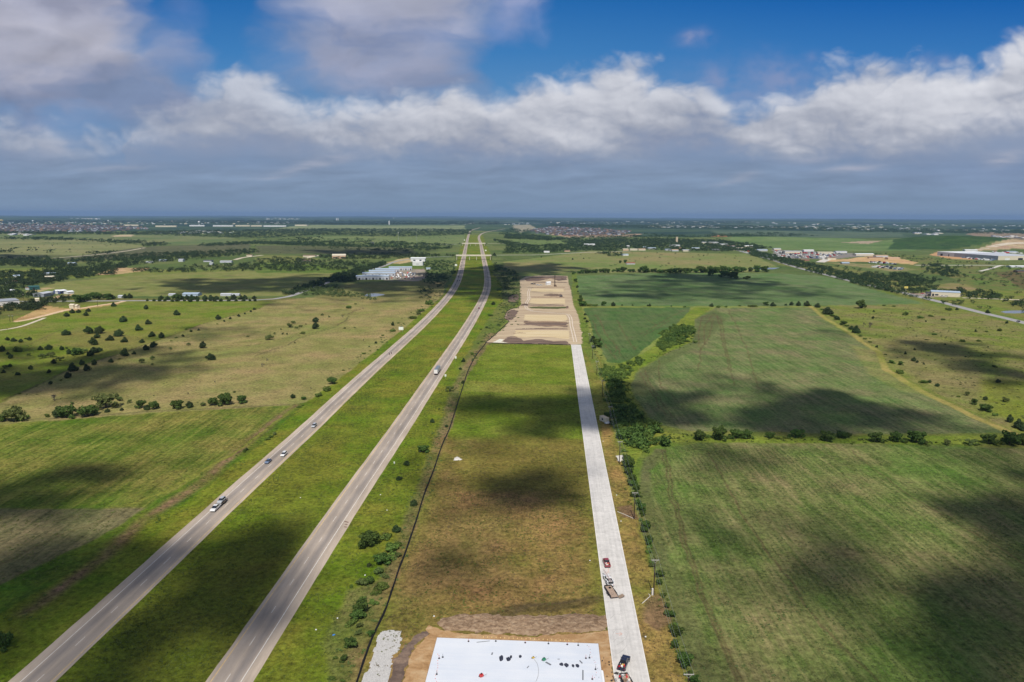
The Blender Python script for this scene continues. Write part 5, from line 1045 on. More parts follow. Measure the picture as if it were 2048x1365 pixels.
NW.append(wood('thicket', 'green clump of bushes by the pond in front of the storage sheds', [[(600, 584), (625, 575), (650, 573), (680, 576), (690, 585), (712, 590), (718, 596), (690, 596), (640, 592), (605, 591)], [(720, 590), (745, 592), (748, 602), (728, 600)]], F_farl, 6., 7., 90, .8, 26, cat='thicket'))
NW.append(wood('woodland', 'dark tree groves around the left-hand farmsteads', [[(-200, 550), (60, 545), (130, 540), (200, 534), (225, 538), (240, 549), (200, 553), (130, 562), (100, 570), (60, 572), (20, 590), (-200, 604)], [(-200, 520), (60, 521), (130, 526), (150, 534), (100, 539), (40, 532), (-200, 534)], [(-40, 592), (30, 588), (80, 588), (86, 596), (30, 598), (-40, 600)],
     [(190, 535), (240, 530), (262, 532), (250, 538), (200, 539)]], F_far, 9., 8.2, 80, .8, 27))
NW.append(wood('hedge', 'thick hedge of trees below the left-hand warehouse', [[(-200, 650), (0, 616), (50, 606), (110, 598), (135, 596), (150, 594), (130, 603), (86, 612), (82, 622), (45, 622), (0, 630), (-200, 668)]], F_far, 8., 6.5, 90, .8, 28, cat='hedge'))
NW.append(wood('woodland', 'scattered dark groves across the left middle distance', [[(140, 520), (200, 514), (300, 508), (400, 505), (512, 500), (512, 507), (470, 512), (390, 520), (300, 528), (260, 534), (190, 532)], [(260, 541), (400, 534), (512, 528), (512, 542), (380, 545), (270, 546)], [(512, 520), (560, 516), (640, 522), (720, 524), (760, 530), (690, 540), (600, 544), (512, 543)],
     [(640, 512), (760, 508), (880, 510), (905, 513), (800, 518), (700, 520), (640, 517)], [(290, 489), (330, 485), (330, 492), (290, 494)], [(175, 508), (225, 502), (228, 506), (180, 512)]], F_far, 10., 13., 60, .8, 29))
NW.append(wood('woodland', 'long dark belts of trees across the far left plain', [[(0, 476), (100, 475), (150, 479), (290, 484), (330, 488), (280, 490), (150, 482), (20, 480)], [(180, 466), (400, 462), (640, 458), (940, 460), (938, 470), (800, 474), (640, 471), (512, 478), (400, 474), (260, 470)], [(512, 488), (640, 484), (760, 484), (860, 488), (920, 492), (840, 494), (700, 492), (560, 490)],
     [(-300, 462), (200, 465), (260, 470), (-300, 468)], [(640, 497), (780, 500), (860, 496), (905, 500), (800, 505)]], F_far, 20., 25., 44, .55, 30))
NW.append(wood('woodland', 'wooded village with tree tops between the roofs on the right', [[(1010, 490), (1080, 492), (1120, 490), (1240, 496), (1240, 504), (1180, 502), (1100, 506), (1050, 508), (1010, 508)], [(1120, 484), (1200, 480), (1320, 478), (1440, 482), (1500, 488), (1540, 497), (1500, 503), (1440, 504), (1320, 502), (1220, 496), (1140, 492)],
     [(1010, 470), (1050, 470), (1120, 477), (1180, 480), (1100, 482), (1010, 478)], [(1200, 505), (1240, 508), (1250, 512), (1225, 514), (1195, 508)], [(985, 480), (1024, 484), (1060, 492), (1010, 490)]], F_far, 12., 14., 60, .75, 31))
NW.append(wood('woodland', 'dark belts of trees in the blue distance right of the highway', [[(1000, 466), (1022, 457), (1060, 461), (1060, 474), (1010, 474)], [(1300, 470), (1420, 474), (1420, 470), (1560, 466), (1620, 472), (1440, 478), (1300, 476)], [(1060, 478), (1300, 470), (1300, 478), (1120, 482)], [(1100, 448), (1500, 452), (1800, 458), (2100, 462), (2100, 470), (1800, 466), (1500, 460), (1100, 455)], [(1040, 440), (1500, 444), (1500, 449), (1040, 445)]], F_far, 30., 48., 40, .45, 32))
NW.append(wood('woodland', 'dense green woodland along the highway road on the right', [[(1655, 545), (1720, 552), (1830, 553), (1872, 560), (1860, 572), (1900, 580), (1960, 584), (2020, 597), (1990, 603), (1930, 595), (1870, 588), (1810, 588), (1770, 582), (1700, 566)], [(1850, 531), (1878, 530), (1905, 540), (1924, 552), (1900, 556), (1862, 548)],
     [(1700, 548), (1790, 548), (1850, 552), (1760, 556)], [(1890, 606), (1930, 600), (1930, 612), (1900, 612)], [(2010, 604), (2100, 606), (2100, 622), (2040, 620)]], F_far, 9., 9.5, 80, .8, 33))
NW.append(wood('thicket', 'scattered bushes over the hilly ground on the far right', [[(1760, 506), (1850, 515), (1960, 524), (1980, 530), (1860, 530), (1780, 520)], [(1910, 533), (2048, 535), (2200, 540), (2200, 600), (1960, 582), (1900, 566), (1925, 552)], [(1610, 527), (1720, 534), (1700, 548), (1620, 536)], [(1940, 600), (2200, 602), (2200, 640), (2048, 636), (1960, 620)]], F_far, 7.5, 26., 60, .75, 34, cat='bushes'))
NW.append(wood('brush', 'small bushes sprinkled over the far meadows and pastures', [[(512, 473), (900, 472), (915, 488), (640, 486), (512, 486)], [(1024, 476), (1180, 478), (1150, 496), (1024, 496)], [(300, 500), (512, 492), (640, 494), (640, 508), (320, 515)], [(1180, 505), (1520, 508), (1520, 540), (1180, 540)], [(0, 485), (280, 486), (280, 500), (0, 515)]], F_far, 6.5, 75., 50, .75, 35, cat='bushes'))
NW.append(wood('brush', 'tufts of dark brush sprinkled over the right-hand rough pasture', [[(1660, 622), (1850, 612), (2048, 655), (2300, 720), (2300, 940), (2048, 868), (1900, 800), (1780, 742), (1757, 704)]], F_farl, 1.8, 10.5, 60, .55, 36, True, 'brush', .12))
NW.append(wood('brush', 'tufts of weeds on the pastures left of the highway', [[(0, 810), (250, 710), (520, 622), (860, 566), (800, 660), (612, 800), (300, 822), (0, 845)], [(0, 800), (0, 640), (250, 606), (530, 606), (380, 655)]], F_farl, 1.3, 15., 40, .5, 37, True, 'brush', .13))
NW.append(wood('hedge', 'trees lining the main road on the right, hiding parts of it', [[(1500, 512), (1560, 526), (1640, 549), (1690, 562), (1700, 560), (1640, 543), (1560, 520), (1505, 506)], [(1700, 566), (1760, 580), (1830, 597), (1850, 602), (1850, 599), (1780, 582), (1710, 564)], [(1480, 500), (1530, 512), (1600, 530), (1680, 550), (1760, 572), (1766, 568), (1690, 546), (1600, 524), (1530, 508), (1484, 497)]], F_far, 8.5, 8., 80, .85, 38, cat='hedge'))
NW.append(wood('woodland', 'dark woods filling the blue distance along the left horizon', [[(0, 441), (640, 442), (1000, 444), (1000, 450), (640, 450), (0, 447)], [(512, 480), (640, 478), (760, 480), (640, 484), (512, 484)], [(0, 500), (120, 504), (110, 508), (0, 506)]], F_far, 34., 62., 40, .45, 39))
NW.append(wood('hedge', 'dark hedge band along the left edge of the far fields', [[(400, 490), (512, 484), (640, 490), (760, 492), (900, 496), (900, 499), (760, 496), (640, 494), (512, 489), (400, 494)], [(0, 514), (100, 518), (140, 523), (280, 516), (400, 508), (400, 511), (280, 520), (140, 526), (0, 520)]], F_far, 11., 13., 60, .8, 40, cat='hedge'))
NW.append(wood('brush', 'pale weeds and low scrub along the silt fence on the right verge', [[(900, 790), (925, 755), (950, 720), (960, 722), (925, 790), (896, 870), (870, 940), (848, 1010), (830, 1050), (790, 1150), (745, 1250), (700, 1365), (650, 1365), (700, 1260), (740, 1160), (790, 1060), (830, 960), (860, 880)]], F_light, 1.7, 3.6, 50, .55, 41, True, 'brush', .10))
NW.append(wood('brush', 'tall green weeds in the ditch left of the highway', [[(560, 850), (595, 815), (600, 830), (540, 895), (440, 970), (330, 1050), (200, 1150), (90, 1230), (0, 1290), (0, 1240), (120, 1160), (300, 1030), (430, 930)]], F_shrub, 1.5, 4.2, 50, .45, 42, True, 'brush', .10))
NW.append(wood('brush', 'weed tufts along the power line strip right of the street', [[(1195, 740), (1215, 800), (1240, 900), (1270, 1000), (1300, 1090), (1345, 1220), (1385, 1365), (1372, 1365), (1330, 1235), (1285, 1100), (1255, 1000), (1225, 890), (1205, 800), (1186, 740)]], F_shrub, 1.3, 3.0, 50, .55, 43, True, 'brush', .10))
NW.append(wood('woodland', 'tall lush green trees in the wet corner where hedge and creek thicket meet', [[(1232, 812), (1262, 822), (1300, 852), (1322, 866), (1318, 884), (1290, 900), (1262, 902), (1244, 880), (1232, 850)], [(1212, 745), (1234, 752), (1242, 790), (1226, 800), (1214, 775)], [(1330, 668), (1376, 655), (1382, 672), (1350, 688), (1322, 696)]], F_oak, 8.2, 5.2, 420, .85, 44, True, 'trees', .055))
NW.append(wood('brush', 'scrub and weeds along the far verges beside the curving highway', [[(700, 740), (800, 655), (880, 595), (900, 560), (892, 562), (870, 590), (790, 655), (690, 738)], [(960, 700), (985, 660), (1005, 610), (1000, 560), (1012, 560), (1016, 620), (1000, 665), (970, 710)]], F_farl, 2.6, 6., 60, .6, 45, True, 'brush', .11))
print('WOOD', NW)
# ---------------- grass clumps and crop plants close to the camera ----------------
F_grass = foliage('grass_blades', (.062, .090, .016), (.165, .200, .050), .10, .3)
F_dry = foliage('dry_grass_blades', (.110, .095, .040), (.230, .185, .095), .10, .3)
F_crop = foliage('crop_leaves', (.060, .090, .022), (.160, .190, .065), .12, .3)
def scatter(name, label, polys, m, w0, spacing, h, n, seed, rows=None, thin=0., cat='grass'):
    rng = np.random.RandomState(seed); cs, rs = crown_lobes(rng, 'shrub'); pr = [leaf_quads(rng, *crown_lobes(rng, 'shrub'), n, .20, .8) for _ in range(5)]; pts = []
    for poly in polys:
        P = np.array([tuple(G(*p))[:2] for p in poly]); lo, hi = P.min(0)-1, P.max(0)+1
        if rows:
            xs = np.arange(lo[0]-20, hi[0]+20, rows); ys = np.arange(lo[1], hi[1], spacing); X, Y = np.meshgrid(xs, ys); X = X+Y*.03+rng.normal(size=X.shape)*.16; Y = Y+rng.normal(size=Y.shape)*.3; c = np.stack([X.ravel(), Y.ravel()], -1)
        else: c = rng.rand(int(np.prod(hi-lo)/spacing**2), 2)*(hi-lo)+lo
        g = fbm(c[:, 0]/9, c[:, 1]/9, 4, seed+3)+.5*fbm(c[:, 0]/40, c[:, 1]/(90. if rows else 40.), 3, seed+4)
        pts.append(c[(sdist(c[:, 0], c[:, 1], P) > 0) & (g+rng.normal(size=len(c))*.12 > thin)])
    c = np.concatenate(pts)
    for ln in (HL, HR):
        seg = [tuple(p) for p in ln if p.length < 900][::2]; c = c[ldist(c[:, 0], c[:, 1], seg) > WID/2+.35]
    c = c[np.abs(c[:, 0]-(_k[0]*c[:, 1]+_k[1])) > 4.9]; k = len(c); pick = rng.randint(5, size=k); VV = []; FF = []; off = 0
    for i in range(5):
        q = c[pick == i]; V, F = pr[i]; a = rng.rand(len(q))*6.28; s = w0*(.5+.9*rng.rand(len(q))); ca, sa = (np.cos(a)*s)[:, None], (np.sin(a)*s)[:, None]
        x = V[None, :, 0]*ca-V[None, :, 1]*sa+q[:, 0:1]; y = V[None, :, 0]*sa+V[None, :, 1]*ca+q[:, 1:2]; z = V[None, :, 2]*(h*(.6+.8*rng.rand(len(q))))[:, None]+.01
        VV.append(np.stack([x, y, z], -1).reshape(-1, 3)); FF.append((F[None]+(np.arange(len(q))*len(V))[:, None, None]).reshape(-1, 4)+off); off += len(q)*len(V)
    o = link(name, npmesh(name, np.concatenate(VV), np.concatenate(FF), m)); tag(o, label, cat, None, 'stuff'); print('SCATTER', name, k)
scatter('grass', 'green grass clumps of the median and the highway verges', [[(-60, 1400), (150, 1400), (590, 950), (760, 790), (830, 700), (800, 700), (700, 775), (600, 862), (300, 1120), (20, 1365)], [(125, 1390), (420, 1390), (640, 1050), (790, 850), (900, 690), (840, 690), (740, 770), (540, 965), (330, 1160)], [(515, 1390), (690, 1390), (750, 1240), (800, 1130), (840, 1000), (890, 850), (930, 745), (890, 762), (820, 870), (700, 1050), (600, 1220)]], F_grass, .85, 1.25, .45, 9, 501, thin=-.08)
scatter('dry_grass', 'dry tan grass clumps of the open lot and the strip right of the street', [[(730, 1390), (860, 1240), (1205, 1228), (1190, 1060), (1170, 890), (905, 890), (850, 1010), (790, 1170)], [(1215, 960), (1262, 960), (1300, 1090), (1370, 1365), (1300, 1365), (1250, 1140)]], F_dry, .7, 1.15, .35, 9, 502, thin=.0)
scatter('grass', 'green grass clumps of the open lot beside the silt fence', [[(740, 1380), (860, 1240), (1205, 1228), (1180, 960), (1150, 740), (960, 740), (905, 870), (850, 1010), (790, 1170)]], F_grass, .8, 1.4, .4, 9, 503, thin=.02)
scatter('crop_plants', 'young green crop plants standing in rows in the near right field', [[(1300, 945), (1330, 905), (1420, 895), (1720, 897), (2160, 910), (2300, 1400), (1480, 1400), (1400, 1365), (1345, 1195), (1310, 1080)]], F_crop, 1.1, .95, .5, 8, 504, rows=2.1, thin=-.02, cat='crop')
scatter('grass', 'grass clumps of the near left field', [[(-60, 880), (300, 835), (570, 818), (520, 870), (380, 960), (240, 1060), (60, 1180), (-60, 1240)]], F_grass, 1.0, 1.9, .45, 8, 505, thin=.0)
# ---------------- buildings ----------------
def wallmat(name, c, var=.08, rough=.7): return mat(name, c, rough, var=var, vs=.7, spec=.25)
W_ = {'white': wallmat('white_cladding', (.66, .66, .66)), 'cream': wallmat('cream_cladding', (.60, .54, .42)), 'grey': wallmat('grey_cladding', (.27, .29, .33)), 'pale': wallmat('pale_grey_cladding', (.46, .48, .52)), 'blue': wallmat('blue_cladding', (.06, .09, .22)),
      'green': wallmat('green_cladding', (.03, .10, .10)), 'tan': wallmat('tan_cladding', (.55, .38, .26)), 'brown': wallmat('brown_cladding', (.20, .13, .09)), 'brick': wallmat('brick_wall', (.32, .16, .11)), 'dark': wallmat('dark_roofing', (.07, .07, .075)), 'red': wallmat('rusty_red_roofing', (.28, .09, .06)),
      'bluegrey': wallmat('blue_grey_roofing', (.36, .44, .54)), 'shiny': wallmat('bright_metal_roofing', (.72, .74, .76)), 'gold': wallmat('golden_paint', (.55, .42, .16)), 'opening': mat('dark_opening', (.02, .022, .03), .3), 'glass': mat('window_glass', (.03, .04, .06), .12, spec=.6), 'steel': mat('galvanised_steel', (.45, .46, .47), .5, metal=.6)}
def shed(name, a, b, depth_, h, wall, roof, label, cat='shed', group=None, rise=1.2, doors=(), windows=(), over=.4, parts=True, world=None):
    """gabled or low-pitched building; a, b: photo pixels of the two ends of its front wall foot; doors/windows: (from, to, z0, z1) along the wall 0..1"""
    A, B = (GG(*a), GG(*b)) if world is None else world
    d = B-A; L = max(2., math.hypot(d.x, d.y)); root = empty(name, (A.x, A.y, min(A.z, B.z)-.05), math.atan2(d.y, d.x)); tag(root, label, cat, group)
    D = depth_; m = MB(); m.add([(0, 0, 0), (L, 0, 0), (L, D, 0), (0, D, 0), (0, 0, h), (L, 0, h), (L, D, h), (0, D, h), (0, D/2, h+rise), (L, D/2, h+rise)],
                                [(0, 1, 5, 4), (2, 3, 7, 6), (1, 2, 6, 9, 5), (3, 0, 4, 8, 7)]); m.build('wall', W_[wall], root)
    r = MB(); o = over; e = rise*o/(D/2)
    up = .22
    pr = [(-o, h-e+.02), (D/2, h+rise+.02), (D+o, h-e+.02), (D+o, h-e+.02+up), (D/2, h+rise+.02+up), (-o, h-e+.02+up)]
    r.prism(pr, -o, L+o); r.build('roof', W_[roof], root)
    for k, (s, e_, z0, z1) in enumerate(doors): MB().box(L*s, L*e_, -.12, -.004, z0, z1).build('door', W_['opening'] if k % 2 == 0 else W_['grey'], root)
    for s, e_, z0, z1 in windows: MB().box(L*s, L*e_, -.08, -.004, z0, z1).build('window', W_['glass'], root)
    return root
shed('warehouse', (-50, 617.5), (39.5, 610), 30, 6, 'white', 'grey', 'white walled warehouse with grey roof at the left edge of the photo', 'warehouse', doors=[(.80, .86, 0, 4.4)], windows=[(.70, .74, 1.2, 2.6), (.94, .97, 1.5, 3), (.45, .5, 1.2, 2.6)])
shed('green_shed', (60, 581), (80, 579.8), 22, 4.5, 'green', 'green', 'dark green metal shed on a pale dirt yard at the left', 'shed', doors=[(.3, .5, 0, 3.2)])
shed('open_barn', (51, 580), (60, 580.6), 14, 3.5, 'pale', 'brown', 'brown roofed lean-to against the dark green shed', 'shed')
shed('storage_shed', (88.4, 594.5), (108.4, 590.8), 15, 4.5, 'grey', 'pale', 'long low pale grey shed beside the orange dirt yard', 'shed')
shed('kiosk', (112, 588.6), (118.5, 588.2), 5, 4.6, 'white', 'shiny', 'small cube-like white building between grey shed and blue building', 'building')
shed('workshop', (119.5, 588.6), (135, 587), 14, 4.2, 'blue', 'shiny', 'dark blue workshop with white roof by the dirt yard', 'workshop', doors=[(.2, .35, 0, 3), (.6, .8, 0, 3)])
shed('storage_shed', (136, 588.8), (148.5, 587.6), 10, 3, 'white', 'shiny', 'low white shed right of the dark blue workshop', 'shed')
shed('house', (22, 586.5), (31.5, 585), 9, 3.4, 'white', 'shiny', 'small white house among trees above the left warehouse', 'house', doors=[(.4, .5, 0, 2.1)])
shed('house', (25, 568), (36, 566.5), 12, 3.2, 'pale', 'brown', 'brown-grey roofed house deep in trees at the left edge', 'house')
shed('house', (27, 556), (40, 555.5), 14, 3.2, 'white', 'bluegrey', 'pale roofed house in the tree belt at far left', 'house')
shed('house', (91, 558.5), (113, 557.5), 10, 3.6, 'cream', 'cream', 'cream walled long house in the trees behind the green shed', 'house', windows=[(.1, .25, 1, 2.4), (.5, .65, 1, 2.4)])
shed('house', (98, 551), (112, 549.5), 12, 3.4, 'pale', 'bluegrey', 'grey-blue roofed house behind the cream walled house', 'house')
shed('tank_house', (139, 617.4), (147, 617.8), 5, 4.2, 'cream', 'cream', 'larger of two cream boxes on the orange dirt pad', 'utility box')
shed('tank_house', (148.2, 617.2), (154, 617.8), 4, 3.6, 'cream', 'cream', 'smaller right-hand cream box on the orange dirt pad', 'utility box')
shed('wall_block', (71, 603.4), (78.5, 603), 3, 3., 'cream', 'cream', 'short cream wall block beside the left warehouse drive', 'wall')
for (x0, x1, y, d_, h_, w_, r_, lb) in [(365, 396, 592.8, 18, 4.8, 'bluegrey', 'bluegrey', 'long blue-grey metal barn behind the row of country road trees'), (337, 349, 592.5, 10, 3.2, 'white', 'shiny', 'white shed left of the blue-grey barn'), (236, 247, 596.5, 9, 3.6, 'pale', 'pale', 'pale grey shed where the dirt track meets the country road'),
      (441, 462, 592.6, 10, 3.6, 'white', 'shiny', 'white roofed shed at the right end of the farm buildings'), (464, 478, 592.4, 9, 3, 'white', 'pale', 'grey and white shed next to the pond-side bushes'), (357, 366, 524, 16, 8, 'white', 'white', 'white two storey house among dark trees on the left plain'), (318, 331, 523.5, 20, 5, 'white', 'bluegrey', 'blue-grey roofed house among dark trees on the left plain'),
      (292, 304, 526.5, 14, 4, 'pale', 'pale', 'grey roofed house left of the blue-grey roofed one'), (135, 149, 529, 14, 4, 'white', 'bluegrey', 'pale blue roofed house on the upper left meadow'), (407, 423, 524.5, 18, 5, 'pale', 'dark', 'dark roofed house between grove and meadow on the left plain'), (440, 463, 526, 14, 5, 'white', 'white', 'white walled farm compound right of the dark roofed house'), (419, 426, 530.5, 9, 6, 'white', 'white', 'small bright white hut below the farm compound'),
      (493, 504, 513.5, 14, 6, 'cream', 'brown', 'cream house with brown roof at the bend of a pale drive'), (606, 631, 514.5, 18, 6, 'cream', 'brown', 'cream farmhouse with brown roof on the left meadow'), (594, 621, 523.5, 12, 4, 'white', 'brown', 'low white and brown ranch house below the cream farmhouse'), (852.5, 860.5, 539.8, 8, 4, 'white', 'bluegrey', 'small white office building right of the storage sheds'),
      (740, 748, 487.6, 16, 7, 'white', 'white', 'white house on the far left plain above the storage sheds')]:
    shed('house' if 'house' in lb else 'farm_shed', (x0, y), (x1, y), d_*.8, h_*.66, 'pale' if w_ == 'white' else w_, 'pale' if r_ in ('shiny', 'white') else r_, lb, 'house' if 'house' in lb else 'shed')
shed('school_building', (664.5, 517.8), (691.5, 517.6), 26, 8, 'tan', 'cream', 'wide tan building with pale roof on the left meadow', 'building', rise=3.5, windows=[(.05, .35, 1.2, 4), (.62, .95, 1.2, 4)])
ORD5 = ['nearest', 'second nearest', 'middle', 'second farthest', 'farthest']
for i, (x0, x1, y) in enumerate([(712, 777.5, 560), (724.5, 790.5, 553.2), (738, 789, 548.6), (751, 798.5, 545), (778, 824, 541.3)]):
    shed('storage_building', (x0, y), (x1, y-.3), 14, 6.2, 'pale', 'bluegrey', f'long pale storage building, {ORD5[i]} of the five parallel ones', 'storage building', 'parallel long storage buildings', 1.3, doors=[(.08+.105*k, .13+.105*k, 0, 3.4) for k in range(9)])
def tall_white():
    A = GG(825, 531.5); s = mpx(A); root = empty('white_hall', A, .03); tag(root, 'tall white building with curved lower front and wide flat roof behind the storage buildings', 'building')
    w = 21*s; m = MB(); n = 10; f = [(w/2-w/2*math.cos(math.pi*k/n), -w*.16*math.sin(math.pi*k/n)) for k in range(n+1)]+[(w, 20), (0, 20)]
    v = [(x, y, 0) for x, y in f]+[(x, y, 9.2) for x, y in f]; k_ = len(f); m.add(v, [tuple(range(k_, 2*k_))]+[(i, (i+1) % k_, (i+1) % k_+k_, i+k_) for i in range(k_)]); m.build('lower_front', W_['white'], root)
    MB().box(-3.5*s, 25*s, 1, 26, 9.203, 16).build('upper_hall', W_['white'], root)
    MB().prism([(0, 16.01), (13, 17.6), (27, 16.01), (27, 16.5), (13, 18.1), (0, 16.5)], -4*s, 26.5*s).build('roof', W_['shiny'], root)
    for x in (2, 14): MB().box(x*s, (x+4)*s, .86, .996, 10.4, 13.4).build('window', W_['glass'], root)
    for k in range(3): MB().box((7.5+2.5*k)*s, (8.6+2.5*k)*s, -w*.168, -w*.155+.3, 3, 4.4).build('window', W_['glass'], root)
tall_white()
for (x0, x1, y, d_, h_, w_, r_, lb, cat) in [(1253, 1270, 529.3, 12, 4.2, 'pale', 'red', 'old barn with rusty red roof alone on the dry meadow', 'barn'), (1244, 1257, 512, 16, 5, 'white', 'bluegrey', 'blue-white roofed house at the meadow edge of the village', 'house'), (1088, 1099, 506, 12, 5, 'white', 'white', 'white house beside trees right of the overpass road', 'house'),
      (1168, 1190, 492, 20, 8, 'white', 'shiny', 'long white building left of the village', 'building'), (1129, 1140, 504, 12, 5, 'tan', 'brown', 'small tan house left of the village', 'house'), (1246, 1257, 502, 14, 7, 'tan', 'cream', 'tan house in the left part of the village', 'house'), (1260, 1275, 501.5, 12, 6, 'cream', 'cream', 'cream row house in the village, left of its twin', 'house'), (1277, 1291, 501.5, 12, 6, 'cream', 'tan', 'cream row house in the village, right of its twin', 'house'),
      (1254, 1259, 495.5, 12, 8, 'white', 'white', 'narrow white house in the village trees', 'house'), (1286, 1294, 497, 12, 6, 'pale', 'bluegrey', 'grey roofed house behind the cream row houses', 'house'), (1331, 1343, 502, 14, 6, 'white', 'bluegrey', 'white house in the middle of the village, left of the lane', 'house'), (1344, 1357, 503, 14, 6, 'pale', 'tan', 'pale house with reddish roof in the middle of the village', 'house'),
      (1341, 1360, 494, 18, 8, 'white', 'pale', 'large pale roofed hall below the tan tower', 'building'), (1358, 1363, 499, 10, 6, 'brick', 'brown', 'small brick house right of the pale roofed hall', 'house'), (1384, 1399, 499, 12, 6, 'white', 'bluegrey', 'white house right of the tan tower', 'house'), (1404, 1424, 487.5, 18, 7, 'cream', 'pale', 'wide cream building in the trees at the village back', 'building'), (1425, 1437, 487.5, 16, 7, 'white', 'pale', 'white building right of the wide cream one', 'building'),
      (1414, 1421, 496.5, 10, 5, 'cream', 'brown', 'brown roofed cottage in the right part of the village', 'house'), (1474, 1491, 499, 16, 6, 'white', 'cream', 'white building beside the highway road at the village end', 'building'), (1489, 1506, 495, 16, 7, 'cream', 'shiny', 'cream hall with bright roof at the right village end', 'building'), (1515, 1535, 503, 16, 7, 'pale', 'bluegrey', 'grey-blue shop building left of the vehicle lot', 'building'),
      (1570, 1604, 507, 24, 8, 'cream', 'pale', 'wide cream dealership building behind the vehicle lot', 'building'), (1636, 1667, 508.5, 20, 7, 'cream', 'cream', 'cream building in the middle of the vehicle lot', 'building'), (1712, 1748, 512, 22, 7, 'cream', 'shiny', 'cream building at the right end of the vehicle lot', 'building'), (1603, 1619, 522.5, 14, 4, 'brick', 'brown', 'brown roofed house in front of the vehicle lot', 'house'),
      (1684, 1699, 528.5, 10, 4, 'grey', 'bluegrey', 'blue-grey office trailer below the vehicle lot', 'trailer'), (1738, 1766, 517.5, 10, 4, 'tan', 'brown', 'row-like brown shed on the orange dirt yard', 'shed'), (2035, 2070, 545.5, 14, 4, 'brown', 'dark', 'dark shed at the far right edge on brown ground', 'shed'), (1990, 2012, 509, 20, 6, 'white', 'pale', 'white office block behind the big grey warehouse', 'building'),
      (2022, 2060, 535.5, 18, 3.5, 'pale', 'shiny', 'low bright roofed building at the right edge below the big warehouse', 'building')]:
    shed(cat.split()[0] if cat in ('house', 'barn', 'shed') else 'building', (x0, y), (x1, y), d_*.9, h_*.72, w_, r_, lb, cat, rise=1.4)
for (x0, x1, y, w_, r_, lb) in [(1548, 1562, 500.5, 'cream', 'pale', 'small cream office left of the wide dealership building'), (1608, 1628, 503.5, 'white', 'shiny', 'white hall between the two cream lot buildings'), (1672, 1694, 506.5, 'white', 'pale', 'white workshop right of the middle cream lot building'), (1752, 1776, 515, 'pale', 'tan', 'tan roofed shed at the start of the dirt yard'), (1776, 1800, 519.5, 'tan', 'tan', 'long tan shed row on the dirt yard'), (1655, 1672, 519.8, 'cream', 'brown', 'small brown roofed house on the lot drive'),
      (1930, 1955, 502.8, 'white', 'shiny', 'white shed behind the ridge of the huge warehouse'), (2014, 2034, 506.5, 'pale', 'bluegrey', 'grey-blue shed right of the office block behind the huge warehouse'), (1440, 1456, 491, 'white', 'pale', 'white house left of the village-end buildings'), (1456, 1470, 494.5, 'pale', 'brown', 'brown roofed house beside the village-end buildings'), (1296, 1312, 499, 'white', 'bluegrey', 'white house just right of the cream row houses'), (1366, 1380, 503.5, 'cream', 'pale', 'cream house at the village edge below the tan tower'), (1425, 1440, 501.8, 'pale', 'dark', 'dark roofed house at the village edge near the main road')]:
    shed('building', (x0, y), (x1, y), 16, 4.6, w_, r_, lb, 'building', rise=1.2)
def shop():
    r = shed('roadside_shop', (1862, 592.3), (1920, 595), 24, 6.4, 'cream', 'bluegrey', 'long cream roadside shop with blue-grey roof and dark canopy by the main road', 'shop', doors=[(.03, .1, 0, 3.6)], windows=[(.13, .25, 1, 3.2)])
    m = MB(); m.box(-7, -.4, -3, 9, 3.6, 5.4); m.build('canopy', W_['dark'], r)
    for x in (-6.5, -1.2): MB().box(x, x+.4, -2.7, -2.3, 0, 3.597).build('canopy_post', W_['blue'], r)
shop()
def big_warehouse():
    A, B, Cc = GG(1874, 511.6), GG(1995.5, 521), GG(2075, 520.2); D = A+Cc-B; O = A.copy(); root = empty('industrial_warehouse', (A.x, A.y, A.z-.1)); tag(root, 'huge low warehouse, white roofed at its left end, grey and cream walls, far right', 'warehouse')
    h = 11; mid = A.lerp(B, .30); mid2 = D.lerp(Cc, .30)
    def prism_(pts, z0, z1, nm, m_):
        mb = MB(); n = len(pts); v = [((p-O).x, (p-O).y, z0) for p in pts]+[((p-O).x, (p-O).y, z1) for p in pts]
        mb.add(v, [tuple(range(n, 2*n))]+[(i, (i+1) % n, (i+1) % n+n, i+n) for i in range(n)]); mb.build(nm, m_, root)
    def wall(a, b, nm, m_, z1=h):
        mb = MB(); mb.add([((p-O).x, (p-O).y, z) for z in (0, z1) for p in (a, b)], [(0, 1, 3, 2)]); mb.build(nm, m_, root)
    wall(A, mid, 'side_wall', W_['pale']); wall(mid, B, 'side_wall', W_['grey']); wall(B, Cc, 'end_wall', W_['cream']); wall(D, A, 'end_wall', W_['pale']); wall(Cc, D, 'back_wall', W_['grey'])
    prism_([A, mid, mid2, D], h+.01, h+1.4, 'roof', W_['shiny']); prism_([mid, B, Cc, mid2], h+.01, h+.9, 'roof', W_['pale'])
    for s, e, m_ in ((.06, .10, 'opening'), (.2, .215, 'opening')):
        a_, b_ = A.lerp(B, s), A.lerp(B, e); nn = Vector(((B-A).y, -(B-A).x, 0)).normalized()*.3; wall(a_+nn, b_+nn, 'loading_door', W_[m_], 7)
    for s, e, m_ in ((.17, .29, 'white'), (.5, .62, 'opening')):
        a_, b_ = B.lerp(Cc, s), B.lerp(Cc, e); nn = Vector(((Cc-B).y, -(Cc-B).x, 0)).normalized()*.3; wall(a_+nn, b_+nn, 'loading_door', W_[m_], 5.5)
big_warehouse()
def tower_block():
    A = GG(1351.5, 486.5); s = mpx(A); root = empty('tan_tower', A); tag(root, 'tall plain tan concrete tower standing above the village trees', 'tower')
    MB().box(0, 3.9*s, 0, 8, 0, 25).build('shaft', mat('tan_concrete', (.52, .42, .30), .8, var=.1, vs=.3), root); MB().box(-.3, 3.9*s+.3, -.3, 8.3, 25.004, 26).build('cap', W_['cream'], root)
tower_block()
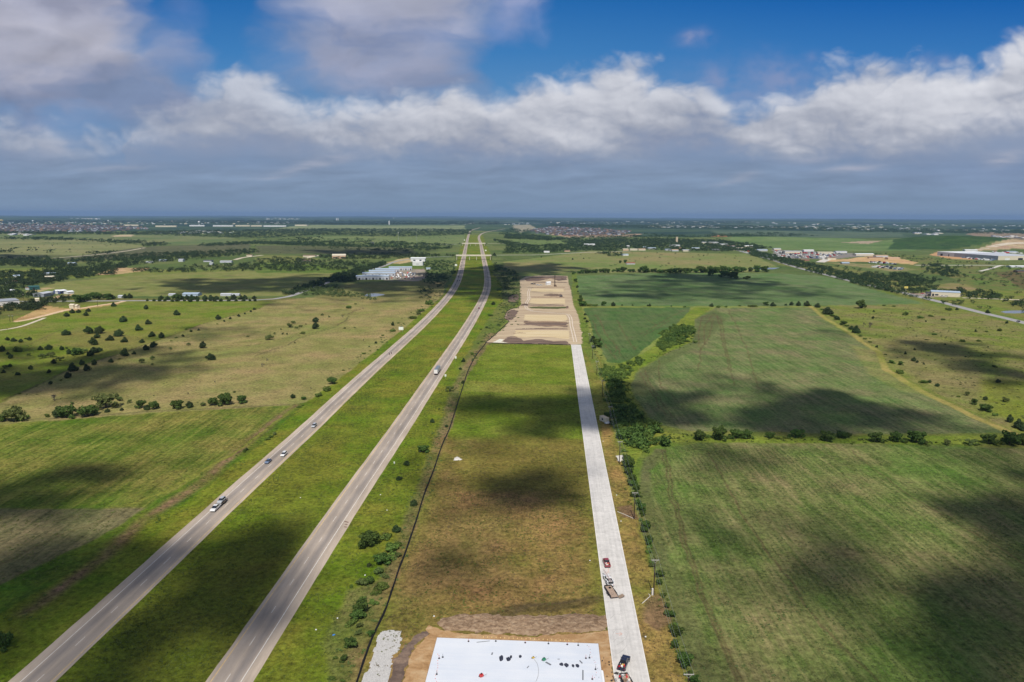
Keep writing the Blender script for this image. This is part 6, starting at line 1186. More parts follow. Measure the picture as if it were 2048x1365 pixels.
def water_tower(u, vb, vt, wpx, kind, label):
    p = GG(u, vb); s = mpx(p); h = (vb-vt)*s; r = wpx*s/2; root = empty('water_tower', p); tag(root, label, 'water tower'); m = W_['white'] if kind != 'gold' else W_['gold']
    if kind == 'cyl': MB().tube((0, 0, 0), (0, 0, h), r, r, 16).build('tank', m, root); MB().tube((0, 0, h+.01), (0, 0, h+r*.3), r, r*.2, 16).build('cap', m, root); return
    MB().tube((0, 0, 0), (0, 0, h*.55), r*.28, r*.22, 10).build('stem', m, root)
    mb = MB(); prev = None
    for k in range(6):
        a0 = math.pi*k/6; a1 = math.pi*(k+1)/6; z0 = h*.78-h*.24*math.cos(a0); z1 = h*.78-h*.24*math.cos(a1); mb.tube((0, 0, z0), (0, 0, z1), max(.05, r*math.sin(a0)), max(.05, r*math.sin(a1)), 14, False)
    mb.build('tank', m, root)
water_tower(398.5, 451, 443, 4.2, 'b', 'white water tower behind the far left white warehouses'); water_tower(66.5, 447.5, 441, 3, 'b', 'white water tower on the far left above the suburb'); water_tower(217, 447, 441, 2.6, 'b', 'small white water tower above the middle of the suburb')
water_tower(3, 446.5, 440, 8, 'gold', 'golden domed tower at the left edge of the horizon'); water_tower(673.3, 441.5, 437, 1.6, 'cyl', 'left of two slim white towers near the horizon'); water_tower(676.3, 441.5, 437, 1.6, 'cyl', 'right of two slim white towers near the horizon'); water_tower(778.5, 450, 442.5, 2.2, 'cyl', 'slim white standpipe on the far plain left of the highway')
water_tower(787.4, 439.2, 435.6, 1.8, 'b', 'tiny white water tower on the horizon left of the highway'); water_tower(117.5, 446.5, 443.8, 2., 'b', 'tiny pale water tower on the far left horizon')
def mast(u, vb, vt, label, top=True):
    p = GG(u, vb); s = mpx(p); h = (vb-vt)*s; root = empty('radio_mast', p); tag(root, label, 'mast'); mb = MB(); r = .8
    cs = [(r*math.cos(a), r*math.sin(a)) for a in (0, 2.1, 4.2)]
    for x, y in cs: mb.tube((x, y, 0), (x*.5, y*.5, h), .16, .1, 5)
    n = 14
    for k in range(n):
        z0, z1 = h*k/n, h*(k+1)/n; f0 = 1-.5*k/n; f1 = 1-.5*(k+1)/n
        for i in range(3): a, b = cs[i], cs[(i+1) % 3]; mb.tube((a[0]*f0, a[1]*f0, z0), (b[0]*f1, b[1]*f1, z1), .07, .07, 4, False)
    mb.build('lattice', W_['steel'], root)
    if top: MB().tube((0, 0, h-3.5), (0, 0, h), 1.9, 1.9, 8).build('antenna', W_['white'], root)
mast(797, 482, 465.5, 'thin lattice radio mast with white antennas on the far plain'); mast(833, 482, 458, 'very thin tall mast right of the white-topped mast', False)
for (x0, x1, y, w_, lb) in [(247, 277, 452.3, 'cream', 'left-most of the long pale warehouses behind the suburb'), (311, 353, 454.4, 'cream', 'long cream warehouse behind the suburb, second from the left'), (379, 409, 453.2, 'white', 'bright white warehouse below the white water tower'), (426, 466, 453.6, 'white', 'long white warehouse right of the white water tower'), (471, 500, 453.4, 'cream', 'cream warehouse on the far left plain beside the long white one'), (502, 524, 453.6, 'cream', 'short cream warehouse left of the longest white one'), (527, 572, 454, 'white', 'longest white warehouse on the far plain'), (590, 614, 452.4, 'cream', 'right-most pale warehouse on the far plain')]:
    shed('far_warehouse', (x0, y), (x1, y), 60, 11, w_, 'shiny' if w_ == 'white' else 'cream', lb, 'warehouse', rise=.6)

# ---------------- houses of the far suburbs, each its own, all of one kind ----------------
def tiny_house_mesh(seed):
    r = random.Random(seed); L, D, h, k = r.uniform(14, 24), r.uniform(11, 16), r.uniform(3.4, 6.5), r.uniform(2.2, 4)
    m = MB(); m.add([(-L/2, -D/2, 0), (L/2, -D/2, 0), (L/2, D/2, 0), (-L/2, D/2, 0), (-L/2, -D/2, h), (L/2, -D/2, h), (L/2, D/2, h), (-L/2, D/2, h)], [(0, 1, 5, 4), (1, 2, 6, 5), (2, 3, 7, 6), (3, 0, 4, 7)])
    m.mi = 1; a = .6; m.add([(-L/2-a, -D/2-a, h), (L/2+a, -D/2-a, h), (L/2+a, D/2+a, h), (-L/2-a, D/2+a, h), (-L/2+D*.3, 0, h+k), (L/2-D*.3, 0, h+k)], [(0, 1, 5, 4), (1, 2, 5), (2, 3, 4, 5), (3, 0, 4)])
    wc = r.choice(['grey', 'grey', 'grey', 'pale', 'brown', 'brown']); rc = r.choice(['dark', 'dark', 'grey', 'grey', 'brown', 'dark', 'grey'])
    return m.mesh('house', [W_[wc], W_[rc]])
THM = [tiny_house_mesh(i) for i in range(14)]
def suburb(poly, n, label, group, seed):
    P = np.array([tuple(GG(*p))[:2] for p in poly]); lo, hi = P.min(0), P.max(0); r = np.random.RandomState(seed); k = 0; t = 0
    a = r.uniform(-.4, .4)
    while k < n and t < n*40:
        t += 1; q = r.rand(2)*(hi-lo)+lo
        if sdist(np.array([q[0]]), np.array([q[1]]), P)[0] <= 0: continue
        o = bpy.data.objects.new('suburb_house', THM[r.randint(14)]); C.objects.link(o); o.location = (q[0], q[1], zg(q[0], q[1])); o.rotation_euler = (0, 0, a+r.choice([0, 1.57, 3.14])+r.uniform(-.2, .2)); tag(o, label, 'house', group); k += 1
def suburb_stuff(polys, n, label, seed):
    r = np.random.RandomState(seed); m = MB(); boxes = {0: MB(), 1: MB()}; mbs = MB(); mats_ = [W_['white'], W_['cream'], W_['tan'], W_['brown'], W_['pale'], W_['dark']]
    for poly, share in polys:
        P = np.array([tuple(GG(*p))[:2] for p in poly]); lo, hi = P.min(0), P.max(0); k = 0; t = 0
        while k < n*share and t < n*60:
            t += 1; q = r.rand(2)*(hi-lo)+lo
            if sdist(np.array([q[0]]), np.array([q[1]]), P)[0] <= 0: continue
            k += 1; z = zg(*q); a = r.rand()*3.14; c, s = math.cos(a), math.sin(a); L, D, h, rr = r.uniform(7, 13), r.uniform(6, 9), r.uniform(3.5, 7), r.uniform(2, 4)
            def T(x, y, zz): return (q[0]+x*c-y*s, q[1]+x*s+y*c, z+zz)
            mbs.mi = int(r.choice([4, 3, 3, 3, 5, 5])); mbs.add([T(-L, -D, 0), T(L, -D, 0), T(L, D, 0), T(-L, D, 0), T(-L, -D, h), T(L, -D, h), T(L, D, h), T(-L, D, h)], [(0, 1, 5, 4), (1, 2, 6, 5), (2, 3, 7, 6), (3, 0, 4, 7)])
            mbs.mi = int(r.choice([3, 5, 5, 5, 5, 5])); mbs.add([T(-L, -D, h), T(L, -D, h), T(L, D, h), T(-L, D, h), T(-L+D*.6, 0, h+rr), T(L-D*.6, 0, h+rr)], [(0, 1, 5, 4), (1, 2, 5), (2, 3, 4, 5), (3, 0, 4)])
    o = mbs.build('far_houses', mats_); tag(o, label, 'far houses', None, 'stuff')
suburb([(-60, 462), (0, 456), (100, 452), (240, 455), (300, 459), (200, 465), (100, 466), (0, 467)], 150, 'small house in the dense suburb on the far left', 'houses of the dense far left suburb', 3)
suburb([(1060, 461), (1100, 455), (1200, 460), (1260, 464), (1240, 471), (1120, 472), (1070, 468)], 110, 'small house in the grey suburb right of the far highway', 'houses of the suburb right of the far highway', 4)
suburb_stuff([([(-200, 466), (-100, 452), (0, 450), (120, 449), (260, 453), (300, 457), (240, 464), (100, 465), (0, 466)], .5), ([(60, 455), (120, 452), (200, 456), (120, 462)], .2), ([(1056, 462), (1100, 454), (1200, 458), (1262, 463), (1240, 471), (1120, 473)], .3)], 1500, 'uncountable roofs filling the far suburbs', 5)
def speckle(label, polys, n, seed, size=1., cat='far buildings'):
    r = np.random.RandomState(seed); mbs = MB(); mats_ = [W_['white'], W_['pale'], W_['cream'], W_['pale']]
    for poly, share in polys:
        P = np.array([tuple(GG(*p))[:2] for p in poly]); lo, hi = P.min(0), P.max(0); k = 0; t = 0
        while k < n*share and t < 9000:
            t += 1; q = r.rand(2)*(hi-lo)+lo
            if sdist(np.array([q[0]]), np.array([q[1]]), P)[0] <= 0: continue
            k += 1; z = zg(*q); d = math.hypot(*q); L = r.uniform(5, 24)*size*(d/9000.)**.6; D = r.uniform(8, 24)*size; h = r.uniform(2.5, 6)*(d/9000.)**.5; mbs.mi = r.randint(4); x, y = q; e = D*.4
            mbs.add([(x-L, y-D, z-2), (x+L, y-D, z-2), (x+L, y+D, z-2), (x-L, y+D, z-2), (x-L, y-D, z+h), (x+L, y-D, z+h), (x+L, y+D, z+h), (x-L, y+D, z+h), (x-L, y, z+h*1.2), (x+L, y, z+h*1.2)], [(0, 1, 5, 4), (1, 2, 6, 9, 5), (2, 3, 7, 6), (3, 0, 4, 8, 7), (4, 5, 9, 8), (8, 9, 6, 7)])
    o = mbs.build('far_buildings', mats_); tag(o, label, cat, None, 'stuff')
speckle('pale buildings of the towns scattered over the blue distance right of the highway', [([(1290, 452), (1420, 450), (1440, 456), (1300, 457)], .25), ([(1440, 452), (1600, 452), (1900, 458), (2100, 461), (2100, 464), (1800, 462), (1440, 457)], .35), ([(1100, 443), (1500, 444), (2100, 452), (2100, 456), (1500, 448), (1100, 447)], .25), ([(1830, 466), (1880, 467), (1870, 471), (1830, 470)], .05), ([(1970, 472), (2100, 474), (2100, 479), (1980, 477)], .1)], 420, 6)
speckle('pale buildings sprinkled along the left horizon', [([(0, 443), (300, 443), (600, 445), (600, 449), (300, 450), (0, 450)], .45), ([(140, 437.5), (200, 438), (200, 440), (140, 440)], .1), ([(530, 437), (600, 438), (600, 441), (530, 440)], .12), ([(400, 462), (470, 464), (460, 469), (300, 468)], .15), ([(20, 467), (70, 468), (60, 472), (20, 471)], .1), ([(1010, 447), (1060, 446), (1060, 450), (1010, 450)], .05)], 260, 7, .8)

# ---------------- overpasses ----------------
M_bridge = mat('bridge_concrete', (.56, .52, .43), .8, var=.08, vs=.3)
def overpass(a, b, hpx, piers, width, label):
    """a, b: ground points below the two deck ends; hpx: deck height in pixels"""
    A, B = G(*a), G(*b); s = mpx(A); h = hpx*s; d = B-A; L = d.length; root = empty('overpass', (A.x, A.y, 0), math.atan2(d.y, d.x)); tag(root, label, 'bridge'); E = 0
    MB().box(-E, L+E, 0, width, h-1.7, h).build('deck', M_bridge, root)
    for y0 in (-.35, width-.05): MB().box(-E, L+E, y0, y0+.4, h-.003 if y0 > 0 else h-1.9, h+1.0).build('parapet', M_bridge, root)
    for u in piers:
        x = (u-a[0])/(b[0]-a[0])*L; p = MB(); p.box(x-.9, x+.9, 1.2, width-1.2, h-2.9, h-1.703)
        for y in (2, width-2): p.tube((x, y, -.3), (x, y, h-2.8), .75, .75, 10)
        p.build('pier', M_bridge, root)
    # ramps of earth carrying the road up to both deck ends
    for x0, x1 in ((-1.2, -1), (L+1.2, 1)):
        pass
    return root
overpass((912, 520.5), (983, 520.5), 9.2, (913.5, 939, 953, 981), 14, 'nearer and wider of the two highway overpasses with cream parapets')
overpass((924, 492.3), (971, 492.3), 5.2, (925.5, 941, 951.5, 969.5), 14, 'farther and narrower of the two highway overpasses')
M_bank = mat('grass_bank', (.085, .11, .035), .95, var=.3, vs=.15)
def bank(u0, u1, v, hpx, label):
    """wedge of earth rising towards the bridge end at u0"""
    A, B = G(u0, v), G(u1, v); h = hpx*mpx(A)-.25; d = B-A; L = d.length; m = MB(); w = 20; t = 10
    m.add([(0, -t, -.2), (L, -1, -.2), (L, 15, -.2), (0, 14+t, -.2), (0, -.6, h), (L, 0, .1), (L, 14, .1), (0, 14.6, h)], [(0, 1, 5, 4), (1, 2, 6, 5), (2, 3, 7, 6), (3, 0, 4, 7), (4, 5, 6, 7)])
    if d.x < 0: m.f = [f[::-1] for f in m.f]
    o = m.build('embankment', M_bank, None, A); o.rotation_euler = (0, 0, math.atan2(d.y, d.x))
    if d.x < 0: o.scale = (1, -1, 1)
    o['kind'] = 'structure'
bank(911.6, 880, 520.5, 9.2, ''); bank(983.4, 1020, 520.5, 9.2, ''); bank(923.6, 900, 492.3, 5.2, ''); bank(971.4, 995, 492.3, 5.2, '')

# ---------------- power poles with crossarms and wires ----------------
M_pole = mat('creosoted_wood', (.035, .022, .017), .85, var=.3, vs=3); M_arm = mat('weathered_crossarm', (.42, .40, .37), .7); M_wire = mat('aluminium_wire', (.50, .50, .50), .4, metal=.7)
def power_pole(base, top, label, group='power poles along the street', arm=2.4, world=None):
    p = world or G(*base); zz = 12.6
    if top:   # height from the photo
        lo, hi = 6., 20.
        for _ in range(24):
            mid = (lo+hi)/2; vv = PXM(np.array([p.x]), np.array([p.y]), np.array([mid]))[1][0]
            if vv > top[1]: lo = mid
            else: hi = mid
        zz = lo
    root = empty('power_pole', p); tag(root, label, 'power pole', group)
    MB().tube((0, 0, -.2), (0, 0, zz+.5), .20, .13, 10).build('pole', M_pole, root)
    MB().box(-arm/2, arm/2, -.26, -.14, zz-.25, zz-.05).build('crossarm', M_arm, root)
    for x in (-arm/2+.12, -.45, arm/2-.12): MB().tube((x, -.2, zz-.045), (x, -.2, zz+.16), .07, .05, 8).build('insulator', M_arm, root)
    m = MB(); m.tube((-.7, -.2, zz-.3), (0, -.16, zz-1.1), .03, .03, 5); m.tube((.7, -.2, zz-.3), (0, -.16, zz-1.1), .03, .03, 5); m.build('brace', M_arm, root)
    return root, p, zz
PP = []
pl_ = [((1372, 1440), (1378, 1347)), ((1307, 1190), (1311, 1119)), ((1268, 1038.5), (1270.5, 985)), ((1238.5, 928), (1241, 883)), ((1219.5, 850), (1221.5, 813)), ((1204.5, 794), (1206, 761)), ((1193.5, 750), (1195, 722.5)), ((1185, 718), (1186.5, 692)), ((1178, 689), (1178.5, 667))]
for i, (b_, t_) in enumerate(pl_):
    lbl = 'tall wooden power pole with pale crossarm, nearest to the camera, cut by the bottom edge' if i == 0 else f'wooden power pole with pale crossarm right of the street, {nth(i+1)} from the camera'
    PP.append(power_pole(b_, t_, lbl))
wires = MB()
for (r0, p0, z0), (r1, p1, z1) in zip(PP[:-1], PP[1:]):
    for x in (-1.08, -.45, 1.08):
        a = Vector((p0.x+x, p0.y-.2, z0+.16)); b = Vector((p1.x+x, p1.y-.2, z1+.16)); n = 8; pr = a
        for k in range(1, n+1):
            t = k/n; q = a.lerp(b, t); q.z -= 1.1*4*t*(1-t); wires.tube(pr, q, .022, .022, 4, False); pr = q
tag(wires.build('power_line', M_wire), 'three thin sagging wires strung from pole to pole beside the concrete street', 'power line')
for u, v, n_ in ((20.5, 644.5, 'left'), (26.5, 644.5, 'right')): power_pole((u, v), (u, v-13), f'{n_} of two brown power poles on the left pasture edge', 'pair of power poles on the left pasture', 2.)
for i, (u, v, h) in enumerate([(195.5, 613, 12), (119.5, 594.5, 9), (105, 597, 10), (47.5, 598, 8)]): power_pole((u, v), (u, v-h), ['power pole beside the orange dirt track', 'power pole by the dark blue workshop', 'power pole by the grey shed', 'power pole beside the left warehouse drive'][i], 'power poles near the left farmsteads', 1.8)
# guy anchor / pale pipes by the near poles
M_pvc = mat('white_plastic_pipe', (.62, .58, .52), .5)
def pipe(name, pts, r, m, label, cat, z=.12):
    P = [G(*p) for p in pts]; mb = MB()
    for a, b in zip(P[:-1], P[1:]): mb.tube((a.x, a.y, z), (b.x, b.y, z), r, r, 7)
    return tag(mb.build(name, m), label, cat)
pipe('drain_pipe', [(1150+1340/9.1, 1080+990/9.1), (1150+1370/9.1, 1080+1030/9.1), (1150+1220/9.1, 1080+1165/9.1)], .10, M_pvc, 'bent pale pipe lying on the verge at the foot of the near power pole', 'pipe')
pipe('drain_pipe', [(1150+385/4.55, 800+1020/4.55), (1150+450/4.55, 800+1045/4.55), (1150+530/4.55, 800+1082/4.55)], .10, M_pvc, 'long pale pipe on the verge running to the third power pole', 'pipe')
MB().box(-.25, .25, -.25, .25, 0, 2.2).build('meter_post', M_pvc, None, G(1304.5, 1190.5)); tag(bpy.data.objects['meter_post'], 'short pale post at the foot of the near power pole', 'post')

# ---------------- silt fences ----------------
M_silt = mat('black_silt_fabric', (.012, .012, .014), .8)
def silt(pts, label, h=.75, post=3.):
    P = catmull([G(*p) for p in pts], 2.5); root = empty('silt_fence', (P[0].x, P[0].y, 0)); tag(root, label, 'fence'); O = P[0]
    m = MB(); vs = []
    for p in P:
        j = random.uniform(-.08, .08); hh = h*random.uniform(.8, 1.05)
        for dx, z in ((-.05, 0), (-.05+j, hh), (.05+j, hh), (.35, 0)): vs.append((p.x-O.x+dx, p.y-O.y, z))
    n = len(P); m.add(vs, [(4*i+k, 4*i+k+1, 4*i+k+5, 4*i+k+4) for i in range(n-1) for k in range(3)]); m.build('fabric', M_silt, root)
    q = MB(); acc = 0; cnt = 0
    for i, p in enumerate(P):
        if i % max(1, int(post/2.5)) == 0 : q.box(p.x-O.x-.14, p.x-O.x-.09, p.y-O.y-.03, p.y-O.y+.03, 0, h+.35)
    q.build('stakes', M_pole, root)['kind'] = 'stuff'
silt([(706, 1390), (713, 1365), (726, 1326), (744, 1276), (756.5, 1250), (764, 1235), (772, 1216), (787, 1171), (797, 1140), (810, 1107), (833, 1039), (848, 990), (867, 941), (884, 891), (898, 860), (912, 817), (927, 770), (937, 740), (952, 712), (971, 688)], 'long black silt fence running between the highway verge and the open lot')
silt([S8(*p) for p in [(92, 1248), (250, 1120), (360, 1010), (490, 888), (425, 835), (435, 770), (480, 700), (560, 660), (655, 650), (640, 590), (620, 562), (500, 558), (478, 520), (490, 460), (560, 430), (700, 415)]], 'winding black silt fence along the left side of the building site')
silt([S8(*p) for p in [(92, 1250), (500, 1266), (1000, 1274), (1540, 1284)]], 'straight black silt fence across the near end of the building site')

# ---------------- road signs, billboard ----------------
M_sign = mat('sign_back', (.74, .76, .70), .5)
def sign(u, vb, wpx, hpx, lift_px, label, posts=1, grp=None, m=None):
    p = G(u, vb); s = mpx(p); w_, h_, z0 = wpx*s, hpx*s, lift_px*s; root = empty('road_sign', p); tag(root, label, 'sign', grp)
    MB().box(-w_/2, w_/2, -.04, .02, z0, z0+h_).build('panel', m or M_sign, root, bevel=0)
    for k in range(posts): x = 0 if posts == 1 else (-w_*.3+w_*.6*k); MB().box(x-.06, x+.06, .023, .12, 0, z0+h_*.9).build('post', W_['steel'], root)
sign(802.3, 665.3, 9.2, 6.2, 5, 'large pale sign on two posts left of the highway', 2)
sign(911.5, 721.5, 3.1, 4.4, 4.2, 'small pale sign right of the highway, farther of the near pair')
sign(891, 757.5, 3.3, 4.6, 4.2, 'small pale sign right of the highway beside the long truck')
sign(788.8, 929.5, 2.4, 3.8, 2.4, 'small pale sign on the near right highway verge')
sign(912, 534, 4.6, 3.2, 1.8, 'pale sign left of the highway just before the nearer overpass', 2)
sign(971.5, 504, 3., 2.2, 1.6, 'pale sign right of the highway between the two overpasses', 2)
sign(929, 482.6, 2.2, 1.8, .9, 'tiny white sign left of the highway beyond the farther overpass', 2)
def big_sign():
    p = GG(1811, 586); s = mpx(p); root = empty('pole_sign', p); tag(root, 'tall yellow shop sign on a pale pole beside the main road', 'sign')
    MB().tube((0, 0, 0), (0, 0, 9*s), .28, .24, 10).build('pole', W_['cream'], root); MB().box(-3.6*s, 3.6*s, -.3, .3, 9.1*s, 12.6*s).build('sign_box', mat('yellow_sign', (.72, .58, .12), .5), root); MB().box(-2.5*s, 2.5*s, -.36, -.304, 10.2*s, 11.4*s).build('lettering_band', mat('sign_band', (.45, .38, .2), .5), root)
big_sign()
# ponds
flat_obj('pond', [(727, 592), (735, 588.5), (750, 587), (765, 588.5), (770, 590), (755, 593.2), (738, 594)], mat('pond_water', (.10, .13, .17), .12, spec=.6), .06, 3, edge=False)
flat_obj('pond', [(2000, 624), (2020, 621.5), (2045, 621.5), (2062, 625), (2040, 627.5), (2010, 627)], MATS['pond_water'], .1, 3, edge=False)
flat_obj('pond', [(1500, 536), (1560, 536), (1548, 539), (1515, 539.5)], MATS['pond_water'], .12, 3, edge=False)
flat_obj('concrete_pad', [(1190+520/12.41, 820+1150/12.41), (1190+600/12.41, 820+1130/12.41), (1190+790/12.41, 820+1130/12.41), (1190+720/12.41, 820+1240/12.41), (1190+640/12.41, 820+1290/12.41), (1190+565/12.41, 820+1270/12.41), (1190+560/12.41, 820+1210/12.41)], M_conc2, .15, .8)
# ---------------- vehicles ----------------
M_tyre = mat('tyre_rubber', (.015, .015, .016), .8); M_rim = mat('wheel_rim', (.35, .35, .36), .35, metal=.8); M_glass = mat('car_glass', (.015, .02, .03), .08, spec=.8); M_lamp = mat('lamp_glass', (.6, .58, .5), .2, spec=.6); M_tail = mat('tail_lamp', (.4, .02, .02), .3); M_trim = mat('black_trim', (.02, .02, .022), .5)
def paint(name, c): 
    if name in MATS: return MATS[name]
    m = mat(name, c, .32, spec=.5); m.node_tree.nodes['Principled BSDF'].inputs['Coat Weight'].default_value = .4; return m
PAINT = {'white': paint('white_paint', (.72, .72, .72)), 'silver': paint('silver_paint', (.42, .44, .47)), 'blue': paint('blue_grey_paint', (.12, .17, .27)), 'black': paint('black_paint', (.018, .022, .045)), 'red': paint('maroon_paint', (.26, .045, .06)), 'dark': paint('dark_paint', (.03, .032, .04)), 'brightred': paint('red_paint', (.5, .03, .03)), 'orange': paint('orange_paint', (.6, .2, .04)), 'yellow': paint('yellow_paint', (.6, .4, .05)), 'green': paint('green_paint', (.03, .22, .12))}
def wheel(root, x, y, r=.36, w=.24):
    t = MB().tube((x-w/2, y, r), (x+w/2, y, r), r, r, 14).build('wheel', M_tyre, root)
    MB().tube((x-w/2-.006, y, r), (x+w/2+.006, y, r), r*.58, r*.58, 10).build('rim', M_rim, t)
def car(name, label, cat, col, kind='sedan', group=None, L=4.7, W=1.86):
    root = empty(name, (0, 0, 0)); tag(root, label, cat, group); P = PAINT[col]; h = W/2; f = L/2
    if kind == 'sedan': body = [(-f, .35), (-f+.05, .82), (-f+.5, .98), (f-1.3, .96), (f-.25, .80), (f, .62), (f, .35)]; cab = [(-f+.45, .96), (-f+1.1, 1.42), (-f+2.5, 1.45), (f-1.35, .95)]
    elif kind == 'suv': body = [(-f, .4), (-f, 1.0), (-f+.2, 1.08), (f-1.3, 1.05), (f-.25, .95), (f, .75), (f, .4)]; cab = [(-f+.08, 1.06), (-f+.45, 1.70), (-f+2.9, 1.74), (f-1.25, 1.04)]
    elif kind == 'pickup': body = [(-f, .5), (-f, .72), (-f+2.0, .72), (-f+2.05, 1.12), (f-1.4, 1.12), (f-.2, 1.02), (f, .82), (f, .45)]; cab = [(-f+2.06, 1.1), (-f+2.2, 1.84), (-f+3.6, 1.86), (f-1.35, 1.1)]
    b = MB(); b.prism(body, -h, h); b.build('body', P, root, bevel=.07)
    ins = [0, .2, .2, 0]; g = MB(); g.prism(cab, -h+.1, h-.1, ins); g.build('windows', M_glass, root, bevel=.04)
    y0, y1 = cab[1][0]+.05, cab[2][0]-.05; z = max(cab[1][1], cab[2][1]); MB().box(-h+.28, h-.28, y0, y1, z-.05, z+.035).build('roof', P, root, bevel=.03)
    if kind == 'pickup':
        for x0, x1 in ((-h, -h+.12), (h-.12, h)): MB().box(x0, x1, -f, -f+2.04, .722, 1.14).build('bed_side', P, root)
        MB().box(-h+.124, h-.124, -f, -f+.1, .722, 1.12).build('tailgate', P, root); MB().box(-h+.124, h-.124, -f+.103, -f+2.03, .724, .76).build('bed_floor', M_trim, root)
    for s in (-1, 1):
        MB().box(s*(h-.42)-.18, s*(h-.42)+.18, f-.1, f+.02, .62, .76).build('headlight', M_lamp, root); MB().box(s*(h-.2)-.1, s*(h-.2)+.1, -f-.02, -f+.05, .72, .92).build('tail_light', M_tail, root)
        MB().box(min(s*(h-.02), s*(h+.2)), max(s*(h-.02), s*(h+.2)), f-1.75, f-1.6, 1.0, 1.16).build('mirror', M_trim, root)
        for yy in (f-.92, -f+.98): wheel(root, s*(h-.1), yy, .37 if kind != 'pickup' else .42)
    return root
def along(line, p):
    i = min(range(1, len(line)-1), key=lambda k: (line[k]-Vector((p.x, p.y))).length); t = (line[i+1]-line[i-1]).normalized(); return math.atan2(t.y, t.x)-math.pi/2
def put(root, u, v, rz, z=.05):
    p = G(u, v); root.location = (p.x, p.y, z+lift(Vector((p.x, p.y)))); root.rotation_euler = (0, 0, rz); return root
def head_to(a, b):
    d = G(*b)-G(*a); return math.atan2(d.y, d.x)-math.pi/2
PIL = math.pi
r = put(car('pickup_truck', 'white pickup truck towing a trailer, leftmost vehicle on the left carriageway', 'pickup truck', 'white', 'pickup', L=5.8, W=2.), 431.5, 1019.5, along(HL, G(431, 1019))+PIL)
def flat_trailer(label, L, W, col, rails=True, gate=False, name='trailer'):
    root = empty(name, (0, 0, 0)); tag(root, label, 'trailer'); f = L/2; h = W/2
    MB().box(-h, h, -f, f, .62, .72).build('deck', col, root); MB().tube((0, f, .6), (0, f+1.5, .5), .06, .06, 6).build('tongue', M_trim, root)
    if rails:
        for s in (-1, 1):
            m = MB(); x = s*(h+.05); m.box(x-.05, x+.05, -f, f, 1.0, 1.1); m.box(x-.05, x+.05, -f, f, .55, .72)
            for k in range(7): y = -f+.1+(2*f-.3)*k/6; m.box(x-.045, x+.045, y, y+.09, .7, 1.02)
            m.build('side_rail', M_trim, root)
        m = MB(); m.box(-h+.003, h-.003, f-.08, f, .723, 1.1); m.build('front_rail', M_trim, root)
    for s in (-1, 1):
        for yy in (-.5, .45): wheel(root, s*(h+.22), yy-.4, .36, .2)
        MB().box(s*(h+.22)-.14, s*(h+.22)+.14, -1.45, .6, .76, .80).build('fender', M_trim, root)
    return root
WD = mat('trailer_planks', (.34, .25, .19), .85, var=.3, vs=3)
hl = along(HL, G(444, 1008))+PIL
put(flat_trailer('car trailer behind the white pickup truck on the left carriageway', 6.2, 2.1, WD), 443.5, 1008, hl, .05)
q = put(car('suv', 'grey suv carried on the trailer behind the white pickup truck', 'suv', 'silver', 'suv'), 443.8, 1007.6, hl, .74)
put(car('sedan', 'blue-grey car in the outer lane of the left carriageway', 'car', 'blue', 'sedan'), 536.5, 925.5, along(HL, G(536, 925))+PIL)
put(car('sedan', 'white car in the inner lane of the left carriageway', 'car', 'white', 'suv'), 568, 911.5, along(HL, G(568, 911))+PIL)
put(car('suv', 'silver suv in the inner lane of the left carriageway', 'suv', 'silver', 'suv'), 628.5, 854, along(HL, G(628, 854))+PIL)
def motorbike(label, u, v, rz):
    root = empty('motorcycle', (0, 0, 0)); tag(root, label, 'motorcycle', 'pair of motorcycles'); m = PAINT['red']
    for y in (-.7, .7): MB().tube((-.07, y, .32), (.07, y, .32), .32, .32, 12).build('wheel', M_tyre, root)
    MB().box(-.16, .16, -.45, .5, .45, .85, .1, .04).build('body', m, root, bevel=.05); MB().box(-.14, .14, -.8, -.05, .78, .9).build('seat', M_trim, root); MB().box(-.36, .36, .55, .62, 1.0, 1.05).build('handlebar', M_trim, root)
    put(root, u, v, rz)
    p = root.location.copy(); b = MB()   # rider: one continuous seated body
    def ring(pts): return pts
    prof = [(-.25, .80, .20, .17), (-.22, 1.0, .19, .14), (-.12, 1.2, .21, .14), (-.02, 1.38, .24, .13), (.02, 1.46, .10, .08), (.05, 1.52, .12, .13), (.07, 1.64, .14, .15), (.07, 1.76, .10, .11), (.07, 1.80, .02, .02)]
    n = 10; vs = [(rx*math.cos(2*PIL*k/n), y+ry*math.sin(2*PIL*k/n), z) for y, z, rx, ry in prof for k in range(n)]
    b.add(vs, [(i*n+k, i*n+(k+1) % n, (i+1)*n+(k+1) % n, (i+1)*n+k) for i in range(len(prof)-1) for k in range(n)])
    for s in (-1, 1):
        b.tube((s*.12, -.2, .86), (s*.24, .22, .78), .10, .08, 8); b.tube((s*.24, .22, .78), (s*.2, .02, .38), .075, .055, 8); b.tube((s*.2, .02, .38), (s*.2, .2, .34), .05, .045, 6); b.tube((s*.24, 0, 1.36), (s*.3, .28, 1.14), .065, .05, 8); b.tube((s*.3, .28, 1.14), (s*.3, .56, 1.07), .05, .04, 8)
    o = b.build('person', mat('rider_clothes', (.05, .045, .05), .8), None); o.location = p; o.rotation_euler = (0, 0, rz); return o
h_ = along(HL, G(779, 709))+PIL
tag(motorbike('motorcycle, left one of the pair on the left carriageway', 779, 710, h_), 'dark clothed rider on the left one of two motorcycles', 'person'); tag(motorbike('motorcycle, right one of the pair on the left carriageway', 783, 708.5, h_), 'dark clothed rider on the right one of two motorcycles', 'person')
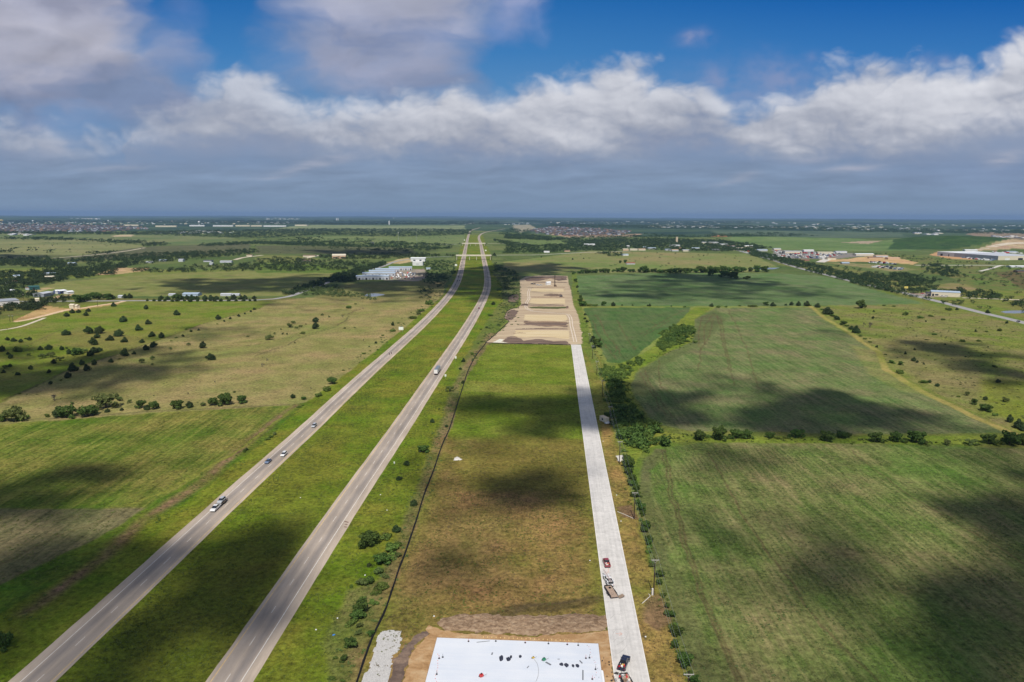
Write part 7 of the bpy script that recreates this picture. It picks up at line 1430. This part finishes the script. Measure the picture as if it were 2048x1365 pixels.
for i, (u, v, c, k) in enumerate([(910.5, 571, 'dark', 'sedan'), (914.5, 563.3, 'dark', 'suv'), (918.8, 562.6, 'dark', 'sedan'), (917, 554, 'dark', 'suv'), (921.5, 534, 'dark', 'suv'), (923.5, 526.5, 'dark', 'sedan'), (930, 499.5, 'dark', 'sedan'), (931.5, 499.3, 'dark', 'suv'), (935, 477, 'white', 'suv'), (933.2, 485.5, 'white', 'suv')]):
    put(car('sedan' if k == 'sedan' else 'suv', f'{"dark" if c == "dark" else "white"} car on the distant left carriageway, {nth(i+1)} from the near end', 'car', c, k, 'distant cars on the left carriageway'), u, v, along(HL, G(u, v))+PIL, .1)
# right carriageway, driving away
def semi(label, u, v):
    root = empty('semi_truck', (0, 0, 0)); tag(root, label, 'truck'); 
    MB().box(-1.28, 1.28, -8.2, 6.2, 1.15, 4.1).build('trailer_box', mat('white_trailer', (.70, .70, .70), .5), root, bevel=.05)
    MB().box(-1.27, 1.27, -8.15, 6.15, 4.103, 4.14).build('trailer_roof', mat('grey_roof_sheet', (.16, .19, .23), .5), root)
    MB().box(-1.1, 1.1, -8.26, -8.203, 1.3, 3.95).build('rear_doors', mat('white_doors', (.72, .70, .68), .5), root)
    c = MB(); c.prism([(6.6, .6), (6.6, 3.1), (7.6, 3.6), (8.5, 3.0), (8.7, 2.0), (10.3, 1.75), (10.5, .6)], -1.2, 1.2); c.build('cab', PAINT['white'], root, bevel=.08)
    MB().box(-1.05, 1.05, 8.52, 8.8, 2.05, 2.9).build('windshield', M_glass, root); MB().box(-.9, .9, -8.0, 9.8, .75, 1.14).build('chassis', M_trim, root)
    for s in (-1, 1):
        for y in (-7.2, -6, 5, 6.2+.2, 9.6): wheel(root, s*1.05, y, .52, .34)
        MB().box(s*1.27-.05, s*1.27+.05, -3.5, 3.5, .55, 1.14).build('side_skirt', M_trim, root)
        MB().box(s*.9-.15, s*.9+.15, -8.3, -8.262, .85, 1.0).build('tail_light', M_tail, root)
    put(root, u, v, along(HR, G(u, v)))
semi('long semi truck with white doors and grey roof on the right carriageway', 875, 746)
put(car('suv', 'dark red car alone on the right carriageway beyond the long truck', 'car', 'red', 'suv'), 958, 617.5, along(HR, G(958, 617.5)))
for i, (u, v, c, k) in enumerate([(973.6, 561, 'silver', 'sedan'), (976, 551.5, 'white', 'suv'), (970.8, 533, 'dark', 'suv'), (967.8, 524, 'dark', 'sedan'), (965.4, 505, 'dark', 'suv')]):
    put(car('sedan' if k == 'sedan' else 'suv', f'{ {"dark": "dark", "white": "white", "silver": "silver"}[c]} car on the distant right carriageway, {nth(i+1)} from the near end', 'car', c, k, 'distant cars on the right carriageway'), u, v, along(HR, G(u, v)), .1)
put(car('sedan', 'dark car on the main road at the right edge', 'car', 'dark', 'suv'), 2036, 645.5, head_to((2036, 645), (1960, 625)), .6)
put(car('sedan', 'red car parked in front of the cream roadside shop', 'car', 'brightred', 'sedan'), 1844, 588.5, 1.4, .3); put(car('suv', 'white car parked below the red one at the roadside shop', 'car', 'white', 'suv'), 1845, 592, 1.4, .3)
put(car('pickup_truck', 'white pickup parked right of the tree at the roadside shop', 'pickup truck', 'white', 'pickup', L=5.6, W=2), 1884, 593.8, 1.5, .3); put(car('van', 'white van parked before the cream wall of the roadside shop', 'van', 'white', 'suv', L=6, W=2.1), 1891, 594.2, 1.5, .3)

# on the concrete street
r = put(car('pickup_truck', 'maroon pickup with orange tools in its bed on the concrete street', 'pickup truck', 'red', 'pickup', L=5.2, W=1.95), 1213, 1130.5, .03, .20)
def jumble(name, label, cols, n, w, l, u, v, rz, z, s=.3, cat='load', seed=1):
    rr = random.Random(seed); root = empty(name, (0, 0, 0)); tag(root, label, cat)
    for k in range(n):
        a, b, c = rr.uniform(.5, 1.3)*s, rr.uniform(.5, 1.6)*s, rr.uniform(.4, 1.)*s; x, y = rr.uniform(-w/2, w/2), rr.uniform(-l/2, l/2)
        if k % 3 == 2: m = MB().tube((x, y, 0), (x+rr.uniform(-.3, .3), y+rr.uniform(-.3, .3), c*1.2), a*.45, a*.45, 10); nm = 'bucket'
        else: m = MB().box(x-a/2, x+a/2, y-b/2, y+b/2, 0, c, .02); nm = 'box' if k % 3 == 0 else 'tool_case'
        o = m.build(nm, mat(f'load_{cols[k % len(cols)]}', {'orange': (.62, .22, .06), 'white': (.7, .7, .7), 'red': (.5, .03, .04), 'yellow': (.5, .4, .12), 'brown': (.22, .15, .1), 'grey': (.3, .3, .3), 'tan': (.5, .38, .28), 'black': (.02, .02, .02), 'blue': (.05, .08, .25)}[cols[k % len(cols)]], .6), root); o.rotation_euler = (0, 0, rr.uniform(-.4, .4))
    root.rotation_euler = (0, 0, rz); p = G(u, v); root.location = (p.x, p.y, z); return root
def local(root, x, y, z): return root.matrix_world if False else Vector((root.location.x+x*math.cos(root.rotation_euler.z)-y*math.sin(root.rotation_euler.z), root.location.y+x*math.sin(root.rotation_euler.z)+y*math.cos(root.rotation_euler.z), root.location.z+z))
j = jumble('tool_load', 'orange and white tool boxes in the bed of the maroon pickup', ['orange', 'white', 'orange', 'white', 'red'], 9, 1.2, 1.3, 1213, 1134, .12, 1, .42, 'load', 3); j.location = local(r, 0, -1.65, .77)
# service truck with ladder rack and trailer
r2 = put(car('service_truck', 'white service truck with long pale ladder on top on the concrete street', 'service truck', 'white', 'pickup', L=6.2, W=2.05), 1216.5, 1166, .13, .20)
lad = empty('ladder', local(r2, -.25, .4, 2.0), .13+.06); tag(lad, 'long pale ladder lying over the white service truck', 'ladder'); lad.rotation_euler = (.05, 0, .13+.06)
for x in (-.22, .22): MB().box(x-.05, x+.05, -3.4, 3.8, 0, .12).build('rail', mat('pink_fibreglass', (.68, .52, .48), .5), lad)
m = MB()
for k in range(20): m.box(-.17, .17, -3.3+k*.36, -3.24+k*.36, .03, .09)
m.build('rungs', W_['steel'], lad)['kind'] = 'stuff'
for s in (-1, 1):
    b = MB(); b.box(s*.98-.14, s*.98+.14, -3.0, -.9, 1.15, 1.65, .02); b.build('tool_cabinet', PAINT['white'], r2); c = MB(); c.box(s*1.13-.02, s*1.13+.02, -2.9, -1.0, 1.2, 1.6); c.build('cabinet_door', M_trim, r2)
m = MB()
for y in (-2.8, .3):
    for s in (-1, 1): m.tube((s*.9, y, 1.1), (s*.75, y, 1.98), .035, .035, 6)
    m.tube((-.75, y, 1.96), (.75, y, 1.96), .035, .035, 6)
m.build('ladder_rack', M_trim, r2)
tr = put(flat_trailer('empty brown plank trailer with dark rails behind the white service truck', 6.4, 2.2, WD), 1222, 1188.5, .20, .20)
g_ = MB(); g_.box(0, 1.7, -.04, .04, .5, 1.2)
for k in range(8): g_.box(.1+.2*k, .14+.2*k, -.06, .06, .5, 1.2)
g_ = MB(); g_.box(0, 1.9, -1.3, 0, .10, .16)
for k in range(7): g_.box(.0+.3*k, .06+.3*k, -1.31, .01, .165, .2)
go = g_.build('ramp_gate', mat('rusty_mesh', (.27, .2, .15), .8, var=.2, vs=5), tr); go.location = (1.25, -2.2, .1); go.rotation_euler = (0, -.18, .25)
sp = MB().tube((.25, 1.9, .73), (.25, 1.9, .95), .40, .40, 16).build('spare_wheel', M_tyre, tr)
# pickup and trailer near the bottom edge
hd = head_to((1242, 1345), (1253, 1318))
rb = put(car('pickup_truck', 'black pickup with a loaded bed parked askew at the bottom of the concrete street', 'pickup truck', 'black', 'pickup', L=5.9, W=2.05), 1247.5, 1331.5, hd-.02, .20)
j = jumble('tool_load', 'red, yellow and grey tools piled in the bed of the black pickup', ['red', 'yellow', 'grey', 'brown', 'white', 'black', 'red'], 15, 1.3, 1.6, 1240, 1345, hd, 1, .42, 'load', 5); j.location = local(rb, 0, -1.9, .77)
m = MB(); 
tb = put(flat_trailer('open trailer full of scrap behind the black pickup at the bottom edge', 4.2, 2.0, WD), 1252, 1366, .2, .20)
j = jumble('scrap_load', 'scrap boxes and rubble filling the trailer at the bottom edge', ['tan', 'brown', 'white', 'grey', 'tan', 'red', 'brown'], 34, 1.7, 3.8, 1252, 1366, .2, 1, .42, 'load', 8); j.location = local(tb, 0, 0, .73)
def barrow(u, v):
    root = empty('wheelbarrow', G(u, v), 1.1); tag(root, 'dark wheelbarrow beside the tailgate of the black pickup', 'wheelbarrow')
    root.location.z = .20; m = MB(); m.add([(-.3, -.4, .55), (.3, -.4, .55), (.3, .45, .5), (-.3, .45, .5), (-.16, -.2, .3), (.16, -.2, .3), (.14, .25, .28), (-.14, .25, .28)], [(0, 1, 5, 4), (1, 2, 6, 5), (2, 3, 7, 6), (3, 0, 4, 7), (4, 5, 6, 7)]); m.build('tray', M_trim, root)
    MB().tube((-.05, .62, .2), (.05, .62, .2), .2, .2, 12).build('wheel', M_tyre, root)
    for s in (-1, 1): MB().tube((s*.25, -1.0, .6), (s*.06, .62, .2), .025, .025, 6).build('handle', WD, root)
barrow(1234, 1351)
# painted marks on the street
def mark(name, pts, wd, m, z=.176):
    P = catmull([G(*p) for p in pts], .6) if len(pts) > 2 else [Vector(G(*p)[:2]) for p in pts]; mb = MB(); n = len(P); vs = []
    for i, p in enumerate(P):
        t = (P[min(i+1, n-1)]-P[max(i-1, 0)]).normalized(); nr = Vector((t.y, -t.x))
        for o in (-wd, wd): vs.append((p.x+nr.x*o, p.y+nr.y*o, z))
    mb.add(vs, [(2*i, 2*i+1, 2*i+3, 2*i+2) for i in range(n-1)]); o = mb.build(name, m); o['kind'] = 'structure'; return o
M_or = mat('orange_marking_paint', (.62, .2, .1), .7); M_skid = mat('tyre_mark', (.38, .36, .34), .8)
mark('orange_arrow', [C4(1185, 352), C4(1245, 354)], .05, M_or); mark('orange_arrow', [C4(1222, 338), C4(1250, 354), C4(1218, 372)], .05, M_or)
mark('orange_marking', [(1150+560/9.1, 1080+597/9.1), (1150+635/9.1, 1080+597/9.1)], .07, M_or); mark('orange_marking', [(1150+605/9.1, 1080+520/9.1), (1150+605/9.1, 1080+592/9.1)], .04, M_or)
for pts in ([(1201, 1111), (1203, 1104.5), (1211, 1101), (1221, 1101.5)], [(1213, 1116), (1213.5, 1108), (1220, 1106), (1230, 1107), (1235, 1114)], [C4(1130, 200), C4(1180, 150), C4(1240, 160)], [C4(1150, 370), C4(1180, 320), C4(1260, 300), C4(1310, 330)], [C4(1190, 470), C4(1240, 440), C4(1290, 400), C4(1310, 340)], [C4(1160, 440), C4(1200, 400), C4(1280, 390)], [C4(1200, 560), C4(1260, 520), C4(1300, 470)]): mark('tyre_mark', pts, .05, M_skid, .174)
M_mud = mat('mud_stain', (.20, .13, .10), .9, var=.3, vs=3, coord='World')
for pts in ([(689, 1043), (697, 1045.5)], [(688, 1054), (694, 1055)], [(690, 1049), (695, 1050)]): mark('mud_stain', pts, .35, M_mud, .045)
# beige site office and its tank by the power pole
def office():
    A = G(1190+110/12.41, 820+275/12.41); B = G(1190+250/12.41, 820+345/12.41); d = B-A; L = d.length; root = empty('site_trailer', (A.x, A.y, 0), math.atan2(d.y, d.x)); tag(root, 'beige site office trailer on the verge right of the street', 'site office')
    MB().box(0, L, 0, 2.6, .45, 3.0).build('wall', W_['cream'], root, bevel=.03); MB().box(-.08, L+.08, -.08, 2.68, 3.003, 3.12).build('roof', wallmat('beige_roof', (.62, .50, .34)), root); MB().box(L*.38, L*.62, -.05, -.004, 1.3, 2.4).build('window', W_['glass'], root); MB().box(L*.2, L*.3, -.05, -.004, .5, 2.4).build('door', W_['cream'], root)
    MB().box(L+.15, L+2.1, -.5, 2.2, .5, 1.2, .15).build('steps', W_['white'], root)
    for x in (.8, L-.9): MB().box(x-.3, x+.3, .2, 2.4, 0, .447).build('block', M_arm, root)
office()
# machines on the far building site
def rig():
    p = G(*S8(1283, 285)); root = empty('drill_rig', p, .3); tag(root, 'tall dark pile driving rig on the far building site', 'drill rig'); Y = wallmat('rig_paint', (.14, .09, .06)); h = 19
    for s in (-1, 1): MB().box(s*1.4-.35, s*1.4+.35, -2.4, 2.4, .1, .95, .2, .02).build('track', M_trim, root)
    MB().box(-1.5, 1.5, -2.2, 1.8, 1.0, 2.9, .1).build('cab', Y, root); m = MB()
    for x, y in ((-.35, 1.9), (.35, 1.9), (-.35, 2.6), (.35, 2.6)): m.tube((x, y, .6), (x, y, h), .12, .12, 6)
    for k in range(14):
        z0, z1 = .8+k*1.3, .8+(k+1)*1.3; z1 = min(z1, h); m.tube((-.35, 1.9, z0), (.35, 1.9, z1), .07, .07, 5); m.tube((-.35, 2.6, z0), (.35, 2.6, z1), .07, .07, 5); m.tube((-.35, 1.9, z0), (-.35, 2.6, z1), .07, .07, 5)
    m.build('mast', M_trim, root); MB().tube((0, -1, 2.9), (0, 1.9, h*.7), .12, .1, 6).build('back_stay', M_trim, root); MB().tube((0, 2.25, 2), (0, 2.25, h*.8), .35, .35, 10).build('auger', Y, root)
rig()
shed('site_office', S8(1140, 262), S8(1210, 258), 4, 4.2, 'white', 'shiny', 'long white office container on the far building site', 'container')
for (x, y, c, k, lb) in [(985, 268, 'white', 'pickup', 'white pickup parked on the far building site, left one'), (1035, 270, 'white', 'pickup', 'white pickup parked on the far building site, right one'), (885, 248, 'dark', 'suv', 'dark car on the far building site, leftmost'), (925, 250, 'dark', 'suv', 'dark car on the far building site beside the white pickups'), (1382, 462, 'black', 'suv', 'dark machine-like vehicle on the pad below the rig')]:
    p = S8(x, y); put(car('pickup_truck' if k == 'pickup' else 'suv', lb, 'pickup truck' if k == 'pickup' else 'car', c, k, L=6 if k == 'pickup' else 4.7, W=2), p[0], p[1], 1.3, .15)
heap('spoil_heap', [S8(*p) for p in [(1085, 432), (1200, 418), (1300, 425), (1410, 432), (1400, 450), (1230, 455), (1090, 440)]], M_dark, 1.2, .8, 230); heap('spoil_heap', [S8(*p) for p in [(1390, 130), (1420, 125), (1425, 165), (1395, 170)]], M_dark, 2.2, .8, 240); heap('spoil_heap', [S8(*p) for p in [(1465, 635), (1510, 632), (1512, 660), (1470, 665)]], M_dark, 1.6, .6, 250)
heap('rubble_heap', [(908, 917), (914, 914), (922, 916), (923, 920), (914, 922), (908, 921)], mat('rubble', (.55, .52, .48), .9, var=.2, vs=2), .8, .35, 260)

# ---------------- parked vehicles of the far right lots ----------------
def simple_car(col, k):
    m = MB(); L = 4.8 if k else 6.5; h = 1.5 if k else 2.6; f = L/2; m.prism([(-f, .3), (-f, h*.6), (-f+.6, h), (f-1.8, h), (f-1.1, h*.62), (f, h*.5), (f, .3)], -.95, .95, [0, 0, .15, .15, 0, 0, 0]); m.mi = 1; m.prism([(-f+.65, h*.97), (-f+.7, h*1.02), (f-1.9, h*1.02), (f-1.85, h*.97)], -.75, .75)
    for s in (-1, 1):
        for y in (-f+.9, f-.9): m.tube((s*.85-.12, y, .36), (s*.85+.12, y, .36), .36, .36, 8)
    return m.mesh('parked_vehicle', [PAINT[col], M_trim])
SC = [simple_car(c, k) for c in ('white', 'silver', 'white', 'dark', 'blue', 'brightred', 'white') for k in (0, 1)]
def lot(poly, rows, percol, label, group, seed, sc=1.25, miss=.15):
    r_ = random.Random(seed); A, B, Cc, D = [GG(*p) for p in poly]
    for i in range(rows):
        for j_ in range(percol):
            if r_.random() < miss: continue
            t, s = (i+.5)/rows, (j_+.5)/percol; p = A.lerp(B, s).lerp(D.lerp(Cc, s), t); o = bpy.data.objects.new('parked_vehicle', r_.choice(SC)); C.objects.link(o); o.location = (p.x+r_.uniform(-1, 1), p.y+r_.uniform(-1, 1), zg(p.x, p.y)+.15); o.rotation_euler = (0, 0, r_.choice([0, PIL])+r_.uniform(-.1, .1)+.3*seed % 1.5); o.scale = (sc, sc, sc); tag(o, label, 'vehicle', group)
lot([(1540, 515), (1640, 519), (1700, 508), (1550, 502)], 6, 24, 'vehicle parked in the big crowded lot at far right', 'vehicles in the big crowded lot', 1)
lot([(1735, 527), (1790, 531), (1796, 528), (1742, 523)], 2, 16, 'machine or vehicle parked in a row on the orange dirt yard', 'machines on the orange dirt yard', 6, 1.3, .2)
lot([(1742, 536), (1800, 541), (1808, 537), (1750, 531)], 4, 14, 'vehicle parked in the small lot beside the dirt yard', 'vehicles in the small lot by the dirt yard', 2, 1.15, .3)
lot([(1925, 517), (1985, 523.5), (1990, 520.5), (1930, 514.5)], 3, 20, 'truck or trailer parked along the long grey warehouse wall', 'vehicles along the long grey warehouse wall', 3, 1.2)
lot([(1980, 506), (2045, 509), (2045, 506), (1985, 503.5)], 2, 14, 'vehicle parked behind the huge warehouse', 'vehicles behind the huge warehouse', 4, 1.4, .3)
lot([(1480, 505), (1535, 516), (1540, 511), (1490, 501)], 2, 12, 'vehicle parked along the main road left of the crowded lot', 'vehicles along the main road', 7, 1.2, .3)
lot([(779, 559), (830, 560), (832, 546), (800, 546)], 5, 9, 'vehicle or boat parked in the yard of the storage buildings', 'vehicles in the storage yard', 5, 1.1, .3)

# ---------------- things lying on the white slab ----------------
def C6(x, y): return (900+x/5.851, 1250+y/5.851)
ZS = .455
def onslab(u, v): return G(u, v, ZS)
M_tarp = mat('dark_tarpaulin', (.030, .034, .055), .6, var=.3, vs=2, bump=.6, bs=2)
def tarp(x, y, w_, h_, label, seed, m=None):
    rr = random.Random(seed); c = onslab(*C6(x, y)); s = mpx(c); W2, H2 = w_/5.851*s/2, h_/5.851*s/2/math.sin(.61); n = 12; mb = MB(); vs = [(0, 0, .16)]
    for ring_, f in ((.55, .2), (1., .015)):
        for k in range(n): a = 2*PIL*k/n; q = ring_*(.75+.35*rr.random()) if ring_ == 1 else ring_; vs.append((math.cos(a)*W2*q, math.sin(a)*H2*q, f*(.5+rr.random())))
    mb.add(vs, [(0, 1+k, 1+(k+1) % n) for k in range(n)]+[(1+k, 1+n+k, 1+n+(k+1) % n, 1+(k+1) % n) for k in range(n)]); o = mb.build('tarpaulin', m or M_tarp, None, c); tag(o, label, 'tarpaulin', 'dark tarpaulins crumpled on the white slab')
for i, (x, y, w_, h_) in enumerate([(600, 392, 54, 66), (683, 402, 60, 52), (713, 375, 30, 38), (822, 370, 36, 34), (1305, 462, 52, 36), (1362, 472, 60, 46), (1440, 480, 34, 34), (1492, 480, 52, 40)]): tarp(x, y, w_, h_, f'dark crumpled tarpaulin on the white slab, {nth(i+1)} from the left', i)
def board(a, b, wd, label, m=None, th=.05):
    A, B = onslab(*C6(*a)), onslab(*C6(*b)); d = B-A; o = MB().box(0, d.length, -wd/2, wd/2, .01, th).build('board', m or mat('grey_board', (.14, .15, .17), .8), None, A); o.rotation_euler = (0, 0, math.atan2(d.y, d.x)); tag(o, label, 'board')
board((1555, 530), (1555, 646), .32, 'long grey board lying at the right of the white slab'); board((1517, 418), (1548, 452), .35, 'short grey board right of the tarpaulins'); board((488, 352), (498, 325), .35, 'small grey board left of the tarpaulins'); board((902, 506), (922, 483), .22, 'small grey board in the middle of the slab'); board((1120, 436), (1180, 470), .5, 'broad grey sheet beside the green machine'); board((1258, 402), (1284, 402), .2, 'tiny grey board left of the right-hand tarpaulins'); board((312, 206), (465, 190), .12, 'thin long pole lying near the far slab edge', None, .1)
def stake(u, v, label, i):
    c = onslab(u, v); root = empty('marker_stake', c); tag(root, label, 'marker stake', 'weighted marker stakes on the white slab'); MB().tube((0, 0, 0), (0, 0, .14), .27, .22, 10).build('base', M_trim, root); MB().tube((0, 0, .14), (0, 0, 1.05), .035, .03, 6).build('post', PAINT['brightred'] if i % 2 else M_trim, root)
sk_ = [C6(217, 194), C6(536, 192), C6(880, 210), C6(1152, 221), C6(1372, 231), C6(1500, 240), C6(1590, 392), C6(1632, 387), C6(1703, 521), C6(1665, 636), C3(1267, 784), C3(1217, 800), C3(1185, 1016)]
sk_.sort()
for i, (u, v) in enumerate(sk_): stake(u, v, f'black based marker stake on the white slab, {nth(i+1)} from the left', i)
def flag(u, v, label, m, r_=.09, g='small red and orange markers along the slab edges'): c = onslab(u, v); o = MB().tube((0, 0, 0), (0, 0, .22), r_, r_*.3, 6).build('ground_marker', m, None, c); tag(o, label, 'marker', g)
mk_ = [C3(*p) for p in [(1197, 745), (1215, 762), (1197, 830), (1199, 870), (1200, 900), (1198, 930), (1188, 965), (1188, 990), (1168, 1032), (1165, 1078), (1182, 1120)]]
for i, (u, v) in enumerate(mk_): flag(u, v, f'tiny red marker in the left slab edge row, {nth(i+1)} from the far end', PAINT['brightred'] if i % 2 else M_or)
mk_ = [C6(*p) for p in [(1605, 243), (1625, 258), (1640, 290), (1642, 325), (1640, 350), (1660, 380), (1685, 418), (1697, 440), (1706, 470), (1705, 495), (1726, 512), (1712, 560), (1708, 590), (1690, 620), (1742, 618)]]
for i, (u, v) in enumerate(mk_): flag(u, v, f'tiny red marker in the right slab edge row, {nth(i+1)} from the far end', PAINT['brightred'] if i % 2 else M_trim, .07)
mk_ = [C6(390+50*k, 152+2.1*k) for k in range(22)]
for i, (u, v) in enumerate(mk_):
    c = G(u, v-1.2, .1); o = MB().tube((0, 0, 0), (0, 0, .3), .14, .05, 8).build('ground_marker', mat('pale_yellow_cap', (.75, .55, .25), .6), None, c); tag(o, f'small yellow marker behind the far slab edge, {nth(i+1)} from the left', 'marker', 'small yellow markers behind the slab')
def machine(name, u, v, m1, label, s=1.):
    c = onslab(u, v); root = empty(name, c, .6); tag(root, label, 'machine'); MB().box(-.45*s, .45*s, -.35*s, .35*s, .12, .62*s, .05).build('housing', m1, root, bevel=.03); MB().tube((0, 0, .6*s), (0, 0, .85*s), .16*s, .16*s, 10).build('engine', M_trim, root); MB().tube((.3*s, -.3*s, .3), (.9*s, -.9*s, .85*s), .03, .03, 6).build('handle', M_trim, root)
    for x in (-.5, .5): MB().tube((x*s-.05, .2*s, .16), (x*s+.05, .2*s, .16), .16, .16, 10).build('wheel', M_tyre, root)
machine('saw_machine', *C6(367, 605), PAINT['brightred'], 'red concrete saw machine on the left half of the white slab', 1.1); machine('pump_machine', *C6(1100, 415), PAINT['green'], 'green pump machine in the middle of the white slab', 1.0); machine('generator', *C6(974, 392), PAINT['yellow'], 'small yellow generator on the white slab', .7)
P_ = catmull([onslab(*C6(*p)) for p in [(985, 408), (1018, 450), (1035, 520), (1030, 600), (1005, 665)]], .8); mb = MB()
for a, b in zip(P_[:-1], P_[1:]): mb.tube((a.x, a.y, ZS+.03), (b.x, b.y, ZS+.03), .03, .03, 5, False)
tag(mb.build('extension_lead', M_trim), 'dark cord curving from the yellow generator across the white slab', 'cord')
pipe('pipe_bundle', [(1203.6, 1347), (1206.5, 1368), (1209, 1400)], .42, mat('white_wrap', (.75, .76, .78), .5), 'white wrapped pipe bundle against the right edge of the slab', 'pipe bundle', .5)
bt = jumble('debris', 'brown timber and bucket debris on the sand beside the street', ['brown', 'brown', 'grey', 'black', 'brown'], 16, 2.6, 6.5, 1226, 1358, .2, .08, .5, 'debris', 12)
bt = jumble('debris', 'small dark scraps on the sand near the far slab corner', ['brown', 'black'], 6, 3., 3.2, 1213, 1325, .2, .08, .32, 'debris', 14)
tp = heap('blue_litter', [(669, 1268), (671, 1267), (673.5, 1268.3), (673, 1270), (670, 1270.5)], mat('blue_plastic', (.03, .2, .6), .5), .3, .12, 270, None); tag(tp, 'crumpled blue plastic sheet on the grass verge', 'litter')
lit = [(730, 1151), (1150+270/9.1, 1080+380/9.1), (761, 990), (774, 1021), (601, 996), (719, 1206), (632, 1260), (1206, 883), (1150+418/4.55, 800+1105/4.55), (1150+378/4.55, 800+868/4.55), (840, 903), (675, 1237), (868, 1233), (1291, 1274)]
for i, (u, v) in enumerate(sorted(lit)):
    c = G(u, v); o = MB().box(-.22, .25, -.18, .2, .02, .2, .08).build('litter', W_['white'], None, c); tag(o, f'scrap of pale litter on the grass, {nth(i+1)} from the left', 'litter', 'scraps of pale litter')
